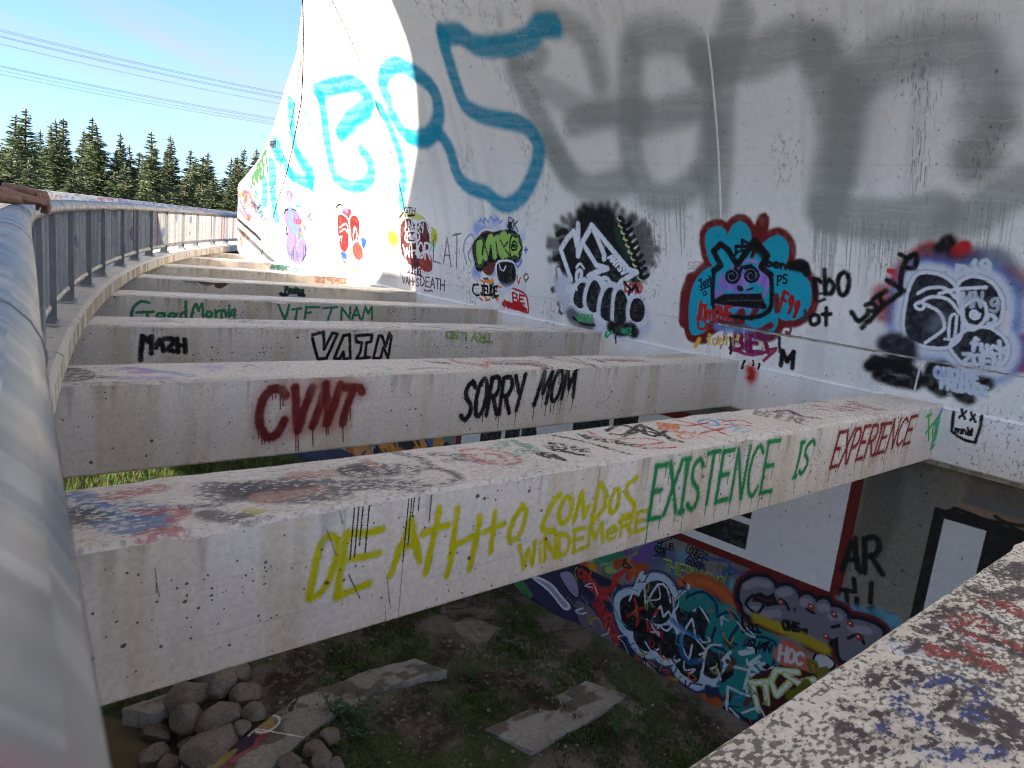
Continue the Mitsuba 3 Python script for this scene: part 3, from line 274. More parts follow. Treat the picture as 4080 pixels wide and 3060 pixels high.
STROKES_W = """\
0 1492,794 -34,-5 -33,-7 -30,-13 -24,-17 -11,-19 -4,-22 -3,-25 -1,-27
1 1632,691 -12,-30 -12,-30 -13,-30 -14,-31 -15,-31 -15,-31 -16,-32 -17,-32
2 1551,657 -34,-16 -34,-15 -37,-18 -35,-14 -30,0 -28,5
3 1636,822 5,-19
4 1631,719 -34,-8 -31,-4 -24,9 -20,14
5 1467,567 -39,7 -40,5 -41,3 -40,2 -36,5 -33,5
6 1212,732 -35,0 -34,-1 -30,-7 -27,-11 -19,-16 -16,-17
7 1240,705 11,-30 11,-33 10,-41 8,-43 4,-42 -2,-41 -13,-43 -23,-34 -39,-10 -43,4 -36,17 -35,23
8 1562,512 -28,-43 -31,-37 -37,-22 -43,-8 -53,10 -57,16
7 1047,650 2,-21 8,-20 21,-13 29,-9 38,-7 40,-6 34,-6 32,-7
5 1045,552 4,-29 6,-27 10,-23 12,-21
9 960,741 13,-21 14,-22 14,-29 11,-31 8,-34 5,-35 3,-37 3,-37 4,-30 4,-28 4,-27 3,-26
9 1051,680 -30,-4 -31,-3 -30,-2 -28,0 -25,7 -24,8 -28,6 -26,1 -18,-9 -17,-11
10 787,669 -6,-22 -7,-24 -7,-25 -7,-28 -3,-29 -1,-30 4,-26 6,-28 5,-33 4,-36
11 732,612 -14,11 -17,11 -23,10 -25,9 -21,5 -21,2 -24,2 -23,1 -19,-2 -15,-5 -8,-8 -5,-8
1 725,600 5,-25 5,-25 3,-22 3,-23 3,-27 3,-28
12 774,374 -26,-5 -28,-3 -30,-2 -32,0 -32,2 -29,5 -22,7 -19,7
13 523,374 -19,6 -19,9 -16,14 -15,16 -15,10 -16,9
14 475,597 10,-11 10,-9 9,-6 10,-4
15 467,543 14,-15 13,-13 13,-13 8,-11 -2,-13 -6,-8 -10,5 -12,10
16 2925,682 31,-32 29,-32 23,-31 17,-32 14,-37 5,-35 -10,-25 -15,-20 -11,-21 -8,-19 0,-18 2,-17
17 2855,639 0,-18 -1,-20 -7,-25 -5,-24 0,-14 2,-12
18 3147,419 -12,-9 -16,-9 -27,-7 -29,-6 -25,-6 -23,1 -26,14 -18,19 2,16 13,18 19,19 22,20
19 3187,540 4,-20 2,-20 -6,-16 -9,-16 -4,-18 -4,-17 -7,-14 -8,-12
20 3300,453 31,-43 29,-42 20,-41 14,-40 8,-34 4,-33
21 3428,386 13,-26 15,-26 18,-26 20,-25
22 3567,303 -20,-12 -10,-17 16,-29 25,-34
23 3231,521 -1,-50
24 2701,702 -66,7 -61,5 -47,2 -38,0 -32,0 -26,-3 -23,-10 -17,-12 -8,-14 1,-14 10,-11 25,-11 50,-11 60,-14 62,-25 63,-28
25 2692,682 14,-29 16,-31 20,-36 20,-37 12,-37 7,-35 12,-37 -7,-33 -52,-23 -69,-11 -67,9 -56,19 -27,22 -10,22 -1,20 7,18 11,11 13,10
26 2654,563 -34,-2 -45,6 -76,24 -85,31
27 2357,319 -4,22 -7,22 -18,25 -18,29 -8,38 -3,38 3,29 6,25 3,24 6,24 9,24 11,23
28 2272,662 3,18 -2,18 -15,19 -26,17 -41,11 -44,3 -31,-8 -27,-14 -25,-12 -22,-13 -17,-14 -11,-16 -4,-20 4,-22 12,-23 21,-23 29,-20 37,-15 45,-5 42,2 28,9 21,16 14,22 12,25
29 2220,541 -41,-8 -40,-3 -41,13 -41,18
30 2052,556 -18,-17 -14,-19 -6,-22 -3,-24 -2,-27 -8,-24 -22,-19 -30,-13 -37,-7 -36,-5 -24,-14 -20,-13 -23,-7 -26,0 -34,12 -34,18 -27,22 -23,24 -20,24 -17,22 -10,19 -6,18 1,19 8,17 14,16 20,12 28,7 32,5 35,5 35,5 33,7 29,9 23,9 17,13 8,23 3,26 1,25 -1,25 -1,25 -2,23 -5,15 -7,13
28 1885,799 -39,0 -35,-3 -21,-14 -21,-14 -34,-7 -38,-3 -37,-2 -35,0 -30,2 -25,3 -17,2 -15,5 -16,8 -19,7 -22,-1 -24,-3
31 3536,402 57,-58
31 3506,417 62,-46
31 3552,382 7,-26
31 3549,360 -69,71 36,-59
31 3523,387 -21,9
31 3455,444 52,-69
32 3455,444 -20,10 3,-12 21,-22 23,-12
31 3469,415 5,-29
31 3392,471 28,-13
31 3420,458 47,-71
31 3467,387 -32,11
31 3443,424 -23,10
31 3351,494 27,-13
31 3378,481 47,-79
31 3401,444 -22,9
31 3343,496 -30,14
31 3328,503 43,-85
33 3244,544 23,-26
34 3244,544 -6,0 3,-6 8,-7 8,-2
33 3223,546 9,-1
33 3232,545 23,-26
33 3255,519 -9,1
33 3243,533 -7,0
33 3221,545 22,-25
34 3221,545 -6,0 2,-5 8,-6 8,-2
33 3229,533 5,-12
33 3208,547 22,-25
34 3208,547 -6,1 2,-5 8,-7 8,-2
33 3216,535 5,-12
33 3197,548 7,-13
33 3188,549 28,-27
35 3581,252 -11,5 -15,7 -14,3 -8,-1 -7,-5 -9,-6 -15,-7 -18,-9 -16,-9 -14,-8 -12,-9 -7,-8 3,-7 8,-7 13,-4 17,-1 21,2 19,6 18,8 16,12 13,11 9,10 5,10 4,7 3,1 0,-1 -3,0
36 3591,243 -11,5 -11,5 -8,2 -5,-4 -3,-6 1,-7 8,-5 12,-5 10,-1 4,3 2,7 1,6
36 3578,227 -11,5 -11,5 -8,2 -5,-4 -3,-7 1,-6 8,-5 12,-5 9,-2 4,3 2,7 2,7
36 3564,210 -11,5 -10,5 -8,2 -6,-3 -3,-7 1,-6 8,-6 12,-5 9,-2 4,4 2,7 2,6
36 3550,194 -11,5 -10,5 -8,2 -6,-4 -3,-7 1,-6 8,-5 11,-5 10,-2 4,3 2,7 2,7
36 3535,177 -10,6 -10,5 -8,2 -6,-4 -3,-7 1,-6 7,-6 12,-5 9,-1 4,3 2,7 2,6
37 3844,180 -63,-22 -72,-28 -85,-33
38 3826,35 -10,32 -19,0 -1,-6 8,-7 16,-2
38 3807,54 -11,-5 7,-10 23,-4
39 3754,72 26,-3
39 3780,69 11,-31
39 3791,38 -27,3
39 3785,55 -20,1
40 3494,275 -65,41 -73,47 -95,61 -114,76 -150,108 -141,102 -80,53 -61,39
41 3303,251 9,-12 6,-15 3,-13 -1,-11 -5,-9 -3,-9 0,-11 2,-11 4,-12 9,-14 11,-14 9,-15 5,-14 2,-14 -2,-14 -7,-14 -12,-13 -14,-11 -17,-6 -19,-2 -19,0 -18,1 -17,4 -16,7 -16,11 -15,13 -12,14 -9,12 -5,13 -3,12 1,11 5,10 5,8 7,6 9,5 5,7 3,11 0,12 -2,13 -7,11 -9,11 -4,11 3,10 9,9 9,8 11,7 11,4 12,4 14,1 13,1 14,-1 15,-2 14,-3 12,-7
42 3247,330 0,-9 -4,-12 -8,-7 -12,-1 -15,4 -11,5 -6,8 -3,9 2,8 8,4 12,1 11,0 10,-1 11,-4 5,-5
43 3311,241 -4,5 -4,5 -5,4 -8,2 -10,2 -10,2
44 3244,257 -4,2 -4,2 -5,2 -5,1 -6,0 -6,0 -8,-2 -8,-3 -8,-2
43 3321,178 14,-38 -13,8
45 3347,55 11,-19
45 3192,70 14,-39
45 3259,71 17,-47
45 3238,62 -4,-16
45 3281,90 19,-44
45 3295,71 22,-44
45 3286,84 6,-49
45 3292,76 3,-29
45 3184,104 12,-69
45 3343,59 11,-33
45 3336,90 26,-75
45 3314,63 1,-43
45 3286,82 13,-56
45 3328,62 4,-41
45 3342,53 14,-20
45 3250,62 12,-36
44 3168,100 -1,-11 -1,-11 4,-11 11,-13 16,-12 16,-13
44 3202,143 -7,2 -6,2 -6,1 -4,-2 -3,-4 -3,-3
46 3240,273 4,-14 4,-14 5,-14 7,-14 9,-13 8,-14
47 3255,185 -11,3 -15,3 -11,0 -4,-6 1,-9 5,-8 14,-6 19,-4 12,0 0,8 -6,11 -4,8 0,2 2,-1 -2,-1
48 3237,160 -4,-13 -3,-14 -1,-12 3,-9 6,-8 6,-7
49 3245,147 1,-9 2,-9 2,-9 6,-12 6,-14 7,-13
50 3219,229 2,3 6,-9 9,-21
51 3233,219 -8,0
50 3217,219 6,-15 -3,-3 -7,6
51 3208,219 7,-18
50 3195,215 4,4 7,-9 1,-10 -7,3
51 3182,233 13,-31
51 3178,220 14,-10
51 3187,213 -2,-12
51 3172,218 8,-19
51 3169,226 0,0
51 3167,220 8,-20
50 3170,211 -8,8 -1,-6 5,-13
50 3145,215 4,4 7,-9 0,-8 -8,6
50 3144,218 10,-24 7,-6 2,4
52 3202,298 4,-20
52 3206,278 -13,14
52 3193,292 0,-14
52 3193,278 -15,20
52 3168,297 10,-19
52 3172,297 -7,0
52 3182,278 -8,0
52 3161,297 9,-18
52 3170,279 -16,0
52 3148,278 -9,19
53 3139,297 -10,-2 -3,-7 10,-8 12,-2
54 3297,283 -31,44
54 3266,327 -7,-28
54 3259,299 -39,31
54 3220,330 18,-46
55 3184,317 24,-10 6,-16 -14,-4 -22,10 -7,15 13,5
54 3135,337 24,-44 -3,-5
56 3181,216 22,-19
57 3203,153 -2,-9
56 3163,210 -5,-12
57 3182,157 22,-19
58 3138,195 5,-11
58 3162,207 3,-13
56 3156,175 -2,-15
57 3179,182 14,-13
58 3169,151 9,-9
56 3175,174 11,-11
57 3148,192 -8,-11
58 3191,152 10,-19
57 3147,186 -12,-17
56 3206,145 16,-12
59 3109,230 -11,3 -10,4 -10,4 -8,5 -8,6 -3,5 2,6 7,4 6,-1 2,-10 1,-16 1,-15
59 3093,241 -10,3 -10,4 -9,1 -7,-4 -5,-6 -1,-5 8,-5 12,-5 10,-1 6,4 3,7 3,7
60 3394,149 8,-7 9,-7 6,-8 -1,-14 -4,-15 -5,-8 -8,3 -10,9 -8,11 -7,11 -6,13 -2,7 5,-1 10,-7 9,-7
61 3351,209 10,-8 11,-7 6,-7 2,-5 -3,-4 -5,-2 -8,-1 -10,1 -9,3 -4,7 -2,10 0,7 3,3 4,2 5,1
62 2813,266 -14,7 -22,9 -20,5 -15,0 -11,-3 -6,-4 2,-8 8,-10 11,-8 15,-3 19,-1 15,1 11,4 8,5 -1,6
63 2842,255 -12,9 -15,3 -14,-1 -15,-3 -15,-7 -11,-9 -4,-7 0,-9 3,-15 8,-26 11,-32 12,-26 12,-16 13,-10 12,-4 14,3 15,8 9,12 3,19 -2,23 -3,23 -5,24 -7,23 -9,18
64 2842,255 -12,9 -15,3 -14,-1 -15,-3 -15,-7 -11,-9 -4,-7 0,-9 3,-15 8,-26 11,-32 12,-26 12,-16 13,-10 12,-4 14,3 15,8 9,12 3,19 -2,23 -3,23 -5,24 -7,23 -9,18
63 2748,248 -14,13 -18,6 -16,2 -12,-3 -10,-8 -5,-12 3,-18 7,-23 10,-21 13,-20 15,-18 14,-10 12,3 10,10 6,17 -1,25 -5,32 -9,25
64 2748,248 -14,13 -18,6 -16,2 -12,-3 -10,-8 -5,-12 3,-18 7,-23 10,-21 13,-20 15,-18 14,-10 12,3 10,10 6,17 -1,25 -5,32 -9,25
65 2765,134 -13,13 -19,11 -17,5 -13,-5 -12,-11 -8,-12 -3,-13 1,-14 4,-12 9,-8 12,-7 12,-4 14,1 14,4 11,8 7,12 4,17 -3,15
64 2765,134 -13,13 -19,11 -17,5 -13,-5 -12,-11 -8,-12 -3,-13 1,-14 4,-12 9,-8 12,-7 12,-4 14,1 14,4 11,8 7,12 4,17 -3,15
66 2821,174 -9,-15 -8,-14 -8,-14 -10,-12 -10,-10 -3,-8 10,-4 17,-2 16,2 12,6 10,8 10,9
67 2834,208 -20,9 -21,8 -14,2 -4,-10 1,-16 3,-11 5,2 6,8 9,4 12,-3 15,-6 15,-6
68 2721,206 8,-8 7,-9 5,-9 1,-10 -2,-11 -4,-4 -9,7 -11,14 -7,13 0,12 3,13 5,5 6,-6 8,-13 8,-14
69 2861,169 -14,0
69 2854,169 6,-18
69 2844,170 -14,0
69 2837,170 6,-19
70 2859,100 -12,2 -18,-2 -12,-6 2,-14 9,-17 9,-8 10,11 9,20 3,14
70 2681,172 -10,3 -15,-2 -8,-4 6,-12 13,-15 10,-7 5,9 1,16 -2,12
44 2847,267 -3,8 -4,8 -6,7 -11,6 -14,5 -11,2 -7,-3 -5,-7 -5,-7
71 2751,274 -1,0 0,-1 0,1 1,3 0,4 1,4
71 2712,295 -7,2 -6,1 -2,0 3,-3 6,-5 7,-5
71 2804,277 4,0 4,1 1,-1 -4,-1 -8,-3 -8,-2
71 2808,272 5,-1 5,-2 2,1 -3,3 -6,5 -7,5
71 2769,290 -4,4 -3,4 -1,1 5,-5 8,-7 8,-8
71 2774,290 -2,-6 -3,-5 -2,-3 0,0 0,2 1,2
71 2760,273 -4,7 -4,8 -2,5 2,-1 4,-3 4,-3
71 2701,295 1,2 1,2 1,1 1,-3 1,-5 1,-5
71 2755,288 4,0 3,1 2,1 -2,1 -5,2 -5,2
72 2847,46 5,5 8,-6 5,-14 0,-15 -7,-4 -6,6
73 2840,55 -5,-20
73 2823,56 17,-42
73 2826,14 -8,40
73 2818,54 -7,-39
73 2811,15 -8,40
73 2798,57 -16,1
73 2790,57 8,-41
73 2784,17 -15,40 -1,-39
73 2778,33 -10,0
73 2756,58 8,-41
72 2756,58 -10,0 -3,-9 6,-10 11,-2
73 2754,38 -7,-20
72 2722,54 5,6 8,-6 5,-15 -1,-15 -5,-5 -7,9 -2,10
73 2725,38 7,-1
72 2709,60 7,-8 4,-14 -1,-14 -5,-3 -7,8 -4,16 1,12 5,3
74 2865,33 -5,-7
74 2838,74 -10,-6
74 2702,79 14,-13
74 2697,73 12,-6
74 2815,46 -1,-7
74 2792,77 3,-14
74 2745,66 3,-17
74 2793,23 -7,-14
74 2889,62 8,-14
74 2772,34 13,-9
74 2759,30 10,-4
74 2784,36 12,-14
74 2856,45 -6,-11
74 2759,21 -1,-15
74 2724,56 -3,-13
74 2712,58 -5,-7
74 2900,17 0,-12
74 2796,59 11,-14
74 2720,24 0,-9
74 2779,78 -5,-6
74 2874,68 -10,-7
74 2802,74 4,-10
74 2866,64 0,-14
74 2878,11 -10,-11
74 2802,67 10,-15
75 2950,64 -9,-1 -9,0 -8,0 -4,4 -3,5 -2,6
76 2642,163 -11,9 -11,8 -6,3 1,-6 6,-13 6,-12
77 2496,248 15,-72
77 2511,176 -8,-23
77 2453,258 17,-3
77 2470,255 30,-108
77 2500,147 -10,-25
77 2486,203 -11,-7
78 2528,106 -21,4 -20,5 -15,5 -7,7 -1,7 4,4 13,0 18,-4 18,-3
79 2403,240 -12,10 -12,11 -14,9 -19,7 -22,5 -21,3 -20,-1 -19,-3 -15,-4 -10,-6 -6,-7 -6,-7
80 2477,211 -9,4 -12,2 -11,0 -9,-3 -8,-4 -5,-6 -1,-10 2,-11 6,-9 13,-5 16,-2 13,1 7,4 3,8 1,7 1,9 -2,9 -5,6
81 2468,200 -6,4 -4,-5 14,-14 -11,1
81 2446,205 6,-5 2,-9 -3,-4 -7,5 -2,9 4,4
80 2203,245 -7,4 -8,-3 -7,-5 -4,-7 -2,-9 0,-8 3,-9 6,-8 7,-6 7,-6 8,-4 4,3 0,16 -3,24 -4,18
81 2181,224 8,-1 2,-7 -5,1 -2,-5 5,-5 4,1
82 2390,252 -17,13 -20,9 -19,3 -16,-3 -15,-10 -10,-12 -6,-15 -2,-17 1,-17 3,-16 6,-16 10,-15 16,-16 21,-15 19,-9 18,-2 17,5 13,10 4,18 0,23 -3,23 -4,21 -6,21 -10,17
64 2390,252 -17,13 -20,9 -19,3 -16,-3 -15,-10 -10,-12 -6,-15 -2,-17 1,-17 3,-16 6,-16 10,-15 16,-16 21,-15 19,-9 18,-2 17,5 13,10 4,18 0,23 -3,23 -4,21 -6,21 -10,17
83 2293,252 -12,11 -16,6 -15,2 -13,1 -12,-2 -9,-7 -3,-15 0,-21 2,-19 5,-17 8,-16 10,-13 16,-10 19,-6 15,0 8,10 5,16 2,18 0,21 -3,23 -7,18
64 2293,252 -12,11 -16,6 -15,2 -13,1 -12,-2 -9,-7 -3,-15 0,-21 2,-19 5,-17 8,-16 10,-13 16,-10 19,-6 15,0 8,10 5,16 2,18 0,21 -3,23 -7,18
84 2311,121 -7,11 -13,12 -14,9 -16,4 -17,0 -14,-3 -8,-7 -5,-11 -2,-11 1,-13 4,-12 6,-11 9,-5 13,-3 12,-1 13,1 13,4 11,5 8,9 6,11 0,11
85 2311,121 -7,11 -13,12 -14,9 -16,4 -17,0 -14,-3 -8,-7 -5,-11 -2,-11 1,-13 4,-12 6,-11 9,-5 13,-3 12,-1 13,1 13,4 11,5 8,9 6,11 0,11
82 2379,126 -15,7 -26,5 -20,0 -10,-9 -5,-14 1,-11 10,-6 16,-4 15,0 15,8 15,13 4,11
64 2375,196 -5,8 -4,9 -7,7 -12,5 -15,4 -15,2 -14,-1 -13,-3 -9,-4 -2,-7 2,-9 6,-7 8,-5 11,-3 12,-3 13,-2 14,-1 12,0 8,2 5,4 5,4
68 2358,197 -7,21
68 2351,218 -3,-13
68 2348,205 -9,13
68 2339,218 2,-20
68 2332,218 1,-20
68 2333,198 -8,14
68 2325,212 -1,-14
68 2324,198 -9,20
68 2316,198 -7,21
68 2309,219 -3,-13
68 2306,206 -9,13
68 2297,219 2,-20
64 2392,171 -7,-41
64 2385,130 -14,32
64 2371,162 -10,-31
64 2361,131 -14,47
64 2337,180 4,-49
64 2304,184 5,-52
64 2339,155 -32,3
86 2279,190 14,-13 6,-19 -5,-20 -11,-4 -12,11 -6,24 5,18 9,3
64 2254,189 7,-57
86 2254,189 -21,3 -6,-12 9,-16 22,-4
64 2246,162 -16,-29
87 2366,226 -16,39 -5,-38
87 2360,241 -13,0
87 2340,227 -6,38
87 2334,265 -12,-37
87 2322,228 -6,37
88 2293,260 7,6 8,-6 5,-13 -3,-14 -7,-5 -8,8 0,9
87 2295,245 7,0
87 2286,264 4,-36
88 2286,264 -12,0 -4,-8 5,-9 13,-2
87 2281,246 -11,-18
87 2264,262 -9,-17
87 2245,262 12,-34
87 2226,264 -6,-33
87 2220,231 -6,23
87 2214,254 -8,-22
87 2206,232 -4,32
89 2328,310 6,3 8,-3 7,-7 -2,-8 -7,-2 -8,4 -2,5
90 2330,302 8,0
90 2321,313 -19,0
90 2312,313 7,-20
90 2298,313 6,-20
90 2279,313 6,-20
90 2301,303 -19,0
91 2388,274 -30,19
91 2332,283 -40,5
92 2229,163 -7,8 -7,9 -5,7 1,4 3,3 4,3
92 2210,164 -7,9 -7,8 -4,7 1,5 3,3 3,3
93 2463,166 -5,-11 -5,-10 -5,-8 -7,-4 -9,-3 -8,-3
94 2359,103 4,6 9,-6 1,-9 -7,-7 -1,-9 8,-6 6,5
94 2348,94 8,-7 2,-12 -5,-5 -8,8 -2,11 5,5
94 2320,104 4,4 5,-12 6,-28
95 2335,90 -10,0
95 2314,92 5,-25
95 2311,102 0,0
94 2296,86 6,5 8,-10 0,-13 -7,0 -6,14
95 2295,90 4,-24
96 2383,69 -93,-4
97 2419,52 -6,-30
97 2413,22 -14,30
97 2398,22 -13,31 -7,-31
97 2393,34 -12,-1
97 2370,53 4,-31
97 2351,52 3,-31
97 2372,37 -19,0
97 2346,41 2,-19
97 2347,33 -6,8 -5,-4
98 2311,47 6,5 9,-5 0,-7 -9,-6 -3,-7 8,-6 8,4
99 2302,28 -4,36
100 2298,64 -14,-3 -7,-15 10,-15 15,-3
99 2244,65 22,-1
99 2266,64 5,-36
99 2271,28 -23,0
99 2269,47 -18,0
99 2241,27 -16,39 -8,-39
99 2235,42 -15,0
99 2208,66 -24,0
99 2196,66 4,-38
99 2178,65 4,-39
99 2155,65 4,-39
99 2180,45 -23,1
101 2280,14 0,-7
102 2280,12 -4,2 -3,-2 0,-5
102 2273,12 -5,3 -3,-2 0,-5
102 2255,16 5,-3 0,-3 -4,-1 -5,3 0,3 4,1
101 2246,17 1,-7
102 2246,15 -4,2 -3,-2 0,-4
102 2239,15 -4,3 -4,-2 1,-5
101 2431,49 -3,8 -4,7 -2,4 -2,-3 -2,-7 -1,-8
103 2199,204 13,-75
103 2212,129 -40,-4
103 2156,123 -38,95 -6,-99
103 2142,158 -28,0
103 2083,231 -44,9
103 2060,236 21,-116
104 1934,285 -10,11 -13,-12 -10,15 -13,-13 -16,22 -11,-18 -21,13 -8,-16 -12,10
105 2023,139 4,14 5,14 1,13 -2,14 -5,13 -7,11 -12,11 -14,9 -11,4 -7,-4 -5,-10 1,-11 11,-14 17,-17 11,-14 0,-10 -7,-8 -6,-7
83 1943,239 -4,7 -6,7 -9,5 -12,4 -15,2 -12,0 -7,-3 -5,-5 -1,-6 3,-8 6,-8 10,-6 15,-3 18,-1 14,1 6,3 1,6 -2,5
64 1943,239 -4,7 -6,7 -9,5 -12,4 -15,2 -12,0 -7,-3 -5,-5 -1,-6 3,-8 6,-8 10,-6 15,-3 18,-1 14,1 6,3 1,6 -2,5
106 1981,201 -10,15 -16,13 -20,11 -24,7 -28,5 -27,4 -26,6 -26,5 -22,1 -18,-5 -13,-10 -8,-13 -1,-17 4,-20 7,-17 11,-11 15,-8 16,-5 19,-1 21,1 19,-1 17,-5 15,-8 16,-7 22,-9 22,-8 18,-3 8,5 3,10 2,13 4,16 3,18 -3,18
107 1963,218 -8,8 -10,4 -9,2 -6,-1 -5,-3 -2,-7 3,-11 6,-15 4,-11 -1,-6 -3,-4 -2,-5 2,-7 4,-8 5,-7 7,-5 7,-4 7,2 4,8 2,14 1,14 0,14 -2,15 -4,13
108 1963,218 -8,8 -10,4 -9,2 -6,-1 -5,-3 -2,-7 3,-11 6,-15 4,-11 -1,-6 -3,-4 -2,-5 2,-7 4,-8 5,-7 7,-5 7,-4 7,2 4,8 2,14 1,14 0,14 -2,15 -4,13
109 1922,170 -7,17 -8,17 -7,14 -7,11 -6,8 -5,2 -4,-6 -2,-12 -1,-11 -1,-10 1,-11 0,-10
110 1867,185 -2,17 -2,16 -3,13 -5,7 -6,2 -5,-3 -1,-13 1,-18 -1,-14 -3,-6 -4,-3 -3,5 -2,15 -2,23 -1,22
109 1816,254 1,-12 0,-11 1,-12 0,-10 0,-10 0,-9
109 1792,246 7,-9 7,-9 4,-8 -1,-8 -5,-8 -5,-8
107 1794,231 -4,9 -5,9 -5,5 -5,0 -6,-4 -6,-2 -5,2 -6,3 -4,1 0,-5 2,-7 0,-7 -4,-7 -5,-6 -1,-6 3,-5 7,-5 5,-6 2,-7 -1,-8 2,-4 5,1 7,4 7,3 6,-3 6,-5 4,-1 3,4 2,8 0,9 0,10 -1,10 -3,10
108 1794,231 -4,9 -5,9 -5,5 -5,0 -6,-4 -6,-2 -5,2 -6,3 -4,1 0,-5 2,-7 0,-7 -4,-7 -5,-6 -1,-6 3,-5 7,-5 5,-6 2,-7 -1,-8 2,-4 5,1 7,4 7,3 6,-3 6,-5 4,-1 3,4 2,8 0,9 0,10 -1,10 -3,10
111 1789,217 -4,7 -5,7 -4,4 -5,0 -5,-2 -4,-4 1,-6 2,-6 3,-6 6,-2 7,-2 6,0 2,3 0,3 0,4
112 1781,220 -8,2
113 1917,206 -10,-35
113 1889,213 -2,-35
113 1861,226 -1,-50
113 1838,233 -12,-19
113 1822,214 -17,16
113 1820,204 -17,-15
114 1872,139 -1,8 -2,7 -7,6 -13,5 -17,3 -16,2 -13,0 -13,-2 -9,-5 -6,-9 -2,-13 0,-12 2,-11 4,-11 7,-10 9,-8 11,-6 10,-5 11,-2 10,1 9,3 9,5 7,8 5,10 4,12 1,12 0,12
85 1872,139 -1,8 -2,7 -7,6 -13,5 -17,3 -16,2 -13,0 -13,-2 -9,-5 -6,-9 -2,-13 0,-12 2,-11 4,-11 7,-10 9,-8 11,-6 10,-5 11,-2 10,1 9,3 9,5 7,8 5,10 4,12 1,12 0,12
115 1855,156 -2,-6 -1,-7 -3,-4 -4,-3 -5,-2 -5,1 -4,4 -3,6 -4,6
116 1935,127 -14,9 -23,12 -16,5 -3,-5 4,-12 5,-9 7,-7 9,-5 9,-2 10,2 10,5 2,7
117 1899,89 -9,-5 -10,-4 -11,-3 -13,-3 -16,-2 -16,0 -17,4 -17,6 -18,7
118 1786,309 7,-30
119 1786,309 -11,-3 -3,-8 6,-7 11,3
118 1783,292 -8,-18
118 1765,303 5,-29
118 1749,298 19,-11
118 1763,289 -10,-20
112 1794,279 -5,5 -5,5 -3,1 2,-6 3,-9 3,-10
120 1730,212 -14,2
120 1723,220 2,-17
121 1773,169 -10,4 -10,3 -6,1 3,-6 7,-9 7,-7 3,0 4,2 3,2
122 1874,71 -2,8
123 1886,53 19,-11
124 1868,79 -16,-2
123 1913,27 16,-5
125 1912,84 -20,12
123 1902,52 -4,-8
124 1890,91 5,9
126 1940,81 -7,-9
124 1917,24 20,7
126 1938,97 -13,-5
124 1921,95 18,-11
124 1948,61 -7,-2
123 1916,98 10,1
126 1897,35 -18,9
125 1894,90 11,-10
122 1950,19 14,7
124 1897,70 5,1
124 1905,93 19,-7
124 1874,29 -3,8
122 1950,36 -14,6
126 1905,66 -7,-5
122 1892,84 0,5
123 1882,37 -15,11
122 1921,41 20,1
125 1901,69 -12,-1
124 1888,50 10,-8
124 1902,79 7,7
126 1891,83 18,-8
124 1952,89 -18,-5
124 1877,32 -5,7
91 1968,72 9,-1 9,-1 7,-3 4,-7 2,-9 -1,-7 -5,-5 -7,-4 -7,-2 -5,0 -4,2 -4,2
91 1952,70 -11,1
127 1945,71 2,-26 4,-7 5,6
91 1924,72 13,-1
91 1937,71 2,-32
91 1939,39 -13,1
91 1938,56 -10,1
127 1920,73 0,-24 -5,-8 -6,7 -3,26
91 1904,42 -2,33
127 1902,75 -8,-3 -4,-13 6,-13 8,-4
91 1872,77 13,-1
91 1885,76 2,-32
91 1887,44 -13,1
91 1886,61 -10,0
128 1794,35 3,30 -18,-2 -3,-6 5,-6 13,-1
128 1783,51 -11,-5 3,-9 19,-2
129 1743,63 21,1
129 1764,64 1,-28
129 1765,36 -22,1
129 1765,50 -17,0
130 1794,81 -21,-3 -20,-3 -16,-7 -9,-15 -3,-19 -1,-15 -1,-7 3,-3 12,0 28,4 37,8 38,7
131 1810,29 -7,-14
131 1782,33 -4,-18
131 1775,33 -10,-17
131 1793,35 -5,-20
131 1757,26 -7,-10
131 1845,23 -7,-8
131 1771,31 -10,-15
131 1824,24 -8,-9
131 1791,25 -15,-8
131 1806,25 -15,-8
131 1776,23 -5,-8
131 1793,31 -6,-16
131 1820,30 -5,-15
131 1803,25 -8,-10
131 1750,25 -15,-8
131 1795,29 -12,-13
131 1835,33 -14,-17
131 1834,27 -13,-11
131 1760,35 -13,-18
131 1781,29 -11,-13
131 1788,26 -10,-10
131 1763,28 -17,-11
131 1786,34 -5,-19
131 1801,23 -4,-8
132 1731,112 4,3 4,4 2,4 -2,5 -5,6 -4,3 -5,-2 -4,-5 -1,-5 3,-4 6,-5 6,-5
133 1773,124 -1,-10 -2,-10 -2,-4 -4,3 -3,9 -4,9
134 1559,202 18,-3 16,-3 15,-2 14,-3
134 1561,218 9,-1 9,-1 10,-2 11,-1
134 1559,235 16,-1 17,0 16,0 16,-1
134 1552,251 12,1 14,0 19,-1 21,0
134 1542,267 14,1 12,1 8,2 6,1
134 1529,282 15,2 14,3 13,2 13,2
134 1513,296 10,5 9,5 12,5 11,5
134 1495,308 11,4 10,4 5,5 4,5
134 1474,318 2,4 3,5 5,5 7,4
134 1453,325 2,8 2,8 4,7 4,8
134 1431,331 1,7 1,7 2,7 1,7
134 1409,334 1,7 0,6 -1,7 -2,7
134 1387,334 -5,8 -4,8 0,7 1,8
134 1366,333 -2,8 -3,7 -5,8 -6,8
134 1347,329 -6,5 -6,5 -3,5 -1,5
134 1329,323 -11,4 -9,4 -6,4 -4,4
134 1314,315 -4,4 -4,4 -8,5 -8,5
134 1301,305 -11,4 -10,5 -9,4 -9,5
134 1290,293 -10,4 -10,4 -11,4 -11,3
134 1282,281 -9,2 -9,3 -9,3 -7,3
134 1277,267 -6,1 -7,2 -11,2 -12,2
134 1275,252 -12,2 -13,1 -14,1 -13,2
134 1277,237 -9,0 -9,1 -8,0 -8,0
134 1281,222 -9,-1 -11,0 -11,-1 -12,0
134 1289,207 -7,-2 -7,-3 -8,-2 -9,-2
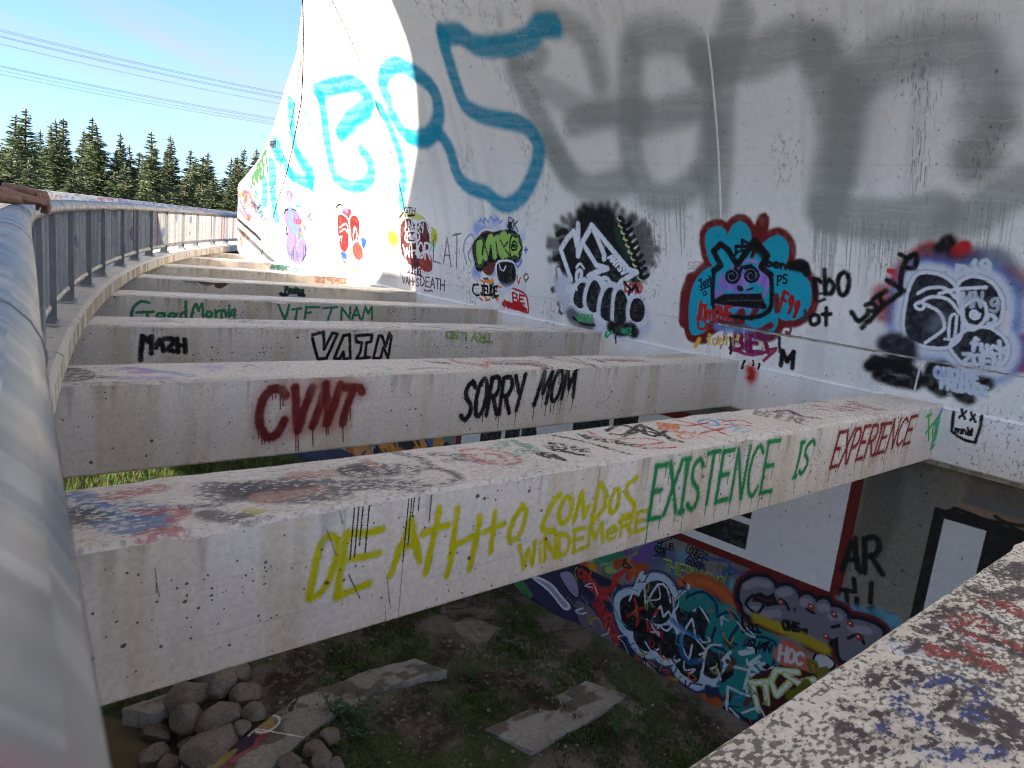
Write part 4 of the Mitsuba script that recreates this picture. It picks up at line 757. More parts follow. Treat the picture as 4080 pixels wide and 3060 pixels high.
134 1299,192 -4,-4 -5,-4 -9,-3 -10,-4
135 1456,314 -9,-25
136 1398,322 -8,-25
137 1489,278 -10,-26
136 1358,283 -9,-24
137 1551,191 -11,-26
138 1334,234 -10,-24
139 1573,128 -12,-27
140 1309,194 -11,-24
137 1349,254 -9,-24
141 1434,303 -9,-25
141 1357,300 -9,-33
141 1333,256 -9,-29
142 1349,329 -5,-2 -5,-3 -3,-2 2,-4 3,-4 1,-3 -3,-2 -6,-1 -6,0 -5,2 -5,3 -4,4
143 1342,333 -5,-2 -5,-2 -2,-3 1,-4 4,-3 1,-4 -4,-2 -6,-1 -6,0 -5,2 -4,4 -5,3
144 1346,312 -5,-2 -5,-3 -3,-2 1,-4 4,-4 1,-3 -4,-2 -6,-1 -6,0 -4,2 -5,4 -4,3
143 1339,316 -5,-2 -5,-2 -3,-3 2,-3 3,-4 1,-4 -3,-2 -6,-1 -6,0 -5,3 -4,3 -5,4
142 1339,295 -5,-2 -5,-3 -3,-2 1,-4 4,-4 1,-3 -4,-2 -6,-1 -6,0 -4,2 -5,4 -4,3
143 1332,300 -5,-3 -5,-2 -3,-3 2,-3 3,-4 1,-3 -3,-2 -6,-1 -6,0 -5,2 -4,3 -5,4
144 1331,278 -5,-2 -5,-2 -3,-3 1,-4 4,-4 1,-3 -4,-2 -6,-1 -6,0 -5,3 -4,3 -4,4
143 1324,283 -5,-2 -5,-3 -3,-2 2,-4 3,-4 1,-3 -4,-2 -6,-1 -5,0 -5,2 -4,4 -5,3
142 1325,261 -5,-2 -5,-2 -3,-3 1,-4 4,-4 1,-3 -4,-2 -6,-1 -6,0 -5,3 -4,3 -4,4
143 1318,266 -5,-2 -5,-3 -3,-2 2,-4 3,-4 1,-3 -4,-2 -6,-1 -5,0 -5,2 -4,4 -5,4
144 1315,245 -5,-3 -5,-2 -3,-3 1,-3 4,-4 1,-4 -4,-2 -6,-1 -6,1 -5,2 -4,4 -4,3
143 1308,249 -5,-2 -5,-2 -2,-3 1,-3 3,-5 1,-3 -3,-2 -7,-1 -5,1 -5,2 -4,3 -5,4
142 1308,228 -5,-3 -5,-2 -3,-3 2,-3 3,-4 1,-4 -4,-2 -6,-1 -6,1 -4,2 -5,4 -4,3
143 1302,232 -5,-2 -5,-2 -3,-3 1,-3 3,-5 1,-3 -3,-2 -6,-1 -6,1 -5,2 -4,4 -4,3
144 1303,210 -5,-2 -5,-2 -3,-3 1,-4 4,-4 1,-3 -4,-2 -6,-1 -6,0 -5,3 -4,4 -4,3
143 1297,215 -5,-2 -5,-2 -3,-3 1,-4 3,-4 1,-3 -3,-2 -7,-1 -5,0 -5,3 -4,4 -4,3
142 1295,193 -5,-2 -5,-2 -3,-3 1,-3 3,-5 1,-3 -3,-2 -6,-1 -6,1 -5,2 -4,4 -4,4
143 1289,198 -5,-2 -5,-2 -3,-3 1,-4 3,-4 1,-3 -4,-2 -6,-1 -6,1 -4,2 -4,4 -4,3
145 1581,271 -7,4 -7,4 -6,2 -6,0 -6,-1 -6,-2
145 1601,196 -17,6
145 1571,249 -20,6
145 1613,99 -20,8
145 1588,59 -33,9
145 1581,35 -6,11
146 1563,232 -39,52 -18,-30 -12,54 6,-93 -22,50 -33,41 -26,-28 -18,-58 -5,30 -77,-57 -26,-5 43,-31 17,-16 17,-6 33,23 17,11 -23,16 70,-30 36,0 26,-40 12,26 19,45 3,46
147 1535,142 16,-3 16,-3 12,1 6,10 2,15 0,2 -3,-18 -6,-30 -4,-26 1,-22 2,-19 -2,-8 -13,9 -17,19 -15,17 -10,9 -8,7 -7,6
148 1573,228 -28,32 -30,25 -8,-44 -11,66 10,-93 -21,42 -40,48 -12,-22 -27,-54 1,-13
148 1445,306 -52,-47 -74,-66 -26,-3 49,-30 19,-20
148 1573,226 -16,-40 -19,-44 29,-13 20,35 -13,-74 1,-49 -33,43 -6,6
148 1467,159 -24,12 -47,18 40,5 44,54
149 1501,137 6,2 6,2 3,3 -1,8 -2,9 -4,7 -5,3 -7,1 -3,-2 0,-7 4,-11 0,-8 -6,-3 -9,0 -9,-1
149 1409,139 4,3 3,4 2,3 -2,5 -3,4 -4,3 -6,0 -6,-1 -5,-3 -2,-5 -1,-5 0,-6
150 1514,179 -5,5 -5,6 -6,2 -5,-2 -4,-5 -5,-5
151 1567,110 -10,-25 -14,-20 -23,-8 -27,-4 -30,-7 -31,-7 -27,-6 -25,-4 -23,-3 -23,1 -26,8 -28,10
152 1530,96 -7,14 -9,15 -10,11 -11,6 -11,1 -8,-3 -3,-9 2,-14 1,-14 1,-14 2,-13 4,-11 6,-8 9,-4 9,-1 9,2 10,6 6,7 3,8 0,10 -3,11
153 1525,95 -5,13 -8,13 -9,10 -9,4 -10,2 -7,-3 -2,-8 1,-12 2,-12 1,-12 1,-12 3,-9 6,-6 8,-4 7,-1 8,2 8,5 6,6 2,7 0,8 -3,9
152 1474,117 -7,15 -9,15 -9,10 -8,1 -8,-5 -7,-7 -5,-10 -4,-12 -2,-13 1,-16 3,-17 5,-14 6,-9 7,-6 7,-2 9,-1 8,2 7,4 6,7 4,9 3,11 0,12 -3,13 -4,13
153 1470,114 -5,13 -8,13 -8,8 -7,1 -7,-4 -6,-6 -4,-8 -4,-10 -1,-12 1,-14 2,-15 4,-12 5,-7 6,-5 7,-2 7,-1 7,2 7,4 4,5 4,8 2,9 0,10 -2,12 -4,11
152 1415,111 -6,13 -8,10 -9,7 -10,2 -11,-1 -7,-6 -1,-13 3,-16 3,-17 2,-17 1,-16 2,-13 5,-9 5,-6 7,-2 10,0 11,4 8,5 5,7 2,9 0,11 -2,15 -4,18 -6,15
153 1412,107 -5,11 -7,9 -8,6 -8,2 -10,-2 -6,-5 0,-10 2,-15 3,-14 1,-14 1,-15 2,-11 4,-8 5,-4 6,-2 8,0 9,3 8,5 4,6 1,7 0,10 -2,13 -3,15 -5,13
152 1370,117 -7,14 -8,9 -8,2 -8,-4 -8,-9 -6,-11 -3,-10 -2,-11 -1,-13 2,-16 3,-17 5,-14 6,-7 8,-4 8,-2 9,-1 8,2 6,9 1,25 -2,32 -3,26
153 1366,112 -5,12 -7,7 -7,3 -7,-4 -7,-8 -5,-9 -3,-9 -2,-10 0,-11 1,-13 3,-15 4,-12 6,-6 7,-4 6,-1 8,-1 7,2 5,8 1,21 -1,27 -4,23
152 1314,98 -2,7 -3,7 -5,5 -8,3 -10,2 -9,-1 -7,-6 -6,-8 -3,-10 -1,-12 2,-13 3,-11 6,-8 7,-6 8,-3 8,0 9,2 7,3 5,6 3,7 1,8 0,9 -2,10 -3,9
153 1311,96 -2,6 -3,6 -4,4 -7,3 -8,2 -8,-2 -6,-4 -5,-8 -3,-8 0,-10 1,-12 3,-9 5,-7 6,-5 7,-2 7,-1 8,2 6,3 4,5 2,6 1,7 0,8 -2,8 -2,8
154 1392,219 -19,9 10,-16
154 1385,223 -6,-5
154 1381,210 -15,12
154 1366,222 7,-19
154 1373,203 -15,12
154 1356,213 -8,-7
154 1352,209 14,-11
155 1339,195 1,5 6,1 3,-3 -2,-6 2,-4 6,0 2,5
154 1335,195 3,-10
154 1326,187 19,-8
156 1547,117 4,1 3,-4 1,-6 -3,-6 -4,-1 -3,4
150 1541,104 -2,19 -8,-16
150 1540,111 -6,2
150 1529,108 1,18
150 1530,126 -7,-10
150 1523,116 -3,13
150 1520,129 -4,-17
157 1504,37 5,-4 3,-7 -2,-8 -4,-1 -5,5 -2,8 2,6 3,1
158 1496,38 -12,1
158 1490,39 2,-20
157 1470,38 4,2 6,-4 -1,-4 -6,-3 -2,-4 5,-4 5,1
157 1467,42 -1,-14 -4,-5 -6,5 -1,16
159 1536,32 -5,-4 -5,-4 -9,-3 -14,-3 -18,-2 -17,-2
160 1530,24 -12,-5 -13,-5 -13,-4 -15,0 -17,2 -16,2
161 1504,37 5,-4 3,-8 -2,-7 -4,-1 -5,5 -2,8 2,6 3,1
162 1496,38 -12,2
162 1490,39 2,-20
161 1470,38 4,2 5,-3 0,-5 -6,-2 -2,-4 5,-4 5,1
161 1467,41 -1,-14 -4,-5 -6,5 -1,16
163 1379,20 -9,-2 -9,-2 -10,-1 -13,3 -15,5 -11,3 -6,-1 -2,-3 -3,-3
164 1344,7 -3,14 -5,-13
164 1343,12 -5,1
164 1334,8 1,15
164 1335,23 -8,-14
164 1327,9 0,15
164 1325,24 -7,2
164 1321,25 0,-15
164 1316,25 -8,2
164 1308,27 7,-17
164 1315,10 -8,1
165 1332,158 1,-27
165 1333,131 -12,1
166 1311,157 4,-5 2,-9 -2,-10 -5,-1 -4,5 -1,10 2,8 4,2
165 1301,157 -6,-25
165 1295,132 -6,25
165 1286,134 0,25
166 1286,159 -7,-3 -4,-9 4,-10 7,-3
91 1336,157 -9,-8 -10,-7 -8,-4 -5,4 -3,7 -3,4 -3,-3 -4,-7 -3,-6
44 1320,124 -5,14
167 1399,0 -3,-5 -2,-6 -3,-2 -4,4 -4,7 -4,8
168 1361,-1 -7,-22
169 1356,3 -17,0
170 1257,335 0,-3
170 1280,265 -1,-3
170 1275,324 0,-11
170 1286,283 -1,-4
170 1250,299 -1,-6
170 1291,272 -1,-9
170 1286,304 -1,-3
170 1296,274 -1,-4
170 1255,341 -1,-7
170 1251,273 -1,-3
170 1248,327 -1,-8
170 1298,298 0,-10
170 1269,274 0,-6
170 1296,327 -1,-8
171 1113,233 6,2 6,-3 0,-5 -8,-2 -3,-4 6,-4 7,1
172 1108,237 1,-19
171 1108,237 -10,0 -3,-4 3,-5 10,-2
172 1076,239 14,-1
172 1090,238 0,-18
172 1090,220 -14,1
172 1090,229 -11,1
173 1109,46 7,14 3,23 1,24 -1,24 -4,24 -6,21 -9,16 -11,14 -11,10 -11,8 -11,4 -9,-4 -4,-17 -2,-25 -1,-25 -1,-24 0,-23 3,-19 6,-11 8,-6 11,-6 14,-11 16,-10 12,-1
173 1042,225 11,7 9,12 6,14 4,16 2,17 -1,15 -5,9 -7,6 -8,3 -10,3 -11,0 -9,-5 -6,-11 -5,-15 -4,-15 -4,-17 -3,-18 2,-13 10,-7 15,-3 14,2
173 1003,242 7,15 3,22 0,18 -2,14 -6,12 -6,9 -8,6 -8,4 -8,0 -7,-3 -6,-7 -6,-9 -3,-15 -2,-19 0,-16 0,-14 2,-13 6,-8 13,-4 17,1 14,7
173 950,239 0,9 -6,11 -7,11 -6,11 -8,11 -8,9 -10,8 -11,6 -10,3 -9,-3 -7,-6 -6,-8 -3,-9 0,-12 2,-11 3,-11 5,-11 8,-9 10,-6 12,-5 13,-1 14,2 15,4 9,7
173 889,224 -8,13 -13,5 -13,3 -12,0 -12,-3 -11,-6 -8,-8 -7,-11 -4,-11 -2,-14 0,-15 3,-13 6,-12 8,-10 9,-7 10,-6 11,-3 10,-1 9,2 8,5 7,12 6,24 4,31 -1,25
173 967,108 -8,0 -15,-1 -16,2 -15,12 -17,15 -12,7 -6,-7 -2,-14 1,-13 3,-10 6,-9 7,-6 11,-3 12,0 10,1 8,4 6,6 7,5 9,4 9,4 2,3
173 1052,219 -14,15 -22,7 -23,2 -26,0 -28,-4 -22,-5 -14,-4 -8,-4 -6,-10 -6,-22 -2,-28 3,-23 13,-14 20,-10 21,-7 23,-6 24,-3 22,-2 17,-1 14,2 10,12 7,31 2,41 -5,33
173 1104,52 -6,17 -13,24 -16,17 -19,7 -23,0 -20,-2 -15,-3 -12,-6 -3,-4 10,-2 20,-2 20,-5 17,-11 18,-15 15,-11 13,-6 10,-3 4,5
174 947,298 -3,15 -8,20 -7,16 -5,7 -5,2 -3,-4 0,-14 3,-20 5,-16 8,-7 10,-2 5,3
175 1133,76 -1,24 0,24 -2,21 -4,16 -6,14 -5,14
176 1119,79 -3,-14 -2,-14 -5,-10 -10,-2 -11,1 -12,2
177 1109,46 7,14 3,23 1,24 -1,24 -4,24 -6,21 -9,16 -11,14 -11,10 -11,8 -11,4 -9,-4 -4,-17 -2,-25 -1,-25 -1,-24 0,-23 3,-19 6,-11 8,-6 11,-6 14,-11 16,-10 12,-1
177 1042,225 11,7 9,12 6,14 4,16 2,17 -1,15 -5,9 -7,6 -8,3 -10,3 -11,0 -9,-5 -6,-11 -5,-15 -4,-15 -4,-17 -3,-18 2,-13 10,-7 15,-3 14,2
177 1003,242 7,15 3,22 0,18 -2,14 -6,12 -6,9 -8,6 -8,4 -8,0 -7,-3 -6,-7 -6,-9 -3,-15 -2,-19 0,-16 0,-14 2,-13 6,-8 13,-4 17,1 14,7
177 950,239 0,9 -6,11 -7,11 -6,11 -8,11 -8,9 -10,8 -11,6 -10,3 -9,-3 -7,-6 -6,-8 -3,-9 0,-12 2,-11 3,-11 5,-11 8,-9 10,-6 12,-5 13,-1 14,2 15,4 9,7
177 889,224 -8,13 -13,5 -13,3 -12,0 -12,-3 -11,-6 -8,-8 -7,-11 -4,-11 -2,-14 0,-15 3,-13 6,-12 8,-10 9,-7 10,-6 11,-3 10,-1 9,2 8,5 7,12 6,24 4,31 -1,25
177 967,108 -8,0 -15,-1 -16,2 -15,12 -17,15 -12,7 -6,-7 -2,-14 1,-13 3,-10 6,-9 7,-6 11,-3 12,0 10,1 8,4 6,6 7,5 9,4 9,4 2,3
177 1052,219 -14,15 -22,7 -23,2 -26,0 -28,-4 -22,-5 -14,-4 -8,-4 -6,-10 -6,-22 -2,-28 3,-23 13,-14 20,-10 21,-7 23,-6 24,-3 22,-2 17,-1 14,2 10,12 7,31 2,41 -5,33
177 1104,52 -6,17 -13,24 -16,17 -19,7 -23,0 -20,-2 -15,-3 -12,-6 -3,-4 10,-2 20,-2 20,-5 17,-11 18,-15 15,-11 13,-6 10,-3 4,5
178 1067,68 -10,9 -9,9 -11,6 -14,0 -14,-2 -13,-1 -11,4 -9,5 -9,5
178 967,108 0,9 0,9 2,4 4,-5 7,-10 7,-10
178 943,116 -6,12 -6,11 -5,11 -2,8 0,7 -1,7
178 877,144 5,34
178 891,106 35,-28
179 1011,191 -7,-5
179 917,207 -13,-3
179 1019,154 2,-9
179 1011,191 7,0
180 1040,166 -8,-3
180 1031,193 -12,-6
179 951,167 0,3
180 1023,208 -13,-6
181 1038,148 13,5
181 988,159 10,-2
179 965,210 11,1
180 990,188 -3,-8
179 912,230 14,7
180 1022,184 -6,9
180 983,186 -4,-4
180 932,218 -5,-6
179 964,195 12,5
179 963,211 -2,-1
180 909,215 8,-9
180 954,233 8,-3
180 917,214 -2,-5
181 979,230 15,-3
180 980,230 12,1
180 989,202 -9,1
179 941,215 -10,-1
179 1016,154 -6,-1
182 1025,168 -1,-10 -1,-10 -4,-7 -7,-4 -10,-1 -13,0 -20,3 -24,3 -23,4
183 993,239 -13,6 -12,7 -13,3 -13,-1 -14,-5 -11,-7 -7,-6 -5,-8 -2,-10 1,-13 5,-16 5,-15
143 1052,219 1,-22 1,-23 -1,-19 -1,-15 -3,-12 -5,-9 -10,-5 -12,-3 -15,0 -18,0 -21,1 -20,3 -18,5 -16,7 -12,9 -6,9 -3,10 0,13 1,18 2,21 3,20
184 1052,219 -20,16 21,33 -20,19 -20,-11 -25,-35 -46,62 -32,-31 14,-30 -25,-15
185 947,294 -33,-26
91 993,232 -9,-6 -4,-9 3,-10 7,-8 10,-3 9,2 6,6 1,8 -3,7 -7,4 -7,1 -6,-3 -2,-4 0,-5 4,-4 4,-2 4,0 3,3 0,3 -1,2 -2,1 -2,0 -1,-1 0,-1 1,0
91 965,235 -12,5 -12,-2 -8,-7 -3,-10 4,-9 8,-6 9,-2 8,3 5,6 0,7 -4,6 -6,4 -7,0 -4,-3 -2,-5 1,-4 3,-4 4,-1 3,1 2,3 0,2 -1,1 -2,1 -1,-1 0,-1
186 980,218 -1,7 -2,6 -3,5 -7,3 -9,2 -8,2
187 979,185 -4,-2
188 957,183 -14,7
189 1045,142 -25,17 -92,13 -18,-24 79,-5 56,-1
190 1009,149 -6,2
190 998,151 -6,2
190 988,152 -6,2
190 977,154 -6,2
190 966,155 -6,2
190 956,157 -6,2
190 945,158 -6,2
190 935,160 -6,2
190 924,161 -5,2
191 1094,191 -7,3
192 1090,193 -5,-15 2,-5 4,3
192 1079,190 2,-5 -2,-6 -3,0 -2,5 2,5 3,1
192 1066,195 4,0 1,-4 -5,-2 0,-4 4,-2
191 1064,205 -4,-18
192 1061,193 -2,7 -4,-2 -1,-7
191 1089,166 -35,19
193 1079,161 -1,2 -1,2 -1,1 -2,-1 -2,-3 -1,-3 2,-2 2,-3 3,-1 1,1 2,3 1,3
194 881,226 0,-22
195 881,226 -6,2 -3,-4 2,-6 7,-4
195 859,231 4,1 4,-4 -1,-5 -5,-2 -3,-4 4,-6 5,1
196 908,265 3,-18
197 910,253 -7,4 -5,-5 5,-5 8,1
197 892,251 -11,1 3,5 7,-2 2,-5 -5,-4 -6,1
196 875,255 0,-10
197 875,251 -5,4 -6,-4 -1,-6
198 852,187 11,6
198 863,193 7,-39
198 867,174 -9,-4
199 841,165 6,-1 1,11 -6,8 -2,-12 8,-28
199 827,157 5,-2 1,11 -7,7 -1,-11 10,-27
200 1090,126 -11,1
201 1083,127 2,-31 5,-8 5,7
200 1073,128 1,-37
200 1075,128 -5,0
200 1077,90 -5,1
200 1067,115 1,-22
201 1068,108 -5,8 -4,-7 0,-15
201 1059,109 -6,8 -4,-7 0,-14
201 1038,131 5,-7 2,-13 -4,-13 -5,-2 -4,8 -1,14 3,11 4,2
200 1028,132 -9,-33
200 1019,99 -4,34
200 999,135 12,-2
200 1011,133 -3,-32
200 1008,101 -13,2
200 1010,118 -10,1
200 1086,136 3,-19 2,-19 1,-15 0,-10 -1,-6 -3,-3 -8,0 -12,1 -6,4 1,4 5,7 5,6
91 991,269 0,17 -16,0 0,16 -19,-9 14,-7
202 993,265 -6,6 -7,5 -5,3 -5,-2 -4,-6 -1,-4 3,1 5,4 2,3 -8,3 -12,3 -9,1 -1,-4 3,-7 3,-7
203 851,253 -5,3 -6,3 -6,2 -6,1 -6,-1 -5,-2 -2,-5 -2,-6 -1,-7
204 847,250 -22,-2
205 794,230 -5,-32
205 792,217 -5,13 -9,-5
205 772,252 -6,-53
206 768,218 -9,13 -11,-13 6,-17 13,1
206 729,252 9,-10 2,-18 -6,-19 -8,-4 -8,11 -2,20 5,16 8,4
207 786,149 10,-9 -3,-14 -9,-2 -9,9 2,12 9,4
208 761,167 -3,-39
208 768,151 -18,4
209 789,186 -3,-3 -3,-2 -3,-2 -4,2 -5,3 -5,3
210 788,196 -15,3
211 814,132 -3,1 -3,2 -2,3 0,4 2,6 2,6
212 988,26 -5,47 -16,-2 -2,-9 5,-9 14,-3
212 972,52 -11,-7 4,-14 23,-5
213 953,73 -4,-40 -4,-4
213 924,74 19,-1
213 943,73 -5,-43
213 938,30 -27,3
213 941,52 -18,2
213 918,74 -22,1
213 907,75 -16,-38
214 996,28 -22,-4 -22,-3 -21,1 -24,9 -22,14 -13,6 3,-7 13,-15 13,-15
215 1053,52 5,2 1,-8 -1,-20
216 1063,41 -9,1
215 1039,47 6,-6 -2,-10 -5,-2 -5,7 1,9 5,2
216 1028,48 -1,-17
215 1028,41 -5,8 -6,-5 -1,-10
216 1008,64 -2,-29
216 1012,52 -10,3
216 990,66 -2,-28
216 976,68 -2,-27
216 989,52 -14,2
217 1096,14 -10,21
218 929,73 1,-13
219 989,54 -6,-6
219 852,96 -3,-7
220 867,81 -3,-4
221 1007,53 -3,-4
220 865,80 2,-8
220 1031,51 2,-19
221 1021,44 3,-4
219 907,45 1,-8
219 948,80 -4,-3
221 1022,0 -2,-10
218 978,49 -4,-2
219 961,38 -5,-6
220 1016,72 -6,-9
218 926,33 -2,-6
219 892,79 -1,-14
219 1016,61 -4,-14
220 951,70 2,-13
220 988,46 -3,-15
219 1020,32 2,-9
220 929,50 4,-3
221 911,59 -6,-16
222 1036,78 -17,0 -17,0 -17,1 -16,3 -16,4 -16,4
223 996,56 -4,-42
224 856,12 -1,35
224 855,47 -13,-23
224 842,24 -14,26
224 828,50 -1,-39
225 867,79 -5,-35
226 863,104 -8,8 -8,9 -5,2 -2,-8 0,-13 2,-9 1,-2 3,2 3,3
227 929,-16 -2,-2 -2,-3 -2,-3 0,-3 1,-3 1,-4
228 923,-24 0,-28
202 912,4 -3,-13
229 952,3 0,-19
202 929,8 -3,-11
230 641,211 -7,-4 -6,-4 -7,-5 -7,-6 -7,-7 -6,-7
230 606,260 -5,8 -6,9 -7,7 -7,7 -9,7 -8,7
230 570,300 -15,5 -16,5 -14,2 -11,-2 -11,-5 -10,-4
230 637,180 -26,-4
231 545,317 -5,7 -4,8 -5,3 -3,-4 -2,-10 -2,-9
232 513,313 -4,6 -4,6 -3,2 -2,-3 -1,-7 -2,-6
233 572,286 -17,4 -17,5 -14,3 -12,1 -10,-1 -10,-1
234 475,309 -10,1 -10,0 -10,-1 -7,-4 -6,-5 -6,-6
235 445,265 -8,2 -7,2 -8,2 -7,0 -6,-1 -7,0
236 408,193 3,12 3,11 2,11 -1,10 -2,9 -2,9
237 635,265 -5,-1 -6,0 -3,-2 0,-4 3,-6 2,-5 3,-4 2,-3 0,-1 -4,0 -6,2 -6,1
238 610,264 2,-6 2,-6 0,-4 -3,-2 -6,-1 -4,1 -1,4 -1,6 1,5 2,2 4,0 4,1
239 394,142 -5,3 -5,3 -4,0 -4,-5 -2,-8 -1,-7 3,-5 5,-4 5,-5
240 394,160 -14,4
240 384,119 -14,-12
241 592,140 4,17 1,23 -1,21 -1,22 -4,20 -6,16 -9,8 -11,3 -12,0 -12,-1 -11,-4 -11,-6 -9,-8 -8,-10 -6,-11 -4,-13 -3,-15 -2,-14 -2,-13 -1,-13 1,-11 3,-10 6,-9 7,-7 9,-5 12,-3 11,-1 12,0 13,1 11,4 9,3 8,6 6,10
241 505,250 -4,10 -9,7 -9,4 -12,1 -12,-3 -11,-5 -9,-8 -8,-11 -6,-12 -3,-15 -1,-15 1,-12 5,-8 8,-4 9,-3 11,-2 11,-1 10,2 6,6 5,9 5,12 6,15 5,18 2,15
241 501,129 -4,12 -10,12 -10,11 -10,6 -12,5 -11,1 -10,-2 -10,-5 -9,-6 -6,-6 -5,-8 -3,-8 -1,-10 1,-11 3,-9 5,-8 8,-7 8,-4 10,-3 11,-1 10,1 10,2 10,5 8,6 8,8 7,9 2,10
242 592,140 4,17 1,23 -1,21 -1,22 -4,20 -6,16 -9,8 -11,3 -12,0 -12,-1 -11,-4 -11,-6 -9,-8 -8,-10 -6,-11 -4,-13 -3,-15 -2,-14 -2,-13 -1,-13 1,-11 3,-10 6,-9 7,-7 9,-5 12,-3 11,-1 12,0 13,1 11,4 9,3 8,6 6,10
242 505,250 -4,10 -9,7 -9,4 -12,1 -12,-3 -11,-5 -9,-8 -8,-11 -6,-12 -3,-15 -1,-15 1,-12 5,-8 8,-4 9,-3 11,-2 11,-1 10,2 6,6 5,9 5,12 6,15 5,18 2,15
242 501,129 -4,12 -10,12 -10,11 -10,6 -12,5 -11,1 -10,-2 -10,-5 -9,-6 -6,-6 -5,-8 -3,-8 -1,-10 1,-11 3,-9 5,-8 8,-7 8,-4 10,-3 11,-1 10,1 10,2 10,5 8,6 8,8 7,9 2,10
243 592,140 4,17 1,23 -1,21 -1,22 -4,20 -6,16 -9,8 -11,3 -12,0 -12,-1 -11,-4 -11,-6 -9,-8 -8,-10 -6,-11 -4,-13 -3,-15 -2,-14 -2,-13 -1,-13 1,-11 3,-10 6,-9 7,-7 9,-5 12,-3 11,-1 12,0 13,1 11,4 9,3 8,6 6,10
243 505,250 -4,10 -9,7 -9,4 -12,1 -12,-3 -11,-5 -9,-8 -8,-11 -6,-12 -3,-15 -1,-15 1,-12 5,-8 8,-4 9,-3 11,-2 11,-1 10,2 6,6 5,9 5,12 6,15 5,18 2,15
243 501,129 -4,12 -10,12 -10,11 -10,6 -12,5 -11,1 -10,-2 -10,-5 -9,-6 -6,-6 -5,-8 -3,-8 -1,-10 1,-11 3,-9 5,-8 8,-7 8,-4 10,-3 11,-1 10,1 10,2 10,5 8,6 8,8 7,9 2,10
244 592,140 4,17 1,23 -1,21 -1,22 -4,20 -6,16 -9,8 -11,3 -12,0 -12,-1 -11,-4 -11,-6 -9,-8 -8,-10 -6,-11 -4,-13 -3,-15 -2,-14 -2,-13 -1,-13 1,-11 3,-10 6,-9 7,-7 9,-5 12,-3 11,-1 12,0 13,1 11,4 9,3 8,6 6,10
244 505,250 -4,10 -9,7 -9,4 -12,1 -12,-3 -11,-5 -9,-8 -8,-11 -6,-12 -3,-15 -1,-15 1,-12 5,-8 8,-4 9,-3 11,-2 11,-1 10,2 6,6 5,9 5,12 6,15 5,18 2,15
244 501,129 -4,12 -10,12 -10,11 -10,6 -12,5 -11,1 -10,-2 -10,-5 -9,-6 -6,-6 -5,-8 -3,-8 -1,-10 1,-11 3,-9 5,-8 8,-7 8,-4 10,-3 11,-1 10,1 10,2 10,5 8,6 8,8 7,9 2,10
245 575,225 -6,5 -6,5 -7,4 -9,2 -11,2 -9,-1 -8,-4 -7,-6 -7,-7
245 571,205 -7,6 -6,6 -8,4 -10,2 -12,0 -11,-3 -9,-7 -8,-9 -9,-10
245 562,206 -11,-4 -12,-4 -9,-6 -7,-9 -5,-12 -1,-11 6,-9 9,-10 7,-7 4,-5 3,-2 2,-3
245 487,210 -4,6 -5,6 -5,4 -6,1 -7,-2 -6,-3 -4,-8 -3,-10 0,-10 4,-11 7,-11 7,-6 5,0 6,4 6,4
245 535,230 -11,5 -11,5 -12,4 -14,3 -16,3 -15,3
246 577,202 -3,3 -3,3 -3,1 -3,-1 -3,-2 -2,-3 0,-4 2,-4 2,-2 3,-1 4,1 4,2 1,2 1,3 0,2
247 459,199 0,-4 2,-4 4,-2 3,0 4,2 2,3 0,3 0,3 -2,3 -2,1 -3,0 -2,-1 -1,-2 0,-3 0,-2 1,-1 2,0 1,0 1,1 0,1 0,1 0,0 -1,1 0,-1 0,0
248 506,140 2,16 1,16 0,12 -3,7 -4,2 -4,-3 -1,-13 -1,-18 0,-14 0,-4 0,0 2,0 4,-1 5,-1 6,0
249 535,176 -6,4 -5,3 -2,-1 3,-6 7,-10 7,-9
250 454,148 4,2 2,-7 -1,-18
251 464,139 -9,0
250 447,140 -2,-13 -5,-3 -5,5
251 437,140 -3,-16
250 420,137 7,3 3,-8 -6,-8 -6,2
251 418,151 -6,-27
251 406,140 7,-9
251 411,134 -11,-10
252 475,115 -14,1
252 461,116 12,-20
252 473,96 -15,0
253 451,117 5,-4 0,-7 -4,-7 -5,-2 -4,4 0,9 4,6 4,1
252 428,119 12,-1
252 440,118 -3,-22
252 437,96 -13,0
252 439,107 -10,1
252 420,96 3,24
252 423,120 -15,-24
252 408,96 3,25
254 510,289 -2,-17
255 510,282 -8,7 -9,-4 -2,-11
254 484,296 -3,6 -3,-28
255 456,294 7,-3 7,6 -6,7 -8,-6 -1,-20
256 495,209 -2,28
256 493,237 -7,-17
256 486,220 -6,19
256 480,239 -4,-28
256 472,212 1,29
256 473,241 -14,-27
256 459,214 1,28
257 433,231 6,2 4,-8 -5,-6 -6,7
257 433,234 -3,-21 6,-5 6,2
251 447,190 -2,4 -1,4 -2,2 -3,0 -4,-1 -3,-3 -1,-3 1,-4 1,-4 3,-1 3,-1 3,-1
258 420,209 -2,1 -3,1 -2,1 -1,-2 0,-2 1,-2 1,-1 3,-1 3,0
258 419,201 -2,1 -3,2 -2,0 -1,-1 0,-3 0,-2 2,-1 3,0 2,-1
258 418,194 -2,1 -3,1 -2,0 -1,-1 0,-2 0,-2 2,-1 3,-1 2,-1
258 417,186 -3,1 -2,2 -2,0 -1,-2 0,-2 0,-2 2,-1 2,-1 3,0
258 416,178 -3,2 -2,1 -2,0 -1,-1 -1,-3 1,-2 2,-1 2,0 3,-1
258 415,171 -3,1 -3,1 -1,1 -1,-2 -1,-2 1,-2 1,-1 3,-1 3,-1
259 704,166 -6,-7 -6,-8 -5,-3 -6,4 -6,7 -6,8
259 678,135 -10,16
259 664,152 -7,12 -8,12 -7,11 -9,10 -10,9 -7,8 -6,5 -3,4 -4,4
259 675,186 -5,3 -5,3 -4,0 -5,-4 -3,-6 -1,-4 4,-2 7,-1 7,0
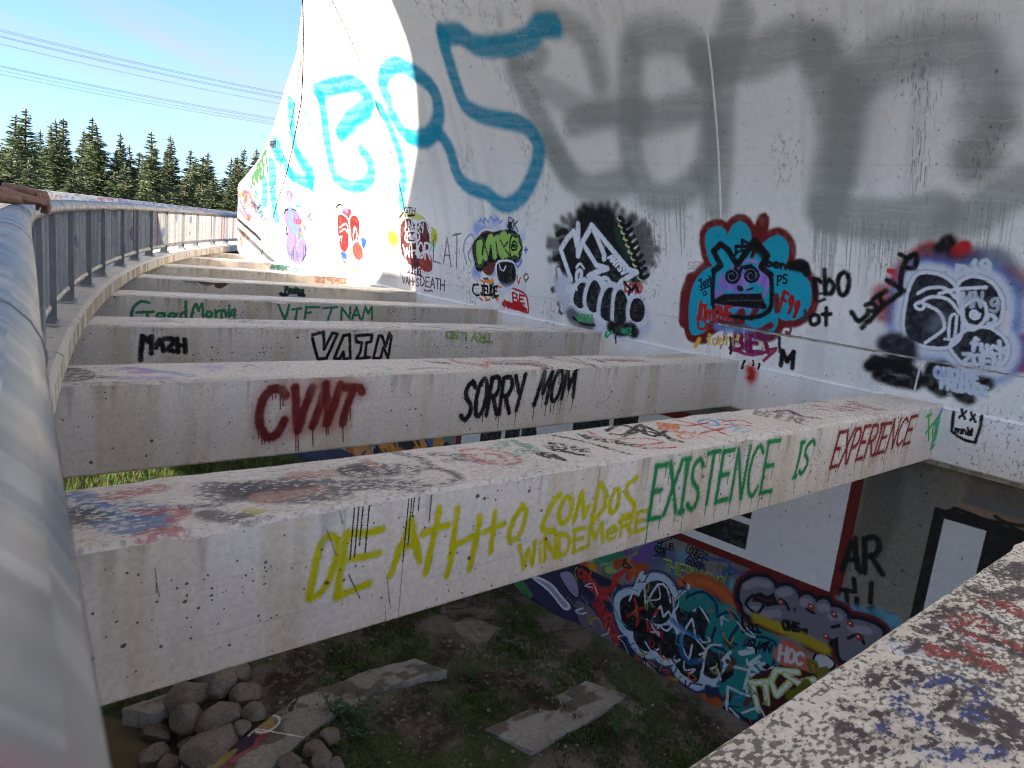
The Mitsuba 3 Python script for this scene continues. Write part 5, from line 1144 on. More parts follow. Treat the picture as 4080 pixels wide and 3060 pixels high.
259 662,200 -4,4 -3,4 -4,1 -3,-3 -3,-6 -3,-5
259 648,213 -10,9
259 610,226 0,13 1,13 -1,12 -1,11 -3,10 -3,9 -5,5 -7,4 -4,-1 -2,-6 0,-11 2,-8 5,-2 6,0 7,0
259 637,245 -4,-1 -3,-2 -5,-3 -5,-3 -7,-3 -6,-3
208 618,301 -5,-2 -5,-3 -5,-1 -4,2 -4,4 -5,3
260 578,314 -17,-2
261 625,108 -8,5 -8,4 -5,1 0,-5 2,-8 -1,-7 -8,-5 -10,-2 -8,0 -1,5 2,9 2,9
262 611,89 -33,-2
263 652,52 -12,1 -12,1 -14,1 -16,2 -17,1 -14,-1 -9,-3 -7,-6 -7,-6
263 631,35 -10,-2 -10,-2 -11,-1 -14,0 -15,1 -15,0
263 642,66 -66,2
263 527,74 1,-11 0,-11 -2,-10 -6,-6 -8,-4 -9,-4
263 508,62 -13,-11 -14,-11 -11,-8 -7,-5 -5,-1 -5,-2
263 446,61 -19,0
263 507,78 -43,-22
264 514,74 3,3 3,-3 1,-8 -2,-7 -4,-3 -2,3
265 510,55 -3,22 -6,-21
265 509,64 -6,0
265 501,77 -8,1
265 497,77 -2,-21
264 482,75 4,3 3,-3 0,-8 -2,-8 -4,-2 -2,3
265 480,78 -2,-21
265 472,78 -3,-21
265 479,67 -8,1
265 461,57 2,23
265 463,80 -6,-15
265 457,65 -2,15
265 455,80 -4,-23
265 444,79 7,0
265 451,79 -3,-22
265 448,57 -7,1
265 450,69 -6,0
265 506,57 -1,-22
264 506,57 -6,0 -3,-6 2,-5 7,-1
265 494,56 -2,-21
264 494,56 -7,0 -3,-5 2,-5 7,-1
265 489,45 -7,-10
264 477,55 3,-4 1,-7 -3,-7 -4,-2 -3,4 0,8 3,7 3,1
265 467,36 3,20
264 470,56 -7,-2 -4,-8 3,-8 5,-2
264 457,56 -2,-15 -4,-5 -4,4 1,16
264 436,52 4,3 3,-3 1,-6 -3,-8 -4,-2 -3,3
265 424,54 9,0
265 433,54 -2,-18
265 431,36 -10,0
265 432,45 -7,0
266 519,66 -14,-3
267 472,-10 -4,-40
267 466,-52 -6,-3 -6,-4 -6,-2 -8,-2 -9,0 -8,0
267 422,-6 -1,-9 -1,-9 0,-9 1,-10 1,-10 1,-10
268 460,-2 -10,-17
268 451,-4 9,-15
268 442,-4 -12,-16
268 434,-6 6,-13
188 462,-43 -1,-8
269 462,-45 -3,2 -2,-2 -1,-6
269 457,-45 -3,2 -3,-2 0,-6
188 449,-42 -1,-8
269 449,-46 -3,4 -3,-3 -2,-5
188 441,-36 -4,-14
188 437,-50 -1,9
188 436,-41 -4,-9
188 432,-50 1,14
270 550,85 4,-69
271 1246,242 0,-8
271 1218,282 0,-5
271 1244,211 0,-4
271 1242,218 1,-4
271 1275,290 1,-7
271 1252,228 1,-5
271 1264,285 -1,-3
271 1211,276 0,-3
271 1231,224 1,-3
271 1262,259 -1,-8
271 1216,250 -1,-6
271 1226,281 0,-6
271 1216,296 0,-8
271 1268,239 -1,-5
271 1222,244 1,-6
271 1230,214 -1,-7
271 1247,223 -2,-6
271 1217,257 0,-9
271 1227,266 -1,-3
271 1239,219 1,-9
271 1249,262 0,-8
271 1278,252 1,-5
271 1224,256 2,-6
271 1255,290 1,-3
271 1255,228 2,-7
271 1225,216 -1,-6
271 1218,239 2,-5
271 1216,281 1,-5
271 1236,248 -2,-6
271 1218,226 -1,-2
271 1252,260 1,-6
271 1250,208 -1,-4
271 1271,267 -1,-5
271 1278,207 -1,-8
271 1238,219 0,-6
271 1216,253 0,-2
271 1244,219 0,-4
271 1228,215 2,-2
271 1254,294 -1,-5
271 1212,291 2,-3
272 3293,-13 -23,1
272 3281,-12 3,-11
273 3253,-11 9,-3 3,-3 -4,-4 -7,0 -9,3 -3,4 4,3 7,0
272 3252,-18 -9,-3"""
STROKES_B = """\
274 3037,-76 1,8 1,8 1,9 2,9 1,7 2,6 3,3 4,2 4,-2 3,-3 1,-4 1,-5 -1,-6 -2,-7 -3,-9 -3,-7 -4,-5 -4,-3 -3,-1 -3,0
274 3068,-25 -2,-13 -2,-18 -2,-25
274 3068,-26 16,-2 17,0
274 3071,-49 15,-1 14,0
274 3062,-81 15,2 15,3
274 3119,-56 6,16 5,17 5,-19 6,-18
274 3113,-73 5,14 5,14
274 3133,-38 5,-14 5,-15
274 3120,-49 18,0
274 3160,-18 -2,-21 -3,-17 -2,-14
274 3155,-53 -4,-27
274 3144,-40 13,2 14,1
274 3181,-22 -1,-24 -2,-21
274 3182,-58 -6,-31
274 3209,-35 -1,-19 -2,-18
274 3208,-55 -5,-34
274 3180,-60 29,7
274 3228,-34 0,-21 0,-20
274 3218,-52 24,4
274 3266,-34 -6,-4 -5,-6 -3,-7 -2,-7 0,-6 3,-4 4,-1 6,2 4,7 2,9 1,6 0,6 -3,3 -3,3
274 3317,-29 -6,-3 -4,-5 -5,-9 -4,-8 -2,-6 1,-4 5,-3 7,-2
274 3325,-35 -4,-7 -2,-7 2,-8 4,-6 5,1 6,4 2,8 0,8 -3,5 -3,3 -4,0 -3,-1
274 3344,-64 7,32 10,-30 4,12
274 3379,-25 -3,-25 -2,-22 19,16 -1,18 -11,13
274 3408,-37 -5,-9 -2,-8 2,-7 5,-4 5,2 4,7 0,9 -2,8 -3,2 -4,0
274 3445,-27 -9,-3 -7,-4 -1,-7 3,-6 7,-6 8,-6 2,-8 -3,-8 -9,-2 -12,-1
274 3314,-69 1,-2
275 3266,-76 10,-27
275 3276,-103 3,19
275 3279,-84 9,-18
275 3288,-102 0,26
275 3297,-86 3,-16
275 3296,-79 0,0
275 3306,-101 -4,26
275 3302,-75 19,-26
275 3321,-101 -2,26
275 3327,-102 -4,26
276 3323,-76 12,-2 7,-10 -4,-11 -11,-3
275 3364,-75 -17,0
275 3347,-75 3,-26
275 3350,-101 17,1
275 3348,-87 14,0
275 3373,-100 0,25
275 3373,-75 11,-16
275 3384,-91 8,17
275 3392,-74 6,-25
276 3404,-91 16,2 -6,6 -9,-3 -1,-7 8,-6 8,3
275 3428,-72 1,-26
276 3428,-72 14,0 6,-6 -5,-6 -14,-2
275 3436,-85 14,-13
275 3475,-73 -20,0
275 3455,-73 1,-25
275 3456,-98 20,1
275 3455,-85 16,1
277 3501,-17 -21,0
278 3501,-17 -21,0
279 3480,-20 -1,-16
280 3501,-19 0,-16
277 3480,-17 0,-69
278 3480,-17 0,-69
281 3480,-88 1,-29
282 3480,-88 0,-30
277 3480,-86 23,-1
278 3480,-86 23,-1
280 3503,-89 0,-13
283 3480,-88 0,-28
277 3480,-50 17,0
278 3480,-50 17,0
281 3480,-52 0,-15
283 3497,-52 0,-14
277 3508,-15 27,-70
278 3508,-15 27,-70
281 3508,-17 1,-27
282 3535,-87 0,-12
277 3533,-15 -23,-69
278 3533,-15 -23,-69
283 3533,-17 0,-5
280 3533,-17 0,-5
277 3545,-15 2,-72
278 3545,-15 2,-72
282 3547,-89 0,-4
283 3545,-17 0,-29
277 3540,-15 10,0
278 3540,-15 10,0
282 3540,-17 0,-20
283 3550,-17 0,-24
277 3542,-87 10,0
278 3542,-87 10,0
283 3552,-89 0,-12
281 3552,-89 1,-26
284 3581,-28 -9,10 -12,-10 2,-18 13,-12 6,-16 -10,-14 -12,9
285 3581,-28 -9,10 -12,-10 2,-18 13,-12 6,-16 -10,-14 -12,9
283 3562,-48 0,-14
283 3581,-30 0,-22
277 3589,-12 28,0
278 3589,-12 28,0
281 3617,-14 1,-13
281 3589,-14 0,-19
277 3603,-12 1,-73
278 3603,-12 1,-73
282 3604,-88 -1,-10
279 3604,-88 0,-15
277 3652,-14 -26,0
278 3652,-14 -26,0
281 3626,-16 -1,-6
283 3652,-16 1,-11
277 3626,-14 0,-72
278 3626,-14 0,-72
282 3626,-16 0,-7
281 3626,-88 0,-10
277 3626,-86 28,0
278 3626,-86 28,0
281 3654,-89 0,-6
279 3626,-88 1,-21
277 3626,-48 21,0
278 3626,-48 21,0
279 3626,-51 0,-11
282 3647,-51 1,-13
277 3663,-89 0,74
278 3663,-89 0,74
283 3663,-92 1,-15
280 3663,-92 1,-19
277 3663,-15 28,-75
278 3663,-15 28,-75
283 3663,-17 -1,-11
283 3663,-17 1,-11
277 3691,-90 2,76
278 3691,-90 2,76
283 3693,-17 -1,-12
281 3691,-92 1,-28
284 3732,-26 -12,11 -13,-11 -5,-27 7,-29 13,-10 11,12
285 3732,-26 -12,11 -13,-11 -5,-27 7,-29 13,-10 11,12
279 3702,-55 -1,-16
286 3722,-94 1,-30
277 3775,-12 -32,0
278 3775,-12 -32,0
283 3775,-14 0,-9
279 3775,-14 0,-14
277 3743,-12 1,-79
278 3743,-12 1,-79
282 3743,-14 1,-28
279 3743,-14 1,-19
277 3744,-91 32,-1
278 3744,-91 32,-1
281 3776,-94 0,-23
280 3744,-93 0,-24
277 3743,-50 25,0
278 3743,-50 25,0
283 3768,-52 0,-20
282 3743,-52 0,-29
277 3849,-23 -6,-55
278 3849,-23 -6,-55
281 3849,-25 0,-26
282 3849,-25 1,-29
277 3843,-23 13,0
278 3843,-23 13,0
283 3843,-25 0,-26
282 3843,-25 0,-24
277 3839,-79 9,1
278 3839,-79 9,1
281 3848,-80 0,-22
281 3848,-80 0,-26
284 3891,-30 -9,7 -16,-8 -2,-13 12,-9 1,-11 -13,-12 -9,6
285 3891,-30 -9,7 -16,-8 -2,-13 12,-9 1,-11 -13,-12 -9,6
283 3891,-33 0,-16
282 3876,-55 0,-11
287 3998,-18 -23,0
288 3998,-18 -23,0
289 3975,-21 0,-27
289 3975,-21 0,-9
287 3975,-18 -10,-61
288 3975,-18 -10,-61
290 3975,-21 0,-10
290 3965,-81 1,-24
287 3965,-79 24,1
288 3965,-79 24,1
291 3989,-80 0,-11
290 3965,-81 1,-8
287 3970,-47 19,0
288 3970,-47 19,0
292 3989,-49 -1,-12
293 3970,-50 1,-12
287 4006,-17 17,-61
288 4006,-17 17,-61
291 4006,-19 0,-7
293 4023,-80 0,-23
287 4032,-16 -35,-63
288 4032,-16 -35,-63
294 3997,-81 -1,-18
294 4032,-18 1,-14
287 4040,-18 -11,-60
288 4040,-18 -11,-60
292 4040,-21 -1,-15
293 4029,-80 0,-6
295 4040,-18 17,0 5,-15 -9,-15 -19,-3
296 4040,-18 17,0 5,-15 -9,-15 -19,-3
291 4053,-50 0,-6
291 4034,-53 0,-20
287 4100,-16 -26,0
288 4100,-16 -26,0
293 4074,-18 1,-9
289 4074,-18 1,-15
287 4074,-16 -11,-60
288 4074,-16 -11,-60
290 4074,-18 1,-28
293 4074,-18 0,-26
287 4063,-76 27,1
288 4063,-76 27,1
291 4063,-78 1,-20
292 4090,-77 1,-6
287 4069,-45 20,0
288 4069,-45 20,0
294 4069,-47 0,-5
293 4069,-47 -1,-9
287 4109,-18 -11,-58
288 4109,-18 -11,-58
291 4098,-78 1,-29
289 4109,-20 0,-15
295 4109,-18 19,1 6,-13 -10,-15 -20,-3
296 4109,-18 19,1 6,-13 -10,-15 -20,-3
292 4109,-20 0,-27
291 4134,-32 -1,-21
287 4115,-47 12,-28
288 4115,-47 12,-28
291 4115,-49 -1,-5
289 4127,-77 0,-22
287 4151,-18 -10,-57
288 4151,-18 -10,-57
291 4151,-20 0,-14
291 4141,-77 1,-15
287 4145,-18 12,0
288 4145,-18 12,0
294 4145,-20 -1,-13
289 4157,-20 0,-23
287 4135,-75 12,0
288 4135,-75 12,0
290 4135,-77 0,-15
289 4135,-77 0,-19
287 4193,-18 -28,0
288 4193,-18 -28,0
289 4165,-20 0,-11
294 4193,-20 0,-10
287 4165,-18 -12,-56
288 4165,-18 -12,-56
289 4153,-77 -1,-12
289 4153,-77 0,-6
287 4153,-74 29,1
288 4153,-74 29,1
290 4182,-76 0,-23
292 4182,-76 1,-15
287 4159,-45 22,1
288 4159,-45 22,1
290 4159,-47 0,-25
294 4181,-47 0,-23
287 4192,-71 12,57
288 4192,-71 12,57
291 4192,-73 1,-26
290 4204,-17 1,-21
287 4204,-14 17,-56
288 4204,-14 17,-56
291 4204,-17 1,-21
291 4221,-72 0,-12
287 4221,-70 14,56
288 4221,-70 14,56
290 4221,-72 0,-8
290 4235,-16 0,-23
295 4273,-22 -10,8 -15,-8 -10,-19 2,-21 12,-6 14,8
296 4273,-22 -10,8 -15,-8 -10,-19 2,-21 12,-6 14,8
294 4252,-70 0,-15
290 4263,-16 0,-10
287 4318,-13 -31,-1
288 4318,-13 -31,-1
289 4318,-16 1,-26
289 4287,-16 0,-5
287 4287,-14 -13,-55
288 4287,-14 -13,-55
291 4274,-71 0,-7
290 4287,-16 0,-19
287 4274,-69 33,1
288 4274,-69 33,1
290 4274,-71 -1,-27
290 4274,-71 0,-24
287 4280,-40 26,0
288 4280,-40 26,0
291 4280,-42 1,-10
291 4306,-42 -1,-23
297 4369,-19 26,3
297 4382,-17 30,-55
298 4442,-43 -17,7 0,-17 16,-20 12,0 -7,23
297 4439,-36 25,-41
298 4479,-42 -19,8 2,-19 21,-19 5,14
298 4475,-35 35,-58 -7,-11 -17,11
299 4445,-86 -3,21 -3,20 0,16 6,12 10,7 9,0 5,-13 3,-21 1,-18 -2,-12 -4,-9 -4,-10
297 4388,-55 23,14 24,14 15,2 -1,-20 -10,-31 -2,-19 15,4 24,16 23,15
300 3077,-3 -1,-45
300 3081,-4 -1,-34
300 3073,-1 -1,-48
300 3087,0 -1,-46
300 3126,2 -1,-65
300 3132,0 -1,-21
300 3129,2 0,-50
300 3137,0 0,-16
300 3150,0 0,-30
301 3073,1 7,-2
301 3085,0 4,-1
302 2921,-23 1,-9 0,-10
302 2922,-34 2,-11
302 3049,-18 3,-8 7,-17
302 3059,-3 4,-12
302 3071,-63 13,-25
303 3109,-72 6,-29
303 3111,-108 1,-11
303 3125,-116 0,86
303 3113,-94 3,-12
303 3072,-63 12,-25
304 6009,-28 -3,4 -3,4 -8,2 -8,-1 -6,-6 -5,-8 -3,-11 -2,-12 1,-10 2,-8 5,-9 6,-6 7,-1 7,4 5,9 5,11
305 6009,-28 -3,4 -3,4 -8,2 -8,-1 -6,-6 -5,-8 -3,-11 -2,-12 1,-10 2,-8 5,-9 6,-6 7,-1 7,4 5,9 5,11
304 6023,-17 1,-10 1,-11 2,-21 3,-22
305 6023,-17 1,-10 1,-11 2,-21 3,-22
304 6050,-19 -7,-20 -6,-19 -3,-13 -3,-11
305 6050,-19 -7,-20 -6,-19 -3,-13 -3,-11
304 6072,-15 -4,-16 -4,-17 -5,-15 -6,-16
305 6072,-15 -4,-16 -4,-17 -5,-15 -6,-16
304 6070,-15 4,-20 3,-19 0,-12 -1,-9
305 6070,-15 4,-20 3,-19 0,-12 -1,-9
304 6095,-16 -4,-17 -4,-16 -5,-14 -5,-13
305 6095,-16 -4,-17 -4,-16 -5,-14 -5,-13
304 6104,-21 13,0 10,-1 4,-3 2,-5
305 6104,-21 13,0 10,-1 4,-3 2,-5
304 6118,-24 -5,-15 -5,-14 -3,-13 -2,-12
305 6118,-24 -5,-15 -5,-14 -3,-13 -2,-12
306 5989,-25 1,-9
306 5994,-25 0,-7
306 6001,-28 1,-21
306 6005,-30 1,-14
306 5976,-86 1,-14
306 5980,-89 1,-9
306 5987,-92 1,-7
306 6027,-81 2,-34
306 6030,-81 3,-34
306 6053,-79 3,-31
306 6076,-75 1,-20
306 6078,-76 2,-17
306 6103,-78 3,-30
306 6115,-54 1,-20
306 6037,-58 1,-12
306 6087,-52 1,-10
306 6127,-24 1,-10
306 5971,-81 1,-9
307 6359,-31 -7,10 -11,-11 0,-17 10,-12 3,-15 -11,-15 -9,8
308 6359,-31 -7,10 -11,-11 0,-17 10,-12 3,-15 -11,-15 -9,8
309 6341,-35 0,-17
310 6334,-86 -1,-3
310 6351,-64 -1,-7
307 6378,-17 -10,-14 -4,-24 2,-25 8,-5 9,14 4,28 -3,21 -6,5
308 6378,-17 -10,-14 -4,-24 2,-25 8,-5 9,14 4,28 -3,21 -6,5
310 6384,-25 0,-20
309 6383,-74 0,-24
309 6387,-46 1,-6
311 6396,-16 -5,-69
312 6396,-16 -5,-69
313 6396,-19 0,-8
313 6396,-19 0,-11
314 6396,-19 -1,-11
307 6396,-16 15,1 5,-15 -7,-18 -16,-4
308 6396,-16 15,1 5,-15 -7,-18 -16,-4
314 6396,-19 0,-4
315 6411,-18 0,-26
314 6416,-33 0,-13
311 6402,-50 13,-34
312 6402,-50 13,-34
309 6402,-53 0,-5
309 6415,-87 0,-10
309 6415,-87 0,-8
311 6424,-17 -3,-68
312 6424,-17 -3,-68
310 6424,-20 0,-15
315 6421,-89 0,-23
315 6421,-89 0,-17
307 6424,-17 16,1 6,-15 -7,-18 -16,-3
308 6424,-17 16,1 6,-15 -7,-18 -16,-3
310 6423,-56 -1,-23
310 6424,-20 0,-20
310 6424,-20 0,-25
311 6432,-51 14,-33
312 6432,-51 14,-33
315 6432,-54 -1,-17
314 6432,-54 0,-21
314 6432,-54 0,-21
311 6453,-14 12,-32
312 6453,-14 12,-32
314 6465,-49 0,-18
313 6453,-17 -1,-26
309 6465,-49 1,-3
311 6477,-12 -14,-68
312 6477,-12 -14,-68
313 6463,-83 0,-8
315 6463,-83 -1,-27
313 6463,-83 0,-7
311 6508,-73 18,63
312 6508,-73 18,63
314 6526,-14 0,-7
309 6508,-76 0,-24
309 6526,-14 0,-28
311 6526,-10 2,-40
312 6526,-10 2,-40
314 6528,-53 0,-28
309 6528,-53 1,-10
310 6526,-14 0,-20
311 6528,-50 19,40
312 6528,-50 19,40
314 6528,-53 0,-15
313 6547,-13 0,-19
314 6528,-53 0,-4
311 6547,-10 -7,-61
312 6547,-10 -7,-61
315 6547,-13 -1,-18
313 6540,-74 0,-21
315 6540,-74 0,-23
307 6569,-5 -11,-13 -6,-22 1,-23 9,-5 10,14 6,25 -3,19 -6,5
308 6569,-5 -11,-13 -6,-22 1,-23 9,-5 10,14 6,25 -3,19 -6,5
310 6562,-71 0,-24
309 6553,-66 1,-29
315 6569,-8 0,-27
311 6581,-64 9,59
312 6581,-64 9,59
314 6581,-68 -1,-5
316 6581,-68 -1,-28
310 6590,-8 0,-19
311 6590,-5 9,-38
312 6590,-5 9,-38
314 6599,-46 0,-21
309 6599,-46 -1,-6
313 6599,-46 0,-14
311 6599,-43 14,39
312 6599,-43 14,39
315 6599,-46 0,-6
314 6599,-46 -1,-16
313 6613,-7 0,-14
311 6613,-4 1,-58
312 6613,-4 1,-58
315 6614,-65 0,-21
313 6614,-65 0,-24
314 6614,-65 1,-6
317 8718,-65 0,12 1,12 1,10 1,10
317 8721,-20 11,-11
317 8732,-30 2,7 2,2 0,-13 0,-18
317 8744,-42 3,10 3,5 4,-8 3,-13
317 8745,-34 9,-3
317 8757,-25 8,0 7,0 2,-4 -1,-5 -5,-6 -4,-5 4,-2 7,-2
317 8780,-25 3,-26
317 8794,-27 2,-24
317 8781,-39 13,2
318 9053,-16 25,7 4,-38 17,36 12,-3 -23,-54 -20,-1 -15,46
318 9107,-68 19,51 15,3 5,-54 -15,-2 -3,16 -8,-16 -13,2
318 9156,-17 41,3 -1,-16 -11,-3 -2,-32 12,-2 -33,-3 8,15 3,22 -14,2 -3,14
318 9205,-69 10,52 8,0 12,-24 8,31 6,-9 -5,-51 -14,26 -7,-26 -18,1
319 9554,-33 -20,2
319 9544,-32 -1,21
319 9529,-31 -2,22
320 9529,-31 -13,1 -5,5 4,6 13,0
319 9520,-19 -12,11
319 9505,-29 -10,11
319 9486,-28 9,21
319 9468,-27 -3,21
319 9465,-6 -16,1
320 9427,-20 7,-3 7,2 -1,5 -9,4 -4,5 6,3 9,-3
319 9420,-4 2,-19
320 9422,-23 -11,3 -7,8 5,7 11,1
321 11638,-17 -9,2 -8,1 -9,-6 -8,-10 -3,-10 -2,-12
321 11611,-42 37,3
321 11633,-42 2,-11
321 11659,-43 -3,-4 -1,-4 7,-2 7,1 4,4 0,5 -6,1 -8,-1
321 11687,-42 -4,-5 -1,-3 5,-2 7,0 5,4 2,4 -6,2 -8,0
321 11722,-12 1,-39
321 11723,-37 -6,-2 -5,-3 -1,-4 -1,-5
321 11736,-51 3,17 4,13 3,5 2,-1 2,-9 2,-7 5,10 4,8 2,-13 1,-20
321 11775,-36 -3,-6 -1,-4 6,-2 6,0 3,5 0,5 -4,2 -7,1
321 11794,-31 2,-18
321 11796,-37 10,6
321 11810,-49 0,10 1,8 4,2 4,-2 2,-7 1,-9
321 11829,-26 0,-21
321 11829,-18 0,-1
321 11837,-30 -3,-7 -1,-6 5,0 5,3 1,8 -1,6 0,-9 0,-13
321 11960,-10 20,-42
321 11991,-11 -11,-41
321 12000,-23 25,4
321 12014,-21 -3,-30
321 12041,-15 -3,-31
321 12040,-15 40,1
321 12039,-31 16,1
321 12092,-16 42,4
321 12118,-14 -10,-35
321 12149,-48 0,34 27,-29 0,32
321 12184,-47 12,37 15,-35
321 12188,-34 17,2
321 12217,-47 9,40 10,-21 11,24 3,-42
322 14967,-4 1,-24
323 14967,-4 6,0 2,-6 -2,-6 -6,-1
323 14983,-13 -3,-5 0,-8 4,-3 3,5 -1,8 -3,3
323 14990,-14 2,-12 3,-2 3,4
322 14998,-14 1,-14
322 15005,-5 0,-23
322 15002,-14 7,1
323 15015,-13 -3,-5 1,-7 3,-3 3,5 0,7 -4,3
323 15031,-17 -5,3 -3,-6 4,-6 4,5
322 15031,-15 1,-20
324 14952,-31 3,-2 3,-1 4,-1 4,0 4,1 5,1
324 15016,-32 19,-1
325 14688,1 -2,-3 3,-4 6,-3 5,-2 8,-1 7,0 7,2 7,2 5,1 3,-2 1,-3 1,-4 3,-2 4,-1 5,-1 5,2 5,3 5,3 5,4 5,5 -1,3 -8,3 -14,2 -14,0 -18,0 -20,-2 -13,-2
326 14647,-2 6,-1 6,0 5,-1 5,-1 4,-1 4,-1
327 18237,-5 2,-22
327 18242,-5 -10,0
327 18244,-26 -11,-1
327 18221,-5 1,-22
327 18226,-5 -11,-1
327 18227,-27 -10,0
327 18208,-6 3,-21
328 18208,-6 -17,0 -6,-5 7,-5 18,-1
327 18200,-16 -16,-11
327 18152,-8 23,1
327 18175,-7 3,-20
327 18177,-17 -20,0
327 18138,-9 2,-20
327 18143,-9 -10,0
327 18145,-29 -11,0
328 18104,-12 8,3 12,-3 -1,-5 -13,-3 -4,-5 10,-3 12,2
329 18074,-27 172,4
330 21012,-8 -16,0
330 21004,-8 1,-19
330 20993,-27 -9,19 -7,-18
330 20989,-20 -9,1
330 20973,-27 -3,19
330 20970,-8 -7,-12
330 20963,-20 -8,12
330 20955,-8 -1,-18
330 20948,-8 1,-18
331 20948,-8 -10,0 -4,-4 4,-5 11,-1
330 20930,-25 -8,18 -7,-17
330 20927,-18 -10,0
332 2885,502 3,0 4,-1 4,-8 5,-10
333 2899,469 8,-3 7,-3 7,-5 6,-5
333 2905,442 4,-8 4,-6 6,0 5,1
334 2913,490 9,2 8,3 9,1 7,1
335 2922,455 4,-6 5,-5 8,2 8,2 3,-5 0,-7 -5,-5 -6,-5
336 2915,404 5,3 5,2 5,0 5,-1
337 2984,477 3,-9 4,-6 7,0 8,2
338 2964,426 5,-7 5,-5 6,-2 7,0
339 2878,450 4,9 4,5 3,-3 3,-7
337 3007,468 15,-1 14,-2 15,-3 14,-4
340 2952,448 25,-7
341 2993,420 6,-6
342 3014,447 12,-7 12,-7 15,-2 15,-2
343 3014,441 11,3 11,3 11,0 10,-1
344 3059,483 9,-2 11,-2 15,-1 16,-1
338 3029,462 26,-3
345 3114,471 25,0
346 3112,481 11,2 10,0 6,-9 6,-11
347 3181,512 7,-10 5,-11 0,-13 -3,-12 -7,-4 -8,0 -8,6 -6,9
348 3158,449 14,7 13,2 8,-8 5,-11 0,-12 -5,-10 -14,-5 -15,-1 -10,5 -5,10 3,11 6,12
346 3091,441 14,-3 13,-4 12,-8 10,-10
349 3139,500 -2,-28
350 3216,494 6,-3 6,-4 7,-4 7,-4
347 3216,470 7,1 8,-1 8,-6 7,-8
351 3249,494 11,2 11,-1 13,-7 10,-9 3,-12 -1,-12 -2,-10 -5,-7 -10,-3 -11,0 -9,5 -7,9 -2,11 -1,11 0,12 0,11
352 3254,478 2,-3
352 3254,456 5,-4
351 3272,474 7,-4 4,-5 -3,-9 -5,-10
353 3296,490 21,9 17,3 4,-13 -1,-19
354 3300,459 20,11
355 3380,476 0,6 -4,1 -3,-5 1,-7 -1,-6 -5,0 -1,6
356 3384,476 5,-8
356 3387,472 -11,-17
356 3382,449 12,13 -6,-22
356 3386,453 4,-5
356 3397,454 -1,-12
356 3403,446 -11,-11
357 3364,467 -1,6 -2,1 -2,-6 -1,-10 2,-6 3,1 0,5
358 3363,458 -2,4
357 3367,463 -1,-1 -1,-6 1,-9 2,-5 2,1 -1,7 -1,8 -1,5
358 3369,455 4,-20
358 3373,435 6,-7
358 3382,425 -9,18
357 3373,443 2,-7 7,-10 3,-4 -3,3
358 3327,465 4,-29
357 3327,465 6,-6 2,-10 -1,-4 -5,4
357 3338,428 0,26 6,-8 0,-6 -2,-3 -4,4
357 3341,438 3,-8 -2,-6 -4,4
359 3445,502 -3,-13
359 3449,494 -12,-14
360 3452,488 -3,-1 -4,-5 -2,-9 1,-4 3,1 4,7 2,7 -1,4
360 3456,482 -6,-14 0,-8 4,1 6,14
360 3468,457 -1,5 -2,1 -4,-5 -1,-9 2,-5 3,1 1,5
359 3466,450 -2,3
359 3471,459 -6,-19
360 3471,459 3,-5 0,-6 -2,-3 -4,4
359 3470,447 1,-14
359 3472,431 6,15 -1,-22
359 3475,437 3,-5
359 3479,422 3,19
360 3482,441 2,-6 1,-10 -3,-5 -3,2
361 3403,514 7,-13 7,-13 6,-15 5,-19 5,-22 5,-21
362 3468,505 -3,-8 -3,-8 -1,-7 1,-7 3,-6 6,-4 12,-2 14,-1 13,-3 11,-6 9,-9 4,-7 -3,-4 -7,-2 -9,-1 -11,1 -13,2 -8,1 -1,-5 4,-6 7,-6 9,-3 12,-3 12,-2
363 3496,500 19,8 18,7 13,2 4,-8 -1,-12 -6,-11 -10,-6 -14,-4 -12,-1 -7,2 -5,5 -5,5
363 3496,471 32,15 32,15 19,7 -4,-7 -17,-15 -17,-15
363 3550,492 -5,-14 -4,-14 1,-8 12,2 18,7 18,7
363 3577,500 -22,-69
363 3558,474 0,-51
363 3570,463 -20,-31
364 3600,493 22,19
364 3622,512 -19,-25
364 3603,487 24,19
365 3631,501 -7,-1 -9,-6 -9,-9 0,-3 6,1 11,7 8,8 0,3
364 3634,496 6,-6
364 3637,493 -29,-19
366 3583,478 39,24
367 3622,502 2,-7 -14,-13 -19,-7 -8,3
366 3637,492 -43,-28
366 3635,493 4,-2
366 3592,466 3,-3
366 3649,481 -9,7
366 3640,488 -43,-27
366 3597,461 7,-9
366 3619,474 6,-6
368 3613,458 -14,-3 -16,-9 -8,-11 7,-4 15,3 13,9 6,10 -3,5
369 3627,452 -25,-25
369 3643,444 -30,-6
369 3621,440 9,-18
370 3662,515 5,-15 4,-15 3,-16 -2,-17 -4,-19 -4,-18
370 3647,477 55,3
370 3673,443 13,3 14,4 3,1 -14,-1 -26,-3 -25,-3
371 3689,488 15,5 15,4 9,0 0,-8 -7,-13 -7,-9 -8,-2 -9,3 -9,2
371 3715,486 14,1 14,1 9,-3 -2,-10 -7,-13 -8,-11 -8,-3 -9,1 -8,0
371 3699,434 15,4 14,3 9,0 2,-4 -4,-7 -5,-5 -8,-1 -10,0 -10,1
372 3741,478 14,-1 14,-1 10,-3 3,-6 -1,-7 -1,-7
372 3723,464 41,-21
373 3914,491 17,1 18,1 11,-3 -3,-9 -10,-14 -7,-11 4,-9 7,-6 7,-7
374 3911,519 -59,-29
374 3852,490 44,12
374 3896,502 -41,-22
374 3855,480 63,22
374 3917,497 -60,-25
374 3922,483 -60,-24
374 3887,484 4,-13
374 3932,469 -4,12
374 3928,481 -63,-25
374 3865,456 3,-12
374 3896,469 4,-10
374 3933,464 -63,-23
375 3933,464 3,-8 -13,-9 -18,-3 -6,7
374 3902,447 -28,-19
374 3940,435 -5,11
374 3935,446 -62,-22
374 3873,424 4,-12
374 3905,435 3,-9
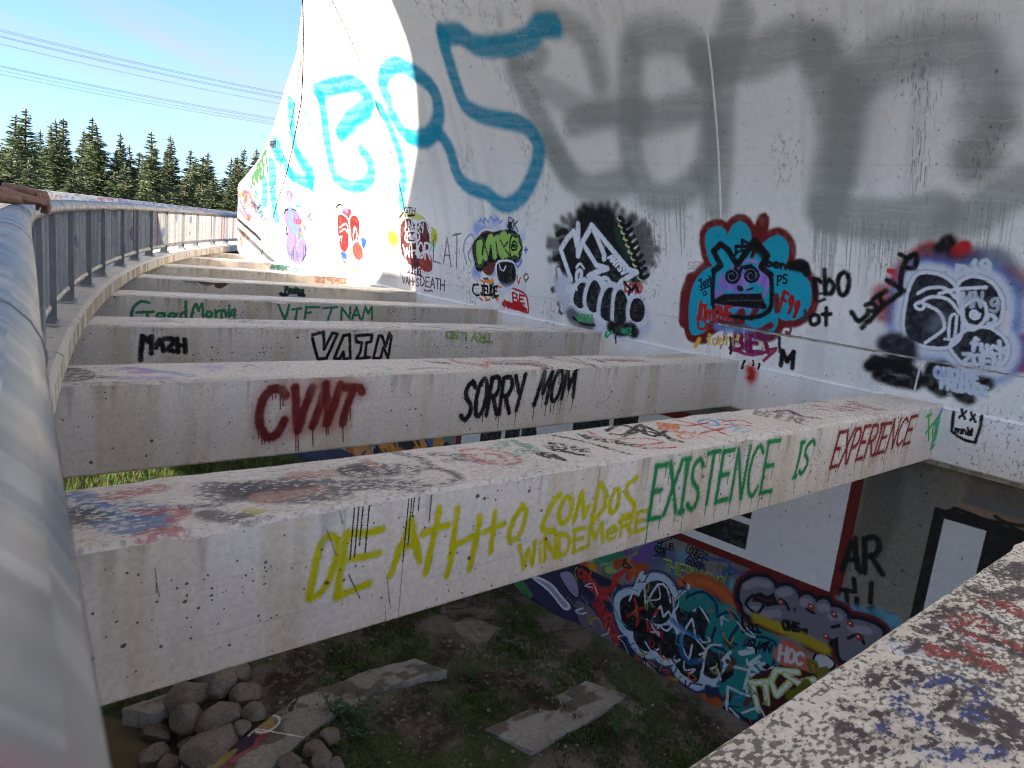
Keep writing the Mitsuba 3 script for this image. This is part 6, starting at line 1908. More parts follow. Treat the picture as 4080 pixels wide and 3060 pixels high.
376 4219,472 2,-16
376 4210,490 24,-1
376 4176,461 20,-17
376 4088,506 -3,-14
376 4089,465 21,-6
376 4099,481 18,-19
376 4139,463 17,-15
376 4194,464 15,-12
376 4121,519 29,-12
376 4055,472 3,-12
376 4070,497 23,-17
376 4172,480 47,-7
376 4187,431 28,0
376 4228,496 7,-8
376 4137,474 14,-9
376 4084,455 37,-8
377 4495,474 12,-15
377 4289,539 14,-8
377 4134,538 24,-15
377 4196,444 24,-18
377 4020,487 17,-4
377 4036,479 15,-9
377 4295,439 12,-9
377 4269,463 34,-12
377 4394,487 26,-20
377 4469,483 24,-18
378 5816,484 8,3 8,0 8,-13 5,-14 -8,-2 -12,0
379 5850,460 9,-3 7,-4 4,-8 2,-8
380 5774,441 4,-5 4,-5 6,-1 6,-1
381 5802,419 11,1 11,0 13,-2 14,-2
382 5875,427 5,5 5,3 4,-4 1,-6 -6,-4 -8,-4
383 5920,483 15,6 9,2 -7,-13 -13,-17
384 5974,477 9,10 8,5 3,-9 2,-14
345 5756,481 3,-20 0,-17 -6,-10 -8,-6
385 6153,445 21,6 18,2 9,-12 -1,-14 -15,-5 -21,-2
386 6234,423 21,5 21,3 17,-4 15,-7
387 6312,495 10,-15 10,-15 8,-15 6,-14
388 6322,480 21,-9
389 6374,504 -4,-20 0,-16 9,-6 13,-3
390 6382,446 23,1 23,1 21,2 20,1
391 6444,454 21,-2 22,-2 24,-5 19,-7 3,-14 -2,-16
392 6464,474 26,3 25,1 29,-2 19,-10 -10,-29 -20,-36
393 6635,501 9,-17 9,-18 7,-24 7,-26
394 6634,509 39,9 27,-5 -10,-45 -22,-60
395 6750,466 31,-7 31,-7 32,-7 33,-7
396 6735,476 -1,-34
397 6956,478 56,6 53,6 39,3 35,3
398 7041,501 34,-32
399 6392,431 47,42 27,24 -27,-31 -47,-49
400 12140,485 12,-32 19,-26 40,-9 47,-2
401 576,480 8,5 4,5 -8,4 -12,4 -8,1 -6,-2 -4,-4 -3,-5 1,-6 3,-6 3,-6 5,-6 5,-5 6,-4
402 619,494 13,-2 8,-4 -5,-7 -9,-9
401 497,496 4,-4 4,-5 4,-5 3,-6 2,-6 3,-8
402 530,495 -1,-5 -2,-6 -2,-6 -3,-7
403 484,506 5,-5
404 490,513 6,-3 5,-2 4,-5 -1,-3 -13,0 -12,0 1,-6 6,-7 4,-6 6,-6 5,-7 4,-6
405 523,506 10,-1 6,-2 -6,-7 -9,-7 -3,-6 -1,-4
405 555,510 14,-1 13,-2 12,-5 7,-8 -4,-9 -6,-11
406 558,477 -4,-10 -3,-8 1,-4 3,-3
407 554,503 -6,-4 -4,-4 -2,-8 1,-9 3,-7 4,-7
407 606,495 -3,-6 -2,-6 -2,-9 -1,-9
408 482,510 -4,-4 -1,-5 3,-6 6,-8 6,-9 7,-10
409 441,500 1,-4 1,-3 1,-3 1,-3
410 439,485 -12,-1 -10,-1 -5,-3 -1,-4 1,-5 1,-4 -2,-3 -4,-3
410 451,481 10,-3 8,-3 5,-3 3,-3 -1,-5 -3,-5 -3,-5 -6,-3 -12,0 -14,1
410 444,452 4,-4 5,-5 2,-4 2,-3
410 388,481 -3,-3 -2,-4 2,-4 3,-4
410 383,456 4,-5 5,-4 5,-4 6,-3 8,-3 9,-3
411 488,458 5,-5
412 464,464 -11,0 -11,0 -8,0 -7,0
413 424,498 10,-2 9,-1 8,-2 7,-1
414 385,495 0,-4 2,-5 5,-4 6,-4
415 365,487 -4,-5 -2,-4 1,-3 4,-3 11,-3 11,-3 6,-4 5,-5
416 456,440 -8,-9
415 422,457 2,-9 3,-7 4,-6 4,-4
417 703,510 0,-5 4,-5 18,-1 22,0
418 642,506 2,-9 6,-7 15,-4 20,-2"""
STROKES_M = """\
419 626,404 1424,0 0,364 -1424,0
420 652,426 1368,0 0,318 -1368,0
421 876,450 152,0 0,66 -152,0
421 876,536 56,0 0,174 -56,0
421 972,450 56,0 0,260 -56,0
421 1818,456 102,0 0,268 -102,0
421 1730,456 66,0 0,268 -66,0
421 1654,456 66,0 0,268 -66,0
421 1364,456 136,0 0,268 -136,0
421 1262,456 84,0 0,268 -84,0
420 1654,580 22,120 -36,0
421 1080,456 140,0 0,224 -140,0
420 1110,500 80,0 0,120 -80,0
421 434,40 38,0 0,664 -38,0
421 240,40 134,0 0,660 -134,0
421 374,684 66,0 0,28 -66,0
422 374,40 76,0 0,644 -76,0
423 120,720 300,0 0,30 -300,0
424 240,716 180,4
425 414,707 -83,-7
425 433,715 -122,-15
425 248,728 -1,-28
425 354,707 55,-7
425 215,706 55,-6
425 279,719 -66,-19
425 202,699 59,1
425 249,728 174,-28
425 241,723 10,-23
425 286,703 35,-3
425 291,700 -49,0
425 364,721 -61,-21
425 308,705 55,-5
425 436,715 15,-15
425 319,705 66,-5
425 398,701 -42,-1
426 632,491 -8,75 -31,-64
426 628,519 -23,9
426 598,582 -15,-78
427 598,582 -20,13 -13,-14 3,-26 22,-13
426 578,549 -32,-34
428 618,578 -17,-71
429 564,484 -6,-46
429 626,441 -31,9 8,29
429 614,442 -8,-30
429 588,435 -5,-31
429 559,420 -9,8 -7,-19 12,3
430 549,423 4,-8 -1,-13 -5,-12 -5,-1 -3,9 1,14 5,10 4,1
431 533,394 4,33
431 537,427 -10,-19
431 527,408 -2,22
431 525,430 -7,-30
431 519,431 -18,-26
431 507,434 7,-34
432 400,-100 2860,0 0,290 -2860,0
433 2200,260 60,40
434 2164,277 2,-39
434 2161,251 25,-29
434 2230,233 9,37
434 2162,274 6,-38
434 2160,264 15,-35
433 2320,220 60,40
434 2283,205 30,-24
434 2338,256 -38,-2
434 2280,223 16,-35
434 2288,196 35,-16
434 2322,180 33,20
433 2460,300 60,40
434 2494,321 -34,19
434 2450,339 -28,-26
434 2494,321 -33,19
434 2466,260 30,23
434 2439,266 38,-2
433 2620,200 60,40
434 2659,210 -26,28
434 2657,185 -4,38
434 2655,181 0,38
434 2592,172 36,-11
434 2586,179 33,-19
433 2080,300 60,40
434 2103,332 -38,5
434 2120,304 -22,31
434 2040,299 19,-33
434 2117,314 -29,25
434 2097,336 -39,-2
435 1106,331 -40,-9
436 1159,328 -35,16
437 1027,348 -31,2
438 1341,272 -36,-12
439 1259,243 -34,8
440 1090,258 -6,0
436 895,296 26,9
441 1354,287 -31,-10
438 958,304 -24,15
435 1043,312 9,19
442 1285,316 -24,7
443 1284,269 11,-8
439 1064,309 16,0
444 1146,316 5,-8
445 1232,339 -10,-18
446 1302,361 37,-12
447 1097,335 -14,9
440 985,275 7,8
448 1145,323 1,12
449 1045,246 -2,-19
450 918,335 17,-5
451 929,322 -27,16
450 1200,248 35,11
452 1055,361 -31,-12
453 1082,259 6,7
454 1341,269 -10,5
455 1364,309 21,-12
454 1297,304 0,14
438 921,315 8,-3
456 1223,337 35,4
457 949,328 39,-6
458 1190,333 -33,11
441 1246,256 6,20
459 1241,279 17,-1
460 1024,321 -16,16
445 927,296 16,2
461 1260,321 32,-12
462 1369,246 29,16
437 919,336 19,-18
463 919,269 -10,-11
464 1154,378 -8,-16
465 1154,378 -7,4 -4,-2 0,-6 7,-4
464 1146,372 -10,-4
464 1132,390 9,-5
464 1141,385 -8,-16
464 1133,369 -8,6
464 1138,377 -7,5
464 1129,391 -7,-14
464 1122,377 -9,6
464 1115,398 -7,-12
464 1117,397 -4,2
464 1110,385 -3,2
465 1101,404 4,0 4,-4 -2,-3 -6,1 -3,-2 2,-4 5,-2
464 1099,408 -6,-12
464 1089,413 -5,-11
464 1096,402 -9,6
464 1085,415 -3,-7
464 1081,406 0,-1
465 1126,370 5,2 4,-4 2,-8 -2,-6 -5,-1 -4,4
464 1123,374 -1,-19
464 1122,355 -10,3
465 1109,378 -1,-14 -5,-3 -5,5 0,16
465 1093,363 2,19 -8,2 -1,-4 2,-4 6,-3
465 1089,375 -6,-2 1,-6 9,-4
464 1145,341 -4,18 -4,-17
464 1144,348 -6,0
464 1135,360 -8,0
464 1127,360 8,-17
464 1135,343 -9,0
465 1125,361 -1,-13 -4,-5 -3,4 0,14
464 1115,361 -2,-17
465 1115,361 -5,0 -3,-3 2,-5 5,-1
464 1111,353 -6,-8
465 1142,340 2,2 3,-3 2,-6 -2,-7 -3,-1 -3,3
465 1137,343 2,-4 0,-6 -1,-5 -3,-1 -2,4 0,6 1,5 3,1
464 1132,344 -6,-14
464 1126,330 -1,15
464 1117,347 6,-2
464 1123,345 -3,-13
464 1120,332 -7,2
464 1122,339 -6,1
464 1114,347 -3,-13
465 1114,347 -4,1 -3,-3 1,-3 4,-2
464 1110,341 -7,-5
465 1034,398 2,3 4,-3 2,-9 -1,-9 -4,-3 -3,3
465 1027,400 3,-5 2,-8 -2,-9 -3,-2 -3,5 -1,9 2,8 2,2
465 1017,400 3,-5 1,-8 -1,-8 -3,-2 -3,5 -1,9 2,7 2,2
464 1011,400 0,-23
464 1004,400 7,-13
464 1009,390 -7,-13
464 994,398 7,1
464 1001,399 -1,-22
464 1000,377 -8,0
464 1001,388 -6,0
464 992,398 -2,-20
465 992,398 -5,0 -3,-4 1,-6 6,0
464 988,388 -6,-10
465 975,395 3,3 3,-3 -1,-5 -5,-4 -2,-4 2,-4 4,2
464 1034,362 -5,14 -10,-13
464 1032,367 -10,1
464 1017,377 -2,-14
465 1017,377 -10,1 -4,-3 3,-4 10,-1
464 1010,371 -10,-7
464 999,378 -15,2
464 991,379 -2,-16
465 1033,356 2,3 4,-3 -1,-4 -3,-3 -2,-3 3,-4 3,2
465 1027,359 3,-4 1,-6 -2,-6 -2,-1 -3,3 0,7 1,6 2,1
465 1015,358 2,2 3,-3 2,-6 -2,-6 -3,-2 -2,3
464 1013,361 0,-18
464 1006,361 7,-10
464 1011,354 -5,-10
464 997,361 7,-1
464 1004,360 0,-17
464 1004,343 -7,1
464 1004,352 -5,0
464 995,362 0,-18
465 995,362 -5,0 -1,-4 1,-4 5,-2
464 992,353 -4,-8
465 980,360 2,3 3,-3 0,-4 -3,-3 -2,-4 3,-4 3,2
466 924,355 2,23
466 926,378 -9,-12
466 917,366 -4,16
466 913,382 -6,-19
466 904,365 3,19
467 907,384 -8,0 -6,-5 3,-9 8,-5
468 1106,330 -17,2
468 1097,331 -2,-36
468 1085,332 -3,-36
468 1068,334 -3,-36
468 1083,314 -16,2
468 1061,334 -3,-36
468 1064,334 -7,0
468 1061,297 -6,1
468 1039,339 14,-2
468 1053,337 -2,-38
468 1051,299 -15,2
468 1052,319 -11,1
468 1033,338 -2,-38
469 1033,338 -10,1 -5,-8 3,-10 11,-3
468 1026,320 -11,-18
468 1013,339 -2,-37
469 1013,339 -10,1 -5,-9 4,-10 10,-3
468 992,305 -6,39 -10,-38
468 990,320 -10,1
469 960,341 6,5 5,-7 3,-14 -4,-15 -7,-4 -5,9 1,10
468 959,325 6,-1
468 953,307 2,38
468 955,345 -15,-37
468 940,308 0,39
469 929,350 6,-8 1,-15 -4,-14 -5,-3 -5,9 -1,16 4,13 4,2
468 918,351 -2,-41
468 916,310 -13,2
468 886,355 13,-2
468 899,353 -1,-39
468 898,314 -14,1
468 899,334 -11,1
470 1105,325 -17,2
470 1097,326 -2,-35
470 1084,329 -3,-37
470 1068,331 -3,-37
470 1083,311 -17,1
470 1060,333 -2,-37
470 1063,333 -6,1
470 1061,296 -7,0
470 1038,333 15,-2
470 1053,331 -2,-36
470 1051,295 -15,2
470 1052,314 -12,1
470 1033,336 -2,-39
471 1033,336 -11,1 -4,-8 3,-11 11,-2
470 1026,317 -11,-18
470 1013,338 -2,-37
471 1013,338 -11,2 -4,-9 3,-10 11,-3
470 991,301 -5,40 -10,-38
470 989,316 -9,1
471 959,337 6,5 6,-6 2,-14 -4,-14 -6,-4 -5,8 1,10
470 959,322 6,-1
470 953,306 2,39
470 955,345 -15,-37
470 940,308 0,39
471 929,348 5,-9 1,-14 -3,-14 -6,-2 -5,8 0,16 3,12 5,3
470 918,351 -2,-41
470 916,310 -13,1
470 886,354 13,-2
470 899,352 -1,-41
470 898,311 -14,2
470 898,333 -10,1
472 991,386 -11,0 -11,1 -11,1 -14,4 -15,5 -12,2 -6,-3 -3,-7 -4,-5 -10,-3 -11,-1 -11,1 -10,4 -9,6 -9,7
473 868,362 6,-15 5,-14 4,-9 0,3 -1,10 -1,9
473 891,342 -20,-23
473 625,409 -3,-4 -3,-3 -5,-3 -7,-1 -9,-1 -9,0
473 582,404 -19,5
473 537,421 -7,0 -7,0 -6,0 -4,-1 -4,-2 -4,-1
473 521,396 -19,23
474 1039,267 -13,13 -13,12 -14,9 -14,5 -15,3 -15,0 -15,-2 -16,-5 -14,-5 -12,-7 -11,-8 -8,-9 -5,-8 -2,-10 -3,-9
475 1034,273 -13,12 -13,12 -14,10 -14,5 -15,2 -14,0 -16,-2 -16,-4 -14,-6 -12,-7 -10,-8 -8,-8 -5,-9 -3,-9 -2,-10
474 1225,252 -13,4 -13,4 -12,2 -12,-1 -12,-4 -10,-4 -4,-4 -2,-5 -2,-5
475 1219,258 -12,4 -13,4 -12,2 -13,-2 -12,-3 -9,-4 -5,-5 -2,-4 -2,-5
476 1137,-4 -30,15
476 1045,14 -10,-11 -9,-11 -11,-9 -13,-4 -15,-1 -14,0 -16,0 -15,1 -15,2
476 1005,29 -13,-39
476 925,-30 -8,-2 -7,-2 -8,1 -8,4 -8,8 -9,7
477 1677,13 -14,-6 -32,-1 -33,-2 -29,-6 -31,-7 -32,-5 -33,-1 -35,1 -31,0 -24,-5 -20,-5 -25,-3 -35,2 -38,4 -26,10 -8,21 4,27 15,23 30,15 41,11 37,13 27,17 22,18 25,11 31,-1 33,-9 31,-12 26,-16 23,-19 24,-19 31,-20 32,-21 14,-15
478 1600,69 -15,5 -33,5 -32,0 -22,-6 -21,-10 -17,-9 -17,-7 -14,-5 -7,-6 2,-7 9,-8 14,-2 19,8 24,13 26,12 33,7 35,6 16,4
64 1600,69 -15,5 -33,5 -32,0 -22,-6 -21,-10 -17,-9 -17,-7 -14,-5 -7,-6 2,-7 9,-8 14,-2 19,8 24,13 26,12 33,7 35,6 16,4
479 1485,129 -10,12 -21,11 -20,4 -16,-9 -14,-15 -10,-16 -4,-15 0,-15 5,-9 10,-2 16,4 16,7 19,13 20,16 9,14
480 1485,129 -10,12 -21,11 -20,4 -16,-9 -14,-15 -10,-16 -4,-15 0,-15 5,-9 10,-2 16,4 16,7 19,13 20,16 9,14
481 1399,63 -19,6 -34,-5 -34,-11 -32,-22 -32,-28 -16,-21 8,-8 23,0 24,2 22,1 24,2 21,9 22,24 19,30 4,21
482 1678,16 -7,7 -14,8 -16,3 -18,-6 -19,-11 -13,-9 -4,-7 2,-5 7,-3 13,0 18,1 16,3 15,5 14,7 6,7
483 1417,179 -10,7 -18,5 -16,1 -12,-7 -10,-12 -2,-10 10,-9 17,-7 16,-2 12,8 11,14 2,12
484 1322,234 -18,10 -19,11 -14,5 -10,-3 -6,-9 0,-8 9,-7 15,-7 15,-8
485 1336,239 -26,14 -25,14 -23,12 -20,11 -17,11 -17,10
486 1262,247 -25,14 -25,13 -21,7 -15,-2 -11,-9 -11,-9
487 1241,303 -12,-5 -12,-5 -13,-1 -14,5 -16,10 -11,11 -4,12 -1,13 0,12
487 1232,317 -10,-4 -10,-5 -11,0 -10,7 -10,10 -9,10
488 1389,176 3,6 5,-3 5,-9 1,-13 -4,-6 -5,3
489 1391,149 -13,30 1,-36
489 1386,160 -7,-3
489 1376,142 -7,31
489 1369,173 -2,-23
489 1367,150 -9,19
489 1358,169 4,-34
489 1344,162 9,4
489 1353,166 5,-33
489 1358,133 -11,-5
489 1356,150 -8,-3
489 1340,161 4,-34
488 1340,161 -7,-3 -2,-9 3,-8 8,2
489 1338,142 -6,-20
488 1327,157 1,-28 -4,-11 -5,5 -3,29
488 1304,139 4,7 4,-3 0,-10 -5,-9 -2,-9 4,-5 5,6
490 1312,108 3,9 8,-1 2,-10 -4,-12 0,-11 8,-4 4,10
491 1305,113 13,-41
490 1305,113 -8,-6 -1,-12 7,-9 9,6
491 1307,89 -2,-28
490 1290,100 8,-33 -2,-16 -9,5 -10,35
490 1263,73 3,11 8,-3 2,-13 -5,-14 0,-12 7,-6 5,11
490 1247,63 3,11 7,-4 2,-13 -4,-15 0,-14 7,-6 5,11
490 1235,65 7,-8 5,-17 1,-22 -4,-9 -6,8 -5,21 -1,20 3,7
491 1235,1 -10,57
491 1225,58 -1,-67
491 1224,-9 -11,59
492 1313,140 -16,8 -17,8 -13,10 -4,12 1,14 -2,13 -9,15 -12,14 -10,5 -7,-8 -6,-15 -5,-16
492 1298,125 -20,6 -19,7 -14,0 -5,-10 1,-17 3,-16 3,-13 5,-12 4,-13
492 1230,123 -14,-1 -14,-1 -14,0 -16,3 -15,5 -8,0 3,-8 10,-12 10,-12
492 1224,195 -24,0
493 1233,136 -7,16 -14,13 -13,10 -11,5 -11,1 -10,-4 -10,-9 -9,-13 -7,-13 -3,-14 0,-14 3,-13 7,-12 9,-12 12,-7 12,-5 15,-2 12,6 12,18 10,26 3,23
493 1171,164 -1,18 -6,22 -9,19 -11,15 -14,12 -14,7 -13,2 -13,-2 -12,-7 -9,-13 -7,-17 -4,-17 -1,-15 2,-14 4,-13 8,-13 11,-12 13,-7 14,-3 16,1 15,4 13,8 11,11 7,14
493 1170,81 -7,14 -12,15 -13,10 -14,3 -14,-2 -11,-6 -7,-13 -4,-18 0,-16 3,-13 6,-11 8,-8 9,-6 11,-3 10,-1 11,3 10,5 8,8 5,11 3,14 -2,14
493 1097,104 -10,15 -14,13 -13,7 -11,0 -9,-6 -7,-9 -5,-14 -3,-18 0,-16 2,-12 5,-10 6,-7 9,-6 10,-3 10,-1 9,3 9,5 7,9 5,15 2,18 -2,17
493 1049,218 -6,11 -11,8 -14,6 -20,4 -23,1 -19,1 -11,3 -7,2 -4,-6 -3,-18 0,-25 3,-22 6,-15 10,-12 11,-8 13,-3 14,2 14,3 12,4 11,5 10,9 7,16 6,18 1,16
493 1031,113 -6,14 -12,9 -13,4 -14,2 -15,-3 -13,-7 -7,-14 -5,-20 -2,-20 -2,-20 0,-21 3,-16 7,-6 10,0 11,2 13,1 14,3 11,11 10,24 8,32 2,25
493 961,148 -8,14 -13,10 -13,4 -12,-5 -11,-10 -10,-13 -6,-15 -5,-17 -2,-16 2,-15 5,-15 8,-11 9,-6 12,-2 11,2 9,7 7,12 7,14 6,20 4,23 0,19
494 1233,136 -7,16 -14,13 -13,10 -11,5 -11,1 -10,-4 -10,-9 -9,-13 -7,-13 -3,-14 0,-14 3,-13 7,-12 9,-12 12,-7 12,-5 15,-2 12,6 12,18 10,26 3,23
494 1171,164 -1,18 -6,22 -9,19 -11,15 -14,12 -14,7 -13,2 -13,-2 -12,-7 -9,-13 -7,-17 -4,-17 -1,-15 2,-14 4,-13 8,-13 11,-12 13,-7 14,-3 16,1 15,4 13,8 11,11 7,14
494 1170,81 -7,14 -12,15 -13,10 -14,3 -14,-2 -11,-6 -7,-13 -4,-18 0,-16 3,-13 6,-11 8,-8 9,-6 11,-3 10,-1 11,3 10,5 8,8 5,11 3,14 -2,14
494 1097,104 -10,15 -14,13 -13,7 -11,0 -9,-6 -7,-9 -5,-14 -3,-18 0,-16 2,-12 5,-10 6,-7 9,-6 10,-3 10,-1 9,3 9,5 7,9 5,15 2,18 -2,17
494 1049,218 -6,11 -11,8 -14,6 -20,4 -23,1 -19,1 -11,3 -7,2 -4,-6 -3,-18 0,-25 3,-22 6,-15 10,-12 11,-8 13,-3 14,2 14,3 12,4 11,5 10,9 7,16 6,18 1,16
494 1031,113 -6,14 -12,9 -13,4 -14,2 -15,-3 -13,-7 -7,-14 -5,-20 -2,-20 -2,-20 0,-21 3,-16 7,-6 10,0 11,2 13,1 14,3 11,11 10,24 8,32 2,25
494 961,148 -8,14 -13,10 -13,4 -12,-5 -11,-10 -10,-13 -6,-15 -5,-17 -2,-16 2,-15 5,-15 8,-11 9,-6 12,-2 11,2 9,7 7,12 7,14 6,20 4,23 0,19
495 1233,136 -7,16 -14,13 -13,10 -11,5 -11,1 -10,-4 -10,-9 -9,-13 -7,-13 -3,-14 0,-14 3,-13 7,-12 9,-12 12,-7 12,-5 15,-2 12,6 12,18 10,26 3,23
495 1171,164 -1,18 -6,22 -9,19 -11,15 -14,12 -14,7 -13,2 -13,-2 -12,-7 -9,-13 -7,-17 -4,-17 -1,-15 2,-14 4,-13 8,-13 11,-12 13,-7 14,-3 16,1 15,4 13,8 11,11 7,14
495 1170,81 -7,14 -12,15 -13,10 -14,3 -14,-2 -11,-6 -7,-13 -4,-18 0,-16 3,-13 6,-11 8,-8 9,-6 11,-3 10,-1 11,3 10,5 8,8 5,11 3,14 -2,14
495 1097,104 -10,15 -14,13 -13,7 -11,0 -9,-6 -7,-9 -5,-14 -3,-18 0,-16 2,-12 5,-10 6,-7 9,-6 10,-3 10,-1 9,3 9,5 7,9 5,15 2,18 -2,17
495 1049,218 -6,11 -11,8 -14,6 -20,4 -23,1 -19,1 -11,3 -7,2 -4,-6 -3,-18 0,-25 3,-22 6,-15 10,-12 11,-8 13,-3 14,2 14,3 12,4 11,5 10,9 7,16 6,18 1,16
495 1031,113 -6,14 -12,9 -13,4 -14,2 -15,-3 -13,-7 -7,-14 -5,-20 -2,-20 -2,-20 0,-21 3,-16 7,-6 10,0 11,2 13,1 14,3 11,11 10,24 8,32 2,25
495 961,148 -8,14 -13,10 -13,4 -12,-5 -11,-10 -10,-13 -6,-15 -5,-17 -2,-16 2,-15 5,-15 8,-11 9,-6 12,-2 11,2 9,7 7,12 7,14 6,20 4,23 0,19
496 1202,155 -10,43 -9,37 -7,22 -5,6 -7,-19 -7,-27 -5,-22 -5,-21
496 1141,177 -13,39 -13,30 -16,8 -15,-6 -10,-16 -8,-21
496 1110,145 -7,25 -8,16 -7,-13 -7,-15 -7,12 -7,12 -11,-13 -7,-19 5,-17 9,-12 9,-1 10,3
496 1045,197 -7,32 -8,20 -8,-17 -10,-20 -11,15 -12,18 -6,1 -6,-6 -13,-10 -13,-11 -11,-12 -10,-11
496 1015,121 -12,44 -11,29 -9,-20 -11,-31 -22,-13 -16,-8 6,-10 13,-11
496 1004,161 7,-26 2,-24 -15,-27 -16,-14 -3,18 0,29
496 935,61 1,36 -1,30 -8,13 -11,8
496 1127,54 -15,-13 -14,-8 -9,8 -7,12
496 1061,40 -16,-5 -15,-1 -11,9 -10,13
497 1177,243 -1,5 -1,6 -2,2 -3,-4 -5,-7 -4,-7
497 1019,282 -3,-49
497 988,240 3,-18
498 1131,122 -5,-32
498 1123,122 5,-18
498 1127,109 -10,-18
499 1116,100 -6,3 3,7 4,-3 -1,-9 -4,-7 -3,4
499 1101,109 4,2 1,-5 -6,-6 0,-7 4,0
498 1099,121 -5,-29
499 1096,102 -3,8 -4,-6 -2,-12
498 1086,110 -3,-17
498 1087,117 0,0
499 1075,108 5,3 1,-8 -2,-9 -4,1 0,10
498 1076,110 -3,-16
500 1114,55 -1,5 -1,5 -2,4 -5,0 -5,-2 -3,-3 0,-6 3,-6 3,-4 4,1 3,3 4,3
501 1051,161 -14,-5 -15,-5 -15,-3 -15,-1 -15,0 -16,1
502 1016,132 -2,-17 -2,-17 -4,-13 -7,-11 -9,-7 -11,-3 -12,6 -15,11 -14,10
503 1200,103 -11,14 -12,13 -10,12 -7,6 -5,4 -5,3
503 1185,169 -8,-17 -8,-17 -5,-15 -2,-12 2,-9 1,-10
503 1111,150 -9,21
504 920,233 -9,10 -10,9 -9,5 -10,-3 -9,-7 -6,-11 2,-14 5,-17 6,-17
504 915,203 2,-17 3,-17 -2,-11 -8,-2 -12,3 -12,4
504 880,188 -15,-2 -14,-1 -13,2 -9,9 -8,14 -8,11 -12,7 -14,5 -12,1 -8,-4 -7,-8 -8,-8
504 854,163 -9,-7 -9,-7 -7,-11 -2,-16 0,-19 3,-19 6,-16 9,-15 9,-15
504 804,172 -6,-14 -7,-14 -4,-15 -2,-17 1,-18 1,-19
504 859,68 -9,-14 -9,-14 -10,-11 -13,-5 -15,-1 -15,-2
504 816,65 -42,-9
504 769,196 -15,-29
504 1016,233 -11,12 -11,13 -13,7 -14,-1 -16,-5 -16,-6
505 920,233 -11,11 -11,12 -11,6 -11,-2 -12,-8 -6,-11 4,-18 9,-22 3,-16 -10,-4 -16,2 -15,6 -10,12 -8,16 -11,13 -15,6 -18,3 -14,-1 -7,-7 -3,-11 -1,-13 1,-14 3,-15 3,-16
505 920,201 2,-19 3,-18 -3,-14 -10,-3 -14,1 -14,0 -14,-4 -14,-6 -8,-10 1,-14 6,-18 6,-18
505 1019,249 -16,14 -15,14 -15,8 -15,-1 -15,-6 -11,-7 -6,-9 -2,-9 -2,-10
506 772,156 -5,12 -2,8 7,-3 10,-8
507 770,136 -3,17 -4,11 -5,-5 -7,-11
506 778,43 -12,10 -9,4 4,-10 8,-16
508 869,119 10,10 4,6 -14,-9 -21,-13
509 748,60 -6,15 -6,8 -1,-15 -1,-23
510 805,137 -15,0 -10,-2 8,-8 14,-9
509 817,189 -7,0 -3,-3 13,-10 18,-12
511 726,59 -13,4 -7,4 7,1 11,1
512 743,145 -7,12 -5,5 0,-14 3,-21
513 810,61 -1,3 -1,3 -5,2 -6,3
514 858,106 8,-19 5,-9 -8,23 -12,34
515 823,38 -4,7 -4,4 -3,-5 -2,-8
516 833,191 0,6 0,6 -4,7 -6,6
517 755,150 -9,14 -5,9 7,-4 11,-9
513 875,184 -5,-15 -2,-8 11,11 15,17
515 765,139 -17,-5 -8,-6 18,-8 25,-9
513 800,204 -2,-14 -1,-9 2,4 2,8
511 846,62 -5,-1 -3,-1 3,2 6,2
509 747,166 11,-17 5,-10 -11,7 -16,14
515 769,217 7,-17 3,-10 -4,13 -6,20
511 794,182 -8,11 -5,8 8,2 11,0
507 740,127 -15,-3 -8,0 11,5 17,8
511 867,60 12,-11 7,-5 -8,15 -14,20
517 748,94 -1,-8 -2,-5 -8,1 -11,5
510 877,129 -7,16 -4,9 7,-14 11,-21
509 800,63 -2,17 -4,9 -8,-15 -8,-24
506 813,34 15,8 8,2 -14,-12 -21,-18
506 814,205 3,10 2,7 -2,-7 -3,-10
510 772,168 9,-8 5,-6 -9,-3 -13,-2
517 770,230 10,-11 7,-8 -4,-2 -7,1
515 784,93 -11,-1 -8,-1 5,1 8,2
517 730,56 -4,6 -3,3 2,-12 5,-15
514 858,15 -8,14 -6,9 3,-7 6,-11
507 867,83 7,-14 3,-7 -9,14 -14,20
511 854,191 -9,-1 -6,-1 3,-4 5,-4
517 842,10 2,11 3,3 6,-21 7,-28
515 837,14 4,-10 4,-7 5,0 6,3
518 789,82 4,-4 1,-3 -4,-1 -7,0
514 801,30 -5,16 -5,13 -1,3 1,1
508 866,169 15,1 8,1 -12,0 -17,-1
519 809,213 4,2 7,-4 0,-5 -6,-2 -2,-4 6,-5 6,1
519 805,217 2,-16 -5,-4 -6,5 -3,18
520 792,199 -9,23 -4,-21
520 788,208 -7,1
520 776,202 -2,22
520 774,224 -10,-20
520 764,204 -2,23
521 856,53 -42,2 -39,11
521 856,48 -7,-51 -36,-12
521 802,99 -43,-71
521 847,118 -40,11 5,-57
521 786,182 24,-34 -33,-14
522 749,221 -6,13 -9,14 -12,7 -17,-1 -20,-8 -17,-9 -13,-9 -11,-11 -4,-10 3,-9 8,-8 12,-5 14,0 17,3 16,2 13,0 12,0 9,3 5,7 2,11 -2,10
523 740,236 -2,-41
523 723,238 -2,-38
523 739,216 -17,3
524 710,239 6,-8 2,-13 -4,-13 -6,-1 -6,8 -1,14 4,11 5,2
524 681,237 6,4 7,-6 3,-12 -4,-11 -7,-2 -5,6
525 656,248 -3,8 -7,8 -8,4 -12,-2 -13,-4 -8,-7 0,-8 5,-10 7,-8 10,-4 11,-3 9,1 6,7 3,9 0,9
526 656,248 -3,8 -7,8 -8,4 -12,-2 -13,-4 -8,-7 0,-8 5,-10 7,-8 10,-4 11,-3 9,1 6,7 3,9 0,9
527 666,228 -6,2 -6,3 -5,-1 -3,-5 -2,-7 -3,-4 -7,5 -8,8 -4,3 5,-10 11,-15 9,-9 7,5 5,10 6,11
